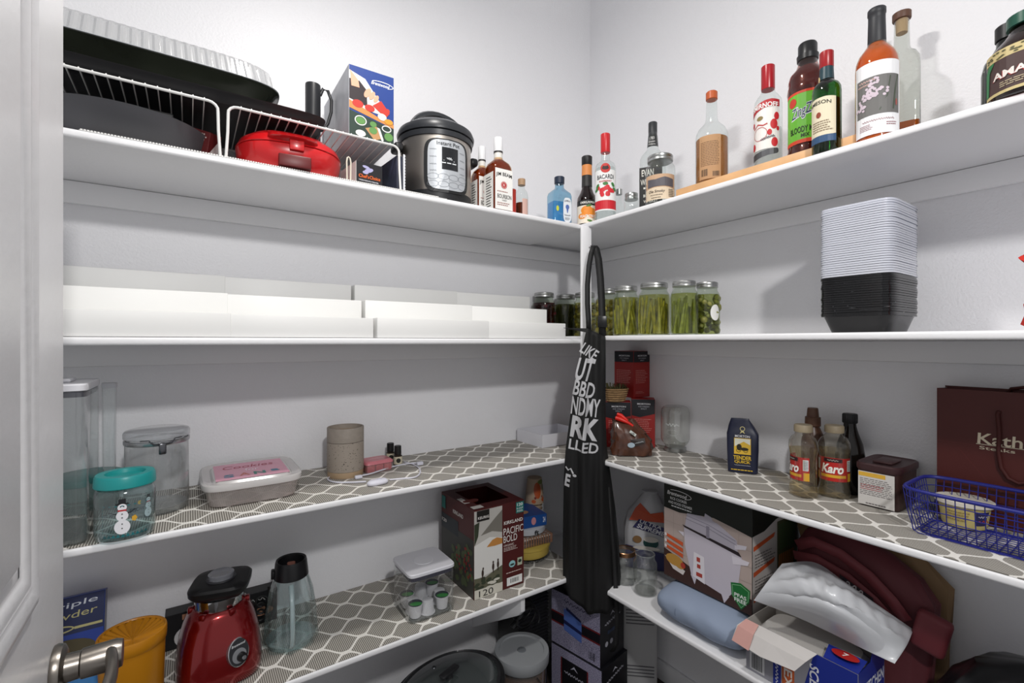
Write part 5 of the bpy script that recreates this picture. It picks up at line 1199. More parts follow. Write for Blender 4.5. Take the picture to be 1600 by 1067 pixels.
# upturned glass blender jar
c, r = near(455, 1021, Z4, 84); H = HH(c, 873)
t = thing('blender_jar', 'ribbed glass blender jar upside down with black screw collar on top', 'jar', c, face(c, 0))
rows = []
for z, k in ((0, 1.0), (.006, 1.02), (.012, .99), (H*.35, .93), (H*.62, .80), (H*.76, .66), (H*.80, .60)):
    rows.append([((r*k*(1+.035*math.cos(8*a)))*math.sin(a), -(r*k*(1+.035*math.cos(8*a)))*math.cos(a), z) for a in [2*PI*i/96 for i in range(96)]])
gj = glass('#f0f8f8', refl=2.0, haze=.03)
MB().grid(rows, loop=True).build('glass', gj, t, smooth=60)
MB().loft([(.002, r*.9), (.014, r*.93)], 40).build('jar_mouth', glass('#dfeeee', refl=2.4, haze=.12), t)
MB().tube([(r*.0, -r*.66, H*.75), (r*.02, -r*.98, H*.70), (r*.04, -r*1.20, H*.58), (r*.05, -r*1.24, H*.30), (r*.04, -r*1.18, H*.14), (0, -r*.98, H*.08)], .0075, 10).build('handle', glass('#dcecee', refl=2.4, haze=.35), t, smooth=80)
MB().loft([(H*.79, r*.63), (H*.80, r*.66), (H*.97, r*.60), (H, r*.57), (H*.99, r*.50), (H*.90, r*.48)], 48).build('collar', mat('#131315', rough=.35), t, smooth=35)
MB().box(-r*.74, -.012, H*.80, -r*.60, .012, H*.90).build('collar_tab', mat('#131315', rough=.35), t, bevel=.003)
MB().loft([(H*.905, r*.16, r*.16, 4), (H*.95, r*.15, r*.15, 4)], 16).build('drive_socket', mat('#7b4a3a', rough=.4), t)
# black flex hanging behind the jar
t = thing('blender_flex', 'coiled black flex lying between the red blender and the glass jar', 'flex', on_y(408, YW-.09, Z4))
MB().tube([(.014*math.cos(a)*(1+.1*a/6), -.004*a/3, .035+.022*math.sin(a)+.004*a) for a in [i*.4 for i in range(44)]], .0035, 7).build('coil', mat('#0f0f10', rough=.5), t)
MB().tube([(-.02, 0, .004), (-.01, 0, .02), (.012, -.004, .04), (.02, -.006, .08), (.022, .0, .13)], .0035, 7).build('tail', mat('#0f0f10', rough=.5), t)
# clear tub of coffee pods
p = on_z(641, 978, Z4); p2 = on_z(713.5, 954.5, Z4); w = (p2[0]-p[0])/2; d = .082; cx, cy = (p[0]+p2[0])/2, p[1]+d
t = thing('pod_container', 'clear square container with white lid holding coffee pods', 'container', (cx, cy, Z4))
h = zat((p[0], p[1]), 907)-Z4
square_tub(t, w, d, h, .014, glass('#fafbfb', refl=1.6, haze=.02), mat('#d2d2d8', rough=.35), seal='#3b3a4a')
MB().loft([(h+.0142, w*.42, w*.42), (h+.0155, w*.40, w*.40)], 36).build('push_button', mat('#d6d6dc', rough=.35), t)
pod = mat('#d6d6da', rough=.45)
def pod_up(label, px, py, g):
    q = on_z(px, py, Z4+.008); q = (min(max(q[0], cx-w+.030), cx+w-.030), min(max(q[1], cy-d+.030), cy+d-.030), Z4+.008)
    t2 = thing('coffee_pod', label, 'coffee pod', q, face(q), 'coffee pods in the clear container')
    if g:
        MB().loft([(0, .0175), (.001, .0185), (.039, .0225), (.040, .0255), (.0425, .0255)], 28).build('cup', pod, t2, smooth=35)
        prt(t2, 'foil', '#28313f', top(.0425), E(0, 0, .0235, .0235), layer=2)
        prt(t2, 'foil_green', '#2f8f3f', top(.0425), E(.002, -.006, .020, .012), layer=3)
    else:
        MB().loft([(0, .0255), (.0025, .0255), (.0035, .0225), (.042, .0185), (.043, .0170)], 28).build('cup', pod, t2, smooth=35)
for lb_, px, py, g in (('coffee pod with green foil in the front left corner of the container', 651, 975, 1), ('upside down coffee pod in the middle of the front row', 678, 967, 0), ('coffee pod with green foil at the front right', 699, 957, 1),
                       ('coffee pod with green foil at the left wall of the container', 631, 948, 1), ('upside down coffee pod behind the front left one', 645, 955, 0), ('upside down coffee pod at the back of the container', 657, 932, 0),
                       ('coffee pod with green foil at the back right', 680, 926, 1), ('upside down coffee pod behind the front right one', 689, 939, 0)): pod_up(lb_, px, py, g)
# big coffee carton
p = on_z(740.5, 938, Z4); p2 = on_z(820.5, 912, Z4); w = (p2[0]-p[0])/2; d = .13; h = zat((p[0], p[1]), 798)-Z4
t = thing('coffee_carton', 'tall maroon coffee pod carton with mountain picture and torn-open top', 'box', ((p[0]+p2[0])/2, p[1]+d, Z4), 0)
mr = mat('#4b1715', rough=.45)
MB().box(-w, -d, 0, w, -d+.0015, h).build('front_wall', mr, t, smooth=0); MB().box(-w, d-.0015, 0, w, d, h).build('back_wall', mr, t, smooth=0)
MB().box(-w, -d+.0015, 0, -w+.0015, d-.0015, h).build('side_wall', mr, t, smooth=0); MB().box(w-.0015, -d+.0015, 0, w, d-.0015, h).build('side_wall', mr, t, smooth=0)
MB().box(-w+.0015, -d+.0015, 0, w-.0015, d-.0015, .0015).build('carton_base', mr, t, smooth=0)
m_ = MB(); z = h-.0015; i0, i1, j0, j1 = -w*.62, w*.70, -d*.62, d*.72
m_.box(-w+.0015, -d+.0015, z, w-.0015, j0, h).box(-w+.0015, j1, z, w-.0015, d-.0015, h).box(-w+.0015, j0, z, i0, j1, h).box(i1, j0, z, w-.0015, j1, h)
o = m_.build('torn_top', mr, t, smooth=0); o['kind'] = 'stuff'
MB().loft([(h-.004, .03, .012, 3), (h+.001, .032, .014, 3)], 20, M=tr(-w*.62, -d*.25, 0)).build('torn_flap', mat('#5a221d', rough=.6), t)
F = front(d)
xq = w*.10
prt(t, 'picture_sky', '#b9b6b0', F, R(-w+.0008, h*.20, xq, h*.985))
prt(t, 'picture_cloud', '#77736b', F, P((-w*.75, h*.70), (-w*.2, h*.86), (xq, h*.94), (xq, h*.68), (-w*.3, h*.72)), layer=2)
prt(t, 'picture_mist', '#d5d4d0', F, P((-w+.001, h*.22), (xq, h*.28), (xq, h*.62), (-w*.4, h*.66), (-w+.001, h*.60)), layer=3)
prt(t, 'picture_peak', '#b9803f', F, P((-w*.52, h*.555), (-w*.30, h*.62), (-w*.12, h*.635), (xq, h*.61), (xq, h*.55), (-w*.2, h*.545)), layer=4)
prt(t, 'picture_ground', '#5b5a48', F, P((-w+.0008, .002), (xq, .002), (xq, h*.30), (-w*.25, h*.26), (-w*.55, h*.22), (-w+.0008, h*.235)), layer=4)
prt(t, 'picture_shrub', '#333a2a', F, *[E(-w*random.uniform(.0, .95), h*random.uniform(.10, .22), w*.09, h*.018, 9) for _ in range(16)], P((-w+.001, h*.60), (-w*.85, h*.70), (-w*.8, h*.86), (-w+.001, h*.84)), layer=5)
prt(t, 'picture_snow', '#c9c6ba', F, *[E(-w*random.uniform(.0, .9), h*random.uniform(.06, .16), w*.13, h*.014, 9) for _ in range(8)], layer=6)
prt(t, 'picture_foot', '#c9c6ba', F, R(-w+.001, .001, xq, h*.105), layer=8)
prt(t, 'hikers_print', '#3a2c26', F, *[E(x, h*y, w*.045, h*.042, 10) for x, y in ((-w*.68, .275), (-w*.27, .315), (-w*.08, .325))], *[E(x, h*y, w*.03, h*.016, 8) for x, y in ((-w*.66, .325), (-w*.27, .365), (-w*.08, .375))], *[R(x-.002, h*(y-.075), x+.002, h*(y-.03)) for x, y in ((-w*.69, .28), (-w*.27, .32), (-w*.08, .33))], layer=7)
prt(t, 'number', '#1c1a18', F, T('120', -w*.55, h*.052, w*.55, h*.07, 0), layer=10)
prt(t, 'brand_patch', '#171310', F, R(-w*.90, h*.865, -w*.42, h*.985), layer=6)
prt(t, 'lettering_light', '#dedad6', F, T('KEURIG', -w*.65, h*.905, w*.42, h*.030, .02), T('KIRKLAND', w*.55, h*.775, w*.78, h*.040, .02), T('PACIFIC', w*.55, h*.675, w*.82, h*.080, .0), T('BOLD', w*.42, h*.585, w*.56, h*.080, .0), layer=8)
prt(t, 'lettering_small', '#c9b9b2', F, T('ORGANIC', w*.36, h*.51, w*.42, h*.025, .015), LINES(w*.15, w*.75, h*.44, h*.49, 3, .4), LINES(w*.25, w*.9, h*.175, h*.19, 1, .6), layer=8)
prt(t, 'teal_patch', '#1c6f68', F, R(w*.66, h*.855, w*.985, h*.985), layer=6)
prt(t, 'patch_lettering', '#dfe5e2', F, T('120', w*.82, h*.955, w*.24, h*.035, .02), T('K-CUP', w*.82, h*.91, w*.26, h*.022, .015), T('PODS', w*.82, h*.878, w*.24, h*.02, .015), layer=8)
prt(t, 'seals', '#8fc0c4', F, E(w*.50, h*.275, w*.13, h*.04), layer=6)
prt(t, 'seal_card', '#a9b09a', F, R(w*.72, h*.235, w*.92, h*.325), layer=6)
prt(t, 'seal_mark', '#24352a', F, E(w*.82, h*.285, w*.07, h*.02), E(w*.5, h*.268, w*.09, h*.012), layer=7)
prt(t, 'barcode_patch', '#dcdcda', F, R(w*.28, h*.03, w*.92, h*.125), layer=6)
prt(t, 'barcode', '#2a2a2c', F, BARS(w*.42, w*.78, h*.055, h*.105, 12), layer=7)
S = side_l(w)
prt(t, 'side_picture', '#3a3a36', S, R(-d+.001, .002, d-.001, h*.66))
prt(t, 'side_band', '#262b31', S, R(-d+.001, h*.58, d*.1, h*.76), layer=2)
prt(t, 'side_leaves', '#4f5c3c', S, *[E(random.uniform(-.3, .95)*d, h*random.uniform(.05, .55), d*.12, h*.035, 9, random.uniform(0, 180)) for _ in range(26)], layer=3)
prt(t, 'side_berries', '#8c2b28', S, *[E(random.uniform(.0, .9)*d, h*random.uniform(.2, .52), d*.045, h*.018, 8) for _ in range(24)], layer=4)
prt(t, 'side_lettering', '#d8d3cf', S, T('KIRKLAND', d*.10, h*.855, d*.62, h*.045, .02), T('120', -d*.78, h*.68, d*.3, h*.04, .02), layer=5)
prt(t, 'side_teal', '#1c6f68', S, R(-d*.95, h*.82, -d*.70, h*.97), layer=5)
prt(t, 'top_label', '#cfcbc6', top(h), R(-w*.95, -d*.92, -w*.55, -d*.70), R(-w*.95, -d*.4, -w*.75, d*.1), layer=2)
# pile in the corner: boxed cups, plates, tins
cxy = on_y(858, YW-.125, Z4)
X0, Y0 = cxy[0], cxy[1]
xz = 1.198
t = thing('cake_tin', 'round pale yellow tin at the bottom of the corner pile', 'tin', (xz, Y0-.02, Z4+.022))
MB().loft([(0, .098), (.003, .100), (.030, .101), (.034, .106), (.044, .106), (.047, .100)], 56).build('tin', mat('#b79f4a', rough=.35), t, smooth=35)
t = thing('pie_plate', 'clear ribbed pie plate under the yellow tin', 'plate', (xz, Y0-.02, Z4))
rows = [[((q+.0022*math.cos(30*a)*k)*math.cos(a), (q+.0022*math.cos(30*a)*k)*math.sin(a), z) for a in [2*PI*i/180 for i in range(180)]] for q, z, k in ((.080, 0, 0), (.100, .016, 1), (.108, .021, 1))]
b = MB().grid(rows, loop=True); b.f.append(tuple(reversed(range(180)))); b.build('plate', glass('#c9ccd0', refl=2.2, haze=.25), t, smooth=60)
t = carton('napkin_pack', 'clear pack of orange and black patterned napkins on the yellow tin', 'pack', (xz, Y0-.02, Z4+.0695), math.radians(-5), .165, .165, .038, mat('#a8652c', rough=.5), body='napkins')
prt(t, 'stripe_print', '#3d2a1c', front(.0825), *[R(-.08+i*.012, .001, -.074+i*.012, .030) for i in range(13)], layer=1)
prt(t, 'checker_print', '#d9d3c6', front(.0825), *[R(-.08+i*.012, .031, -.074+i*.012, .037) for i in range(13)], layer=2)
prt(t, 'checker_top', '#d9d3c6', top(.038), *[R(-.08+i*.02, -.08+j*.02, -.07+i*.02, -.07+j*.02) for i in range(8) for j in range(8)], layer=1)
MB().box(-.086, -.086, .0002, .086, .086, .042).build('wrapper', glass('#eef0f2', refl=2.2, haze=.06), t, bevel=.006)
t = thing('plate_pack', 'clear wrapped pack of white plates under the blue box', 'pack', (xz-.004, Y0-.02, Z4+.112), math.radians(10))
MB().loft([(0, .076), (.006, .086), (.028, .088), (.032, .082)], 48).build('plates', mat('#b9bcc2', rough=.4), t, smooth=40)
prt(t, 'lettering', '#222226', cyl(.089), T('ft', -.02, .017, .022, .018, .03), layer=3)
t = carton('blue_box', 'flat blue box lying on top of the corner pile', 'box', (xz-.012, Y0-.015, Z4+.1445), math.radians(-8), .150, .15, .048, mat('#1d4a8c', rough=.4))
F = front(.075)
prt(t, 'picture', '#c5868c', F, E(.012, .026, .011, .016), layer=1)
prt(t, 'red_patch', '#a3252a', F, R(-.074, .002, -.04, .018), layer=1)
prt(t, 'lettering', '#cfd6e2', F, T('24', .062, .026, .012, .022, .02), layer=2)
prt(t, 'top_print', '#b98a6a', top(.048), E(-.02, -.02, .035, .022), layer=1)
for i in range(7):
    c2 = (XE-.012, YW-.075, Z4)
    if i == 0:
        cup = MB().loft([(0, .031), (.001, .033), (.010, .0345), (.011, .036), (.013, .036)], 36, cap0=False, cap1=False).build('paper_cup', mat('#b7a189', rough=.6)); o = cup
    else:
        o = cup.copy(); COL.objects.link(o)
    tag(o, 'cream paper cup nested in the stack behind the blue box', 'cup', 'nested paper cups'); o.location = (c2[0]-.005, c2[1]+.0, Z4+.062+i*.018)
cup.location[2] = Z4+.062
t = thing('paper_cup', 'uppermost paper cup of the stack, upside down with orange pattern', 'cup', (XE-.017, YW-.075, Z4+.190), 0, 'nested paper cups')
MB().loft([(0, .0415), (.002, .0425), (.110, .0330), (.112, .0320)], 40).build('cup', mat('#b7a189', rough=.6), t, smooth=40)
S = cone(.0425, .033, .002, .110)
prt(t, 'orange_print', '#b5542a', S, E(-.010, .062, .017, .036), E(.02, .02, .012, .01), E(-.03, .015, .01, .008), layer=2)
prt(t, 'leaf_print', '#73803f', S, E(.010, .098, .018, .010), E(.028, .07, .008, .014), layer=3)
prt(t, 'dot_print', '#7a2f28', S, E(-.022, .030, .005, .006), E(.012, .034, .004, .005), E(.03, .045, .005, .006), layer=3)
MB().loft([(-.062-.066, .030), (-.005, .030)], 24).build('cup_core', mat('#a8937c', rough=.7), t)

# ================================================================ lowest shelf, right
Z4R = ZR[3]+.0004
# supreme bag
c = on_x(1012, XW-.10, Z4R); H = HH(c, 757)
t = thing('tissue_pack', 'plastic pack with orange top and blue lettering behind the glass jars', 'pack', c, math.radians(-50))
rows = crumple([(0, .085, .05, 4, 0, 0), (.006, .095, .058, 4, 0, 0), (H*.45, .098, .060, 3.5, 0, 0), (H*.66, .085, .052, 3, 0, 0), (H*.80, .050, .035, 2.5, .006, 0), (H*.90, .030, .020, 2, .010, 0), (H*.93, .034, .024, 2, .010, 0)], 64, 12, .04)
b = MB(); b.grid(rows, loop=True); b.f += [tuple(reversed(range(64))), tuple(range(6*64, 7*64))]; b.build('pack', mat('#c3c3c6', rough=.3), t, smooth=40)
F = lambda u, v, o: (u, -.0625-o+max(0, v-H*.45)*.09+max(0, v-H*.66)*.30, v)
prt(t, 'orange_print', '#c0481f', F, P((-.075, H*.60), (.07, H*.60), (.06, H*.72), (.01, H*.69), (-.03, H*.80), (-.05, H*.74)), layer=4)
prt(t, 'blue_print', '#2b2a5a', F, P((-.06, H*.52), (-.035, H*.62), (.08, H*.53), (.08, H*.42)), P((-.09, H*.02), (.09, H*.02), (.09, H*.22), (-.09, H*.30)), layer=5)
prt(t, 'lettering', '#dcdce2', F, T('ULTRA', .012, H*.565, .09, H*.045, .02, .2, -14), T('SUPREME', .012, H*.505, .11, H*.055, .03, .2, -14), layer=6)
prt(t, 'cup_print', '#1d4a48', F, E(.012, H*.345, .030, H*.07), layer=6)
prt(t, 'foam_print', '#d3ccc4', F, E(.012, H*.385, .030, H*.035), E(-.005, H*.275, .055, H*.025), layer=7)
prt(t, 'muffin_print', '#8d6a44', F, E(-.042, H*.375, .018, H*.045), layer=7)
# two empty jars
c, r = near(1008, 934, Z4R, 38); H = HH(c, 863)
t, _ = mason('drinking_jar', 'empty glass jar without a lid, at the shelf edge beside the blue bundle', 'jar', c, H, r, nolid=True, gm=glass('#eef0ee', refl=2.2, haze=.05))
MB().tube([(r*.79*math.cos(a), r*.79*math.sin(a), H*.97) for a in [2*PI*i/36 for i in range(36)]], .0022, 6, closed=True).build('rim', glass('#e9eceb', refl=3, haze=.15), t)
MB().loft([(.004, r*.80), (.012, r*.86)], 32).build('thick_base', glass('#d6dad8', refl=2.5, haze=.12), t)
c, r = near(976, 916, Z4R, 40); H = HH(c, 858)
t, _ = mason('canning_jar', 'empty glass jar with a copper coloured ring, next to the apron', 'jar', c, H, r, nolid=True, gm=glass('#eef0ee', refl=2.2, haze=.05))
MB().loft([(H*.86, r*.84), (H*.87, r*.87), (H*.985, r*.865), (H, r*.83), (H*.99, r*.74)], 40, cap0=False, cap1=False).build('copper_ring', mat('#b98a66', rough=.3, metal=1), t, smooth=35)
# blue bundle
t = thing('blue_bundle', 'pale blue rolled fabric bundle under the rice cooker carton', 'bundle', (0, 0, 0))
ya, yb = on_x(1030, XE+.05)[1], on_x(1163, XE+.05)[1]
t.location = (XE+.145, (ya+yb)/2, Z4R); Lh = (ya-yb)/2; bh = .108
rows = []
for i in range(25):
    q = -1+2*i/24; k = (1-abs(q)**6)**.5 if abs(q) < 1 else 0.02; row = []
    for j in range(40):
        a = 2*PI*j/40; cr_ = .004*math.sin(9*q+3*a)*math.sin(a*2)
        row.append(((.135*(.72+.28*k)+cr_)*sel(2.6, math.cos(a))*1.0, q*Lh, bh/2+(bh/2*(.35+.65*k))*sel(2.6, math.sin(a))))
    rows.append(row)
b = MB().grid(rows, loop=True); b.f += [tuple(range(40)), tuple(range(24*40, 25*40))]; b.build('fabric', mat('#8b98ae', rough=.7, bump=.25, bscale=35), t, smooth=70)
MB().tube([(-.137*math.cos(a)*1.0, Lh*.38, bh/2+bh*.505*math.sin(a)) for a in [-1.0+.2*i for i in range(11)]], .0012, 6).build('seam', mat('#6f7b91', rough=.7), t)
# rice cooker carton
xF = 1.414; yR = .772; yL = on_x(1037.5, xF)[1]; w = (yL-yR)/2; d = (XW-.020-xF)/2; zb = Z4R+bh+.003; h = min(zat((xF, yR), 796), ZR[2]-TH-.004)-zb
t = carton('rice_cooker_carton', 'large printed rice cooker carton standing on the blue bundle', 'box', (xF+d, (yL+yR)/2, zb), -PI/2, 2*w, 2*d, h, mat('#1d211d', rough=.4))
F = front(d)
prt(t, 'picture_kitchen', '#b3a39c', F, ST((-w+.001, h*.11, h*.745), (-w*.6, h*.11, h*.735), (-w*.2, h*.11, h*.77), (w*.2, h*.11, h*.80), (w*.6, h*.11, h*.77), (w-.001, h*.11, h*.735)))
prt(t, 'picture_tiles', '#a59790', F, *[R(-w+.04*i, h*.12, -w+.04*i+.0015, h*.73) for i in range(1, 8)], *[R(-w+.001, h*z_, w-.001, h*z_+.0015) for z_ in (.3, .45, .6)], layer=2)
prt(t, 'picture_counter', '#3d2722', F, P((-w+.001, .002), (w-.001, .002), (w-.001, h*.16), (w*.3, h*.12), (-w+.001, h*.30)), layer=3)
prt(t, 'picture_cooker', '#c3bdc8', F, P((-w*.48, h*.60), (-w*.46, h*.42), (-w*.30, h*.13), (w*.50, h*.07), (w*.72, h*.20), (w*.80, h*.52)), P((-w*.32, h*.14), (-w*.22, h*.05), (-w*.18, h*.12)), P((w*.38, h*.08), (w*.44, -h*-.005), (w*.55, h*.09)), layer=4)
prt(t, 'picture_steamer', '#b6b1bd', F, P((-w*.46, h*.615), (w*.72, h*.545), (w*.70, h*.66), (w*.30, h*.76), (-w*.05, h*.78), (-w*.40, h*.76)), P((w*.0, h*.77), (w*.02, h*.82), (w*.16, h*.80), (w*.2, h*.76)), layer=5)
prt(t, 'picture_gap', '#2a2226', F, P((-w*.52, h*.625), (-w*.46, h*.605), (w*.80, h*.515), (w*.74, h*.555)), layer=6)
prt(t, 'picture_handle', '#d4cfd8', F, P((w*.60, h*.50), (w*.95, h*.50), (w*.92, h*.46), (w*.62, h*.42)), P((w*.66, h*.62), (w*.90, h*.64), (w*.88, h*.60), (w*.66, h*.57)), P((-w*.62, h*.54), (-w*.48, h*.55), (-w*.48, h*.50)), layer=6)
prt(t, 'picture_lidlines', '#8d8896', F, BAND([(-w*.42, h*.735), (w*.1, h*.715), (w*.68, h*.65)], .002), BAND([(-w*.44, h*.70), (w*.1, h*.68), (w*.70, h*.615)], .002), R(w*.05, h*.58, w*.12, h*.70), layer=7)
prt(t, 'picture_panel', '#ddd9df', F, P((-w*.26, h*.13), (w*.02, h*.10), (w*.0, h*.37), (-w*.24, h*.385)), layer=6)
prt(t, 'panel_print', '#a8423a', F, R(-w*.17, h*.30, -w*.09, h*.345), R(-w*.16, h*.235, -w*.08, h*.275), R(-w*.18, h*.15, -w*.04, h*.19), layer=7)
prt(t, 'picture_food', '#b5873e', F, E(-w*.72, h*.21, w*.22, h*.06), E(-w*.58, h*.18, w*.12, h*.04), layer=6)
prt(t, 'picture_plate', '#d3ccc9', F, P((-w*.97, h*.22), (-w*.45, h*.14), (-w*.50, h*.09), (-w*.75, h*.11)), layer=5)
prt(t, 'picture_tomato', '#a83a2c', F, E(-w*.5, h*.19, w*.06, h*.03), layer=7)
prt(t, 'badge', '#1f6b34', F, P((w*.58, h*.24), (w*.78, h*.27), (w*.97, h*.235), (w*.95, h*.12), (w*.79, h*.02), (w*.60, h*.12)), layer=7)
prt(t, 'badge_light', '#7fb886', F, BAND([(w*.61, h*.225), (w*.78, h*.25), (w*.94, h*.22), (w*.925, h*.125), (w*.79, h*.04), (w*.63, h*.125), (w*.61, h*.225)], .002), layer=8)
prt(t, 'badge_lettering', '#e1e8e1', F, T('PFAS', w*.775, h*.145, w*.24, h*.035, .02), T('FREE', w*.775, h*.10, w*.24, h*.035, .02), layer=8)
prt(t, 'tag_print', '#c8552c', F, *[P((-w*.93, h*z_), (-w*.50, h*(z_-.035)), (-w*.50, h*(z_-.075)), (-w*.93, h*(z_-.03))) for z_ in (.47, .405, .345)], layer=7)
prt(t, 'tag_dots', '#d8d4d4', F, *[E(-w*.94, h*z_, w*.03, h*.018, 12) for z_ in (.455, .39, .33)], layer=8)
prt(t, 'lettering', '#e2e3e2', F, T('Brentwood', -w*.66, h*.92, w*.48, h*.042, .015, .2), RING(-w*.62, h*.925, w*.32, h*.04, .002, -60, 130), T('RICE COOKER', -w*.62, h*.865, w*.42, h*.028, .015), T('AND FOOD STEAMER', -w*.58, h*.82, w*.60, h*.028, .015), LINES(-w*.8, -w*.3, h*.775, h*.795, 1, .6, 0), layer=3)
S = side_r(w)
prt(t, 'side_panel', '#bdb7b3', S, ST((-d+.001, .002, h*.74), (-d*.5, .002, h*.75), (0, .002, h*.82), (d*.5, .002, h*.84), (d-.001, .002, h*.80)))
prt(t, 'side_photo', '#4d5138', S, R(d*.05, h*.10, d-.001, h*.79), layer=2)
prt(t, 'side_greens', '#3f5c38', S, *[BAND([(d*(.2+.07*i), h*.5), (d*(.15+.08*i), h*.76)], .006) for i in range(10)], layer=3)
prt(t, 'side_carrots', '#a8652f', S, *[BAND([(d*(.1+.09*i), h*.2), (d*(.15+.09*i), h*.46)], .008) for i in range(8)], layer=4)
prt(t, 'side_heading', '#c0552f', S, *[P((-d*.96, h*z_), (-d*.10, h*(z_+.06)), (-d*.05, h*(z_+.10)), (-d*.96, h*(z_+.045))) for z_ in (.60, .36, .12)], layer=3)
prt(t, 'side_lines', '#6a6664', S, *[LINES(-d*.9, -d*.02, h*z_, h*(z_+.14), 5, .35) for z_ in (.43, .19)], layer=3)
# ---------------------------------------------------------------- bags and boxes at the right end of the lowest shelf
def pouch(name, label, cat, loc, rz, rows_, seg, seed, amp, m, smooth=35, part='cloth'):
    t = thing(name, label, cat, loc, rz); rw = crumple(rows_, seg, seed, amp); b = MB().grid(rw, loop=True)
    b.f += [tuple(reversed(range(seg))), tuple(range((len(rw)-1)*seg, len(rw)*seg))]
    b.build(part, m, t, smooth=smooth); return t
tan = mat('#84694a', rough=.7, bump=.4, bscale=30)
hz_ = .40
pouch('tan_bag', 'crumpled tan bag squeezed between the maroon tote and the wall', 'bag', (XW-.042, .560, Z4R), -PI/2,
      [(0, .16, .020, 4, 0, 0), (.01, .175, .026, 4, 0, 0), (.20, .185, .030, 3, 0, 0), (.29, .185, .030, 3, -.005, 0), (.35, .16, .026, 3, -.03, 0), (.385, .13, .024, 3, -.06, 0), (.405, .07, .010, 3, -.09, 0)], 72, 21, .07, tan)
mar = mat('#582329', rough=.65, bump=.35, bscale=28)
t = pouch('tote_bag', 'folded maroon fabric tote bag with straps behind the white plastic bag', 'bag', (XW-.120, .562, Z4R), -PI/2,
      [(0, .14, .035, 4, 0, 0), (.01, .155, .045, 4, 0, 0), (.20, .165, .044, 3.2, .01, 0), (.27, .168, .044, 3, .012, -.004), (.32, .15, .042, 2.8, 0, -.004), (.36, .11, .034, 2.6, -.03, .004), (.385, .06, .014, 2.5, -.05, .008)], 72, 33, .06, mar)
strap = mat('#6a2b31', rough=.6)
def ribbon(t, name, pts, w, m, up=(0, 0, 1), th=.0016):
    P_ = [Vector(p) for p in pts]; rows = []
    for i in range(len(P_)):
        d = (P_[min(i+1, len(P_)-1)]-P_[max(i-1, 0)]).normalized(); s = d.cross(Vector(up)).normalized()*(w/2) if abs(d.dot(Vector(up))) < .98 else Vector((w/2, 0, 0))
        rows.append([tuple(P_[i]-s), tuple(P_[i]+s)])
    return MB().grid(rows).build(name, m, t, smooth=60, solid=th)
ribbon(t, 'strap', [(-.14, -.056, .325), (-.09, -.064, .355), (-.02, -.066, .345), (.05, -.066, .310), (.10, -.064, .265), (.13, -.062, .225)], .030, strap, up=(0, 1, 0))
ribbon(t, 'strap', [(-.15, -.052, .29), (-.08, -.064, .305), (0, -.066, .285), (.06, -.066, .25), (.09, -.064, .22)], .026, strap, up=(0, 1, 0))
MB().box(.095, -.075, .20, .165, -.045, .30, M=rot('Y', 12)).build('side_pocket', strap, t, bevel=.012, bseg=3)
F = lambda u, v, o: (u, -.068-o, v)
prt(t, 'lettering', '#b9b3b5', F, Q(3, .02, .262, .05, .020, .03, .2, -24), layer=2)
prt(t, 'lettering_patch', '#231a22', F, P((-.02, .288), (.06, .255), (.062, .225), (-.018, .262)), layer=1)
# box of kitchen bags, its top torn open
xa, ya = 1.338, .470; yb = on_x(1166, xa)[1]; xb = 1.505; h = zat((xa, ya), 1054)-Z4R
t = thing('bag_box', 'torn open blue carton of kitchen bags under the white plastic bag', 'box', ((xa+xb)/2, (ya+yb)/2, Z4R), -PI/2)
w, d = (yb-ya)/2, (xb-xa)/2; bb_ = mat('#1b2c86', rough=.4); gw = mat('#b9b4ae', rough=.6)
MB().box(-w, -d, 0, w, -d+.0012, h).build('front_wall', mat('#8c8c94', rough=.45), t, smooth=0)
MB().box(-w, d-.0012, 0, w, d, h).build('back_wall', gw, t, smooth=0)
MB().box(w-.0012, -d+.0012, 0, w, d-.0012, h).build('end_wall', bb_, t, smooth=0)
MB().box(-w, -d+.0012, 0, -w+.0012, d-.0012, h).build('end_wall', gw, t, smooth=0)
MB().box(-w+.0012, -d+.0012, 0, w-.0012, d-.0012, .0012).build('carton_base', gw, t, smooth=0)
# flaps: each bent, cut from card
def flap(name, pts, m, th=.0012): return MB().grid(pts).build(name, m, t, smooth=0, solid=th)
flap('front_flap', [[(-w, -d, h), (-w*.3, -d, h), (w*.35, -d, h)], [(-w-.01, -d-.030, h-.012), (-w*.35, -d-.035, h-.014), (w*.25, -d-.030, h-.016)], [(-w-.012, -d-.052, h-.045), (-w*.5, -d-.056, h-.050), (w*.1, -d-.045, h-.046)]], mat('#c9c5c2', rough=.55))
flap('pink_flap', [[(-w-.012, -d-.0545, h-.048), (-w*.72, -d-.058, h-.050)], [(-w-.006, -d-.033, h-.011), (-w*.70, -d-.038, h-.012)], [(-w+.002, -d-.004, h+.003), (-w*.72, -d-.005, h+.003)]], mat('#c99a92', rough=.55))
flap('corner_flap', [[(w*.45, -d, h+.0005), (w, -d, h+.0005)], [(w*.40, -d+.05, h+.012), (w, -d+.055, h+.010)]], bb_)
flap('end_flap', [[(w, -d*.1, h), (w, d, h)], [(w+.004, 0, h+.045), (w+.004, d, h+.050)]], bb_)
flap('back_flap', [[(-w, d, h), (w*.9, d, h)], [(-w, d+.005, h+.04), (w*.8, d+.005, h+.045)]], mat('#a8a29c', rough=.6))
MB().loft([(h*.3, w*.9, d*.85, 5), (h*.8, w*.9, d*.86, 5), (h*.93, w*.8, d*.75, 4)], 40).build('folded_liners', mat('#b5b2ae', rough=.5, bump=.5, bscale=40), t, smooth=40)
F = front(d)
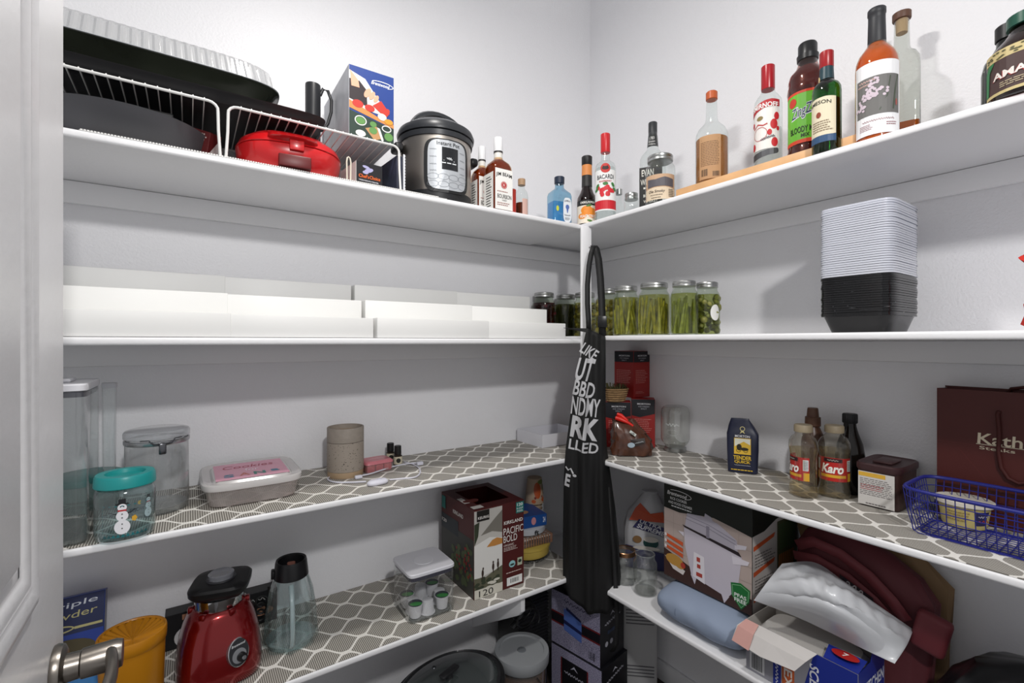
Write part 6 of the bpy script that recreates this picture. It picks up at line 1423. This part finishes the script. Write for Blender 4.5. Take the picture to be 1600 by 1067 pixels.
prt(t, 'blue_print', '#1b2c86', F, P((-w+.001, h*.55), (-w*.55, h*.52), (-w*.55, h*.80), (-w+.001, h*.80)), R(-w*.45, .002, -w*.30, h*.85), P((w*.05, .002), (w-.001, .002), (w-.001, h-.001), (w*.30, h-.001)), layer=1)
prt(t, 'orange_print', '#b5562a', F, R(-w*.28, .002, -w*.05, h*.80), layer=1)
prt(t, 'lettering', '#dadbe2', F, T('13', -w*.76, h*.66, w*.22, h*.18, .02, 0, -90), T('SCENT', w*.30, h*.42, h*.7, w*.16, .02, .2, -90), Q(10, -w*.375, h*.4, h*.7, w*.07, .01, 0, -90), layer=3)
prt(t, 'lettering_white', '#ded6d0', F, T('FLEX', -w*.165, h*.40, h*.66, w*.15, .02, 0, -90), layer=3)
prt(t, 'yellow_print', '#c9a23a', F, P((w*.10, .002), (w*.20, .002), (w*.32, h*.45)), layer=2)
prt(t, 'barcode_patch', '#c9cacc', F, R(-w*.92, h*.05, -w*.62, h*.42), layer=2)
prt(t, 'barcode', '#2b2b30', F, BARS(-w*.88, -w*.66, h*.08, h*.38), layer=3)
S = side_r(w)
prt(t, 'end_lettering', '#d9dbe6', S, T('KITCHEN', d*.15, h*.62, d*1.5, h*.22, .02), layer=2)
prt(t, 'end_patch', '#cfd2d8', S, R(-d*.85, h*.08, -d*.35, h*.45), layer=1)
prt(t, 'badge', '#a8211f', top(h+.008), E(w*.72, -d*.62, w*.22, d*.22), layer=16)
prt(t, 'badge_lettering', '#e6dcda', top(h+.008), T('7', w*.72, -d*.62, .012, .016, .02), layer=18)
# white plastic bag thrown on top
def patch_bag(name, label, ctrl, m, thick, seed, n=10, amp=.006):
    rnd = random.Random(seed); P3 = [[Vector((*on_z(px, py, z)[:2], z)) for px, py, z in row] for row in ctrl]
    R_, C_ = len(P3), len(P3[0])
    def cat(a, b_, c_, d_, s): return .5*((2*b_)+(c_-a)*s+(2*a-5*b_+4*c_-d_)*s*s+(3*b_-a-3*c_+d_)*s**3)
    def line(L, q):
        k = min(int(q), len(L)-2); return cat(L[max(k-1, 0)], L[k], L[k+1], L[min(k+2, len(L)-1)], q-k)
    o0 = P3[R_//2][C_//2].copy(); o0.z = min(p.z for r_ in P3 for p in r_)
    t = thing(name, label, 'bag', o0); up = []; dn = []
    ph = [rnd.uniform(0, 6) for _ in range(6)]; NR, NC = n*(R_-1)+1, n*(C_-1)+1
    for j in range(NR):
        ru = []; rd = []
        for i in range(NC):
            v = j/(NR-1)*(R_-1); u = i/(NC-1)*(C_-1)
            p = line([line(r_, u) for r_ in P3], v) - o0
            e = min(i, NC-1-i, j, NR-1-j)/n; e = min(1, e*1.6)
            cr_ = amp*1.5*(abs(math.sin(u*3.1+v*4.3+ph[0]))+.6*abs(math.sin(u*7.3-v*5.1+ph[1]))+.5*math.sin(v*11+u*2+ph[2])-.6)
            ru.append(tuple(p+Vector((0, 0, cr_*e+.001)))); rd.append(tuple(p-Vector((0, 0, thick*e))))
        up.append(ru); dn.append(rd)
    b = MB().grid(up); b.grid(dn); k = NR*NC
    ring = [i for i in range(NC)] + [j*NC+NC-1 for j in range(1, NR)] + [(NR-1)*NC+i for i in range(NC-2, -1, -1)] + [j*NC for j in range(NR-2, 0, -1)]
    b.f += [(a, c_, c_+k, a+k) for a, c_ in zip(ring, ring[1:]+ring[:1])]
    b.build('film', m, t, smooth=50); return t
zt0 = Z4R+h
patch_bag('plastic_bag', 'crumpled glossy white plastic bag lying on the torn carton',
          [[(1222, 881, zt0+.155), (1272, 879, zt0+.165), (1318, 908, zt0+.155), (1372, 946, zt0+.115), (1427, 984, zt0+.065)],
           [(1200, 908, zt0+.135), (1262, 918, zt0+.165), (1306, 936, zt0+.165), (1366, 972, zt0+.115), (1417, 1008, zt0+.055)],
           [(1178, 938, zt0+.075), (1240, 962, zt0+.055), (1290, 985, zt0+.045), (1345, 1012, zt0+.034), (1398, 1037, zt0+.028)]],
          mat('#c6c8cc', rough=.28, coat=.3), .02, 4)
# black bin bag
pouch('bin_bag', 'black plastic bin bag in the lower right corner', 'bag', (1.48, .178, Z4R), -PI/2,
      [(0, .15, .11, 3, 0, 0), (.01, .17, .125, 3, 0, 0), (.10, .185, .135, 2.6, 0, 0), (.18, .165, .125, 2.4, .01, 0), (.235, .12, .09, 2.2, .01, 0), (.262, .06, .045, 2, .02, 0), (.268, .02, .015, 2, .02, 0)], 80, 17, .06, mat('#101012', rough=.3), part='film')

# ================================================================ under the shelves
bx = 1.026
t = thing('shelf_bracket', 'white wooden bracket under the lowest left shelf', 'bracket', (bx, YW, ZL[3]-TH-.001))
MB().prism([(-(YW-YE)+.028, 0), (-(YW-YE)+.028, -.062), (-(YW-YE)+.05, -.085), (0, -.30), (0, 0)], -.0095, .0095, M=Matrix(((0, 0, 1, 0), (1, 0, 0, 0), (0, 1, 0, 0), (0, 0, 0, 1)))).build('bracket', shelf_paint, t, bevel=.003)
# slow cooker with oval glass lid
zl = .36; c = on_z(702, 1066, zl); rx = rad(c, 200)
t = thing('slow_cooker', 'large black oval slow cooker with glass lid on the floor', 'slow cooker', (c[0], c[1], 0.001), math.radians(20))
bk2 = mat('#19191b', rough=.35); ry = rx*.74
MB().loft([(0, rx*.78, ry*.78), (.02, rx*.84, ry*.84), (zl*.55, rx*.96, ry*.96), (zl-.05, rx*.99, ry*.99), (zl-.03, rx*.97, ry*.97)], 64).build('housing', bk2, t, smooth=50)
MB().loft([(zl-.045, rx*1.0, ry*1.0), (zl-.03, rx*1.05, ry*1.05), (zl-.022, rx*1.04, ry*1.04), (zl-.022, rx*.95, ry*.95)], 64, cap1=False).build('crock_rim', mat('#131314', rough=.2), t, smooth=40)
MB().loft([(zl-.021, rx*.97, ry*.97), (zl-.012, rx*.96, ry*.96), (zl-.006, rx*.91, ry*.91), (zl-.012, rx*.90, ry*.90)], 64, cap1=False).build('lid_rim', mat('#2b2b2d', rough=.25), t, smooth=40)
MB().loft([(zl-.012, rx*.905, ry*.905), (zl+.004, rx*.72, ry*.72), (zl+.013, rx*.4, ry*.4), (zl+.016, rx*.05, ry*.05)], 64, cap0=False).build('glass_lid', glass('#8f9a9a', refl=2.4, haze=.15), t, smooth=60)
MB().box(-.038, -.013, zl+.030, .038, .013, zl+.040).build('lid_knob', bk2, t, bevel=.005)
MB().loft([(zl+.012, .012), (zl+.031, .011)], 20).build('knob_stem', bk2, t)
MB().loft([(0, .008), (.003, .006)], 18, M=tr(.01, ry*.52, zl+.0095)).build('steam_vent', mat('#777b7e', rough=.25, metal=1), t)
for s in (-1, 1): MB().box(s*rx*.96 if s > 0 else -rx*1.07, -.05, zl*.62, rx*1.07 if s > 0 else -rx*.96, .05, zl*.72).build('handle', bk2, t, bevel=.012, bseg=3)
# big jar with grey lid
zl = .33; c = on_z(815, 1012, zl); r = rad(c, 86)
t = thing('flour_jar', 'wide clear jar with grey lid holding something brown', 'jar', (c[0], c[1], .001), face(c))
MB().loft([(0, r*.82), (.005, r*.86), (zl-.05, r*.90), (zl-.03, r*.92)], 48, cap1=False).build('jar', glass('#eceae8', refl=1.6, haze=.08), t, smooth=40)
MB().loft([(.006, r*.80), (zl-.07, r*.85)], 40).build('contents', mat('#6e5140', rough=.8, var=.25, vscale=40), t)
MB().loft([(zl-.045, r*.96), (zl-.040, r*.99), (zl-.012, r*1.0), (zl-.003, r*.98), (zl-.003, r*.82), (zl-.009, r*.80), (zl-.009, r*.2)], 56).build('lid', mat('#8a8d90', rough=.35), t, smooth=35)
MB().loft([(zl-.0085, .017), (zl-.0065, .016), (zl-.0065, .012)], 24, cap1=False).build('lid_mark', mat('#63676b', rough=.3), t)
prt(t, 'label', '#b9bcc4', cyl(r*.905), RW(-.06, zl*.38, .03, zl*.66), layer=2)
MB().tube([((r*.97)*math.sin(a), -(r*.97)*math.cos(a), zl-.055-.17*max(0, math.sin(a-.6))) for a in [.6+.1*i for i in range(26)]], .0022, 6).build('bail', mat('#a9abad', rough=.25, metal=1), t)
# dark appliance with loops of flex
c = on_z(851, 1120, 0.001); c = (1.172, 1.665, .001)
t = thing('dark_appliance', 'dark ribbed appliance with looped flex standing under the corner', 'appliance', c, 0)
dm = mat('#141416', rough=.45)
MB().box(-.055, -.08, 0, .10, .08, .45).build('body', dm, t, bevel=.008)
for i in range(18): MB().box(-.057, -.083, .16+i*.014, .10, -.0795, .167+i*.014).build('rib', dm, t)
MB().tube([(-.055+.05*math.sin(a), -.10-.004*a, .40+.040*math.cos(a)-.002*a) for a in [.3*i for i in range(50)]], .0042, 7).build('flex', mat('#0d0d0e', rough=.4), t)
MB().tube([(-.10, -.10, .33), (-.075, -.10, .35), (-.05, -.1, .37)], [.012, .014, .008], 8).build('plug', mat('#161618', rough=.4), t)
# two printed cartons stacked on the floor
N = on_z(938, 955, .425); ang = math.radians(10.5)
def corner_box(label, z0, z1, w, d, ofs, topb):
    ux = Vector((math.cos(ang), math.sin(ang))); uy = Vector((-math.sin(ang), math.cos(ang))); n = Vector(N[:2])+Vector(ofs)
    cc = n + ux*w/2 + uy*d/2
    t = carton('sealer_carton', label, 'box', (cc.x, cc.y, z0), ang, w, d, z1-z0, mat('#131318', rough=.35), group='stacked floor cartons')
    h = z1-z0; S = side_l(w/2); W = d/2
    spm = mat('#8a87a2', rough=.5).copy(); spm.name = 'speckled_print'; n_ = spm.node_tree.nodes; L_ = spm.node_tree.links
    tx = n_.new('ShaderNodeTexNoise'); tx.inputs['Scale'].default_value = 420; cr_ = n_.new('ShaderNodeValToRGB')
    cr_.color_ramp.elements[0].position = .42; cr_.color_ramp.elements[0].color = lin('#4a4760'); cr_.color_ramp.elements[1].position = .52; cr_.color_ramp.elements[1].color = lin('#a7a3bc')
    tcc = n_.new('ShaderNodeTexCoord'); L_.new(tcc.outputs['Object'], tx.inputs['Vector']); L_.new(tx.outputs['Fac'], cr_.inputs['Fac']); L_.new(cr_.outputs['Color'], n_['Principled BSDF'].inputs['Base Color'])
    prt(t, 'speckled_panel', '', S, R(-W+.001, .001, W-.001, h-.001), m=spm)
    if topb:
        prt(t, 'black_band', '#15131a', S, R(-W+.001, h*.42, W-.001, h*.58), layer=2)
        prt(t, 'red_edge', '#6d1f24', S, R(-W+.001, h*.58, W-.001, h*.61), R(-W+.001, h*.39, W-.001, h*.42), layer=2)
        prt(t, 'picture', '#5470b8', S, P((-W*.45, h*.34), (W*.28, h*.26), (W*.28, h*.62), (-W*.45, h*.74)), layer=3)
        prt(t, 'picture_dark', '#1c2350', S, P((-W*.35, h*.72), (W*.26, h*.62), (W*.26, h*.66), (-W*.35, h*.78)), P((-W*.45, h*.46), (W*.28, h*.40), (W*.28, h*.46), (-W*.45, h*.53)), layer=4)
        prt(t, 'lettering', '#20203a', S, Q(8, W*.1, h*.86, W*1.1, h*.07, .01, .3, -3), layer=2)
        prt(t, 'barcode', '#26242e', S, BARS(W*.55, W*.8, h*.06, h*.2, 8), layer=2)
    else:
        prt(t, 'dark_panel', '#121116', S, R(-W*.55, .002, W*.45, h*.82), layer=2)
        prt(t, 'red_edge', '#6d1f24', S, R(-W*.6, .002, -W*.55, h*.82), R(W*.45, .002, W*.5, h*.82), layer=2)
        prt(t, 'lettering', '#b9b9c9', S, Q(8, -W*.05, h*.55, W*.8, h*.07, .01, .3), P((-W*.2, h*.66), (-W*.05, h*.76), (W*.1, h*.66), (-W*.05, h*.71)), layer=3)
    F = front(d/2); hq = w/2
    prt(t, 'front_lettering', '#c3c3cf', F, Q(8, 0, h*.72, hq*1.3, h*.07, .01, .3, 8), P((-hq*.2, h*.80), (0, h*.88), (hq*.2, h*.80), (0, h*.84)), layer=2)
    if topb: prt(t, 'icon_print', '#b3b3bd', F, *[E(hq*x, h*.34, hq*.12, hq*.12) for x in (-.5, -.1, .3)], layer=2); prt(t, 'blue_strip', '#2d3b55', F, R(-hq*.4, h*.5, hq*.4, h*.56), layer=2)
    return t
corner_box('upper speckled carton with blue appliance picture below the apron', .2005, .425, .17, .25, (0, 0), True)
corner_box('lower speckled carton standing on the floor below the apron', .001, .2, .185, .255, (-.006, -.014), False)
# white heater against the wall with a black flex
p = on_z(1024, 1047, .001); c = (p[0]-.085, p[1]+.03, .001)
c = (1.600, 1.372, .001)
t = thing('heater', 'white slim heater with louvre slits beside the stacked cartons', 'heater', c, math.radians(-42))
MB().box(-.072, -.05, 0, .072, .05, .42).build('housing', mat('#a9a9aa', rough=.45), t, bevel=.010, bseg=3)
for i in range(5):
    MB().box(-.058, -.052, .29+i*.014, .058, -.0495, .294+i*.014).build('louvre', mat('#5c5c5f', rough=.5), t)
for i in range(4):
    MB().box(-.058, -.052, .07+i*.014, .058, -.0495, .074+i*.014).build('louvre', mat('#5c5c5f', rough=.5), t)
t = thing('floor_flex', 'black flex lying on the floor along the right wall', 'flex', on_z(1000, 1062, .004))
o0 = Vector(t.location); q = [Vector(on_z(a, b_, .005))-o0 for a, b_ in ((985, 1052), (998, 1056), (1012, 1052), (1022, 1040))]
MB().tube(q, .004, 7).build('cable', mat('#101012', rough=.5), t)

# ================================================================ the apron on the corner post
ho = on_y(928, YE-.028)
t = thing('apron_hook', 'small metal hook on the corner post holding the apron', 'hook', (XE+.006, YE-.0135, zat(ho, 386)))
MB().tube([(0, 0, 0), (0, -.012, 0), (0, -.017, .004), (0, -.017, .010)], .0022, 8).build('hook', mat('#8a8a8c', rough=.3, metal=1), t)
dp = depth(ho)*.972; K = dp/FPX*.985
AP = thing('apron', 'long black apron with white slogan hanging from the corner post', 'apron', (ho[0]*.972, ho[1]*.972, EYE), face(ho))
def ax(px): return (px-928)*K
def az(py): return (533.5-py)*dp/FPX
def rel(x, z):                              # folds of the hanging cloth, towards the camera is negative
    g = min(1, max(0, (az(515)-z)/.35))
    return -.018 - .030*g*math.cos((x+.03)*22) - .010*g*math.sin(x*95+z*3) - .004*math.sin(x*170-z*5)
ed = [(513, 917, 944), (530, 913, 946), (550, 909, 946), (600, 899, 946), (650, 891, 946), (700, 884, 948), (750, 881, 955), (800, 880, 962), (850, 879, 967), (900, 879, 970), (952, 880, 966)]
def edge(py, k):
    for a, b_ in zip(ed, ed[1:]):
        if a[0] <= py <= b_[0]: return a[k]+(b_[k]-a[k])*(py-a[0])/(b_[0]-a[0])
    return ed[-1][k]
rows = []; NU, NV = 36, 60
for j in range(NV+1):
    row = []
    for i in range(NU+1):
        u = i/NU; s_ = max(0, u-.72)/.28
        yb_ = 922 + 30*math.sin(min(u*1.35, 1)*PI/2) - 4*max(0, u-.8)
        ytop = 512 + 14*u
        py = ytop + (yb_-ytop)*j/NV
        L_, R_ = edge(py, 1), edge(py, 2); x = ax(L_+(R_-L_)*u); z = az(py)
        row.append((x, rel(x, z) + .018*s_*s_*min(1, j/14), z))
    rows.append(row)
cloth = mat('#0b0b0c', rough=.75, sheen=.0, bump=.2, bscale=300)
MB().grid(rows).build('cloth', cloth, AP, smooth=80, solid=.0018)
S = lambda u, v, o: (u, rel(u, v)-.0018-o, v)
wt = mat('#b9b9bc', rough=.7)
def big(s, px, py, w, h, bold=.03, r_=0, sh=0):
    vs, fs = T(s, ax(px), az(py), w*K, h*K, bold, sh, r_); b = MB()
    # cut the letters finely so that they follow the folds
    bm = bmesh.new(); V = [bm.verts.new((x, 0, z)) for x, z in vs]
    for f in fs:
        try: bm.faces.new([V[i] for i in f])
        except ValueError: pass
    for kx in range(-24, 12):
        bmesh.ops.bisect_plane(bm, geom=bm.verts[:]+bm.edges[:]+bm.faces[:], plane_co=(kx*.006, 0, 0), plane_no=(1, 0, 0))
    for v in bm.verts: v.co = S(v.co.x, v.co.z, .0006)
    me = bpy.data.meshes.new('lettering'); bm.to_mesh(me); bm.free(); me.materials.append(wt)
    o = bpy.data.objects.new('lettering', me); COL.objects.link(o); o.parent = AP; o['kind'] = 'stuff'
big('LIKE', 921, 549, 27, 17, .02, -33)
big('UT', 914, 577, 26, 36, .03, -6, .15)
big('BBD', 913, 607, 33, 24, .02, -12)
big('NDMY', 915, 634, 44, 28, .02, -6)
big('RK', 914, 667, 43, 34, .04, -8)
big('LLED', 912, 695, 46, 16, .02, -8)
big('E', 887, 749, 8, 20, .04, -8)
prt(AP, 'brush_print', '#b9b9bc', S, BAND([(ax(884), az(728)), (ax(888), az(733)), (ax(892), az(730)), (ax(896), az(738))], .006), E(ax(898), az(741), .008, .005, 12, -30), layer=3)
def arib(name, pts, w, dy=0):
    rw = []
    for px, py, off in pts: rw.append([(ax(px)-w*K/2, off, az(py)), (ax(px)+w*K/2, off+.004, az(py))])
    return MB().grid(rw).build(name, mat('#141415', rough=.6), AP, smooth=60, solid=.0016)
arib('neck_strap', [(927.5, 385, -.010), (924, 395, -.012), (920.5, 415, -.014), (918, 445, -.014), (918, 475, -.016), (919.5, 500, -.016), (920, 516, -.017)], 8)
arib('neck_strap', [(927.5, 384, -.009), (931, 388, -.008), (935, 405, -.008), (938, 435, -.008), (940, 470, -.010), (941, 500, -.012), (941, 530, -.016)], 11)
MB().box(ax(934), -.022, az(512), ax(948), -.010, az(494)).build('buckle', mat('#0a0a0b', rough=.3), AP, bevel=.002)
arib('waist_tie', [(950, 760, .002), (955, 810, .002), (959, 860, .001), (962, 920, -.002), (964, 960, -.006), (963, 1000, -.012), (956, 1012, -.013)], 7)
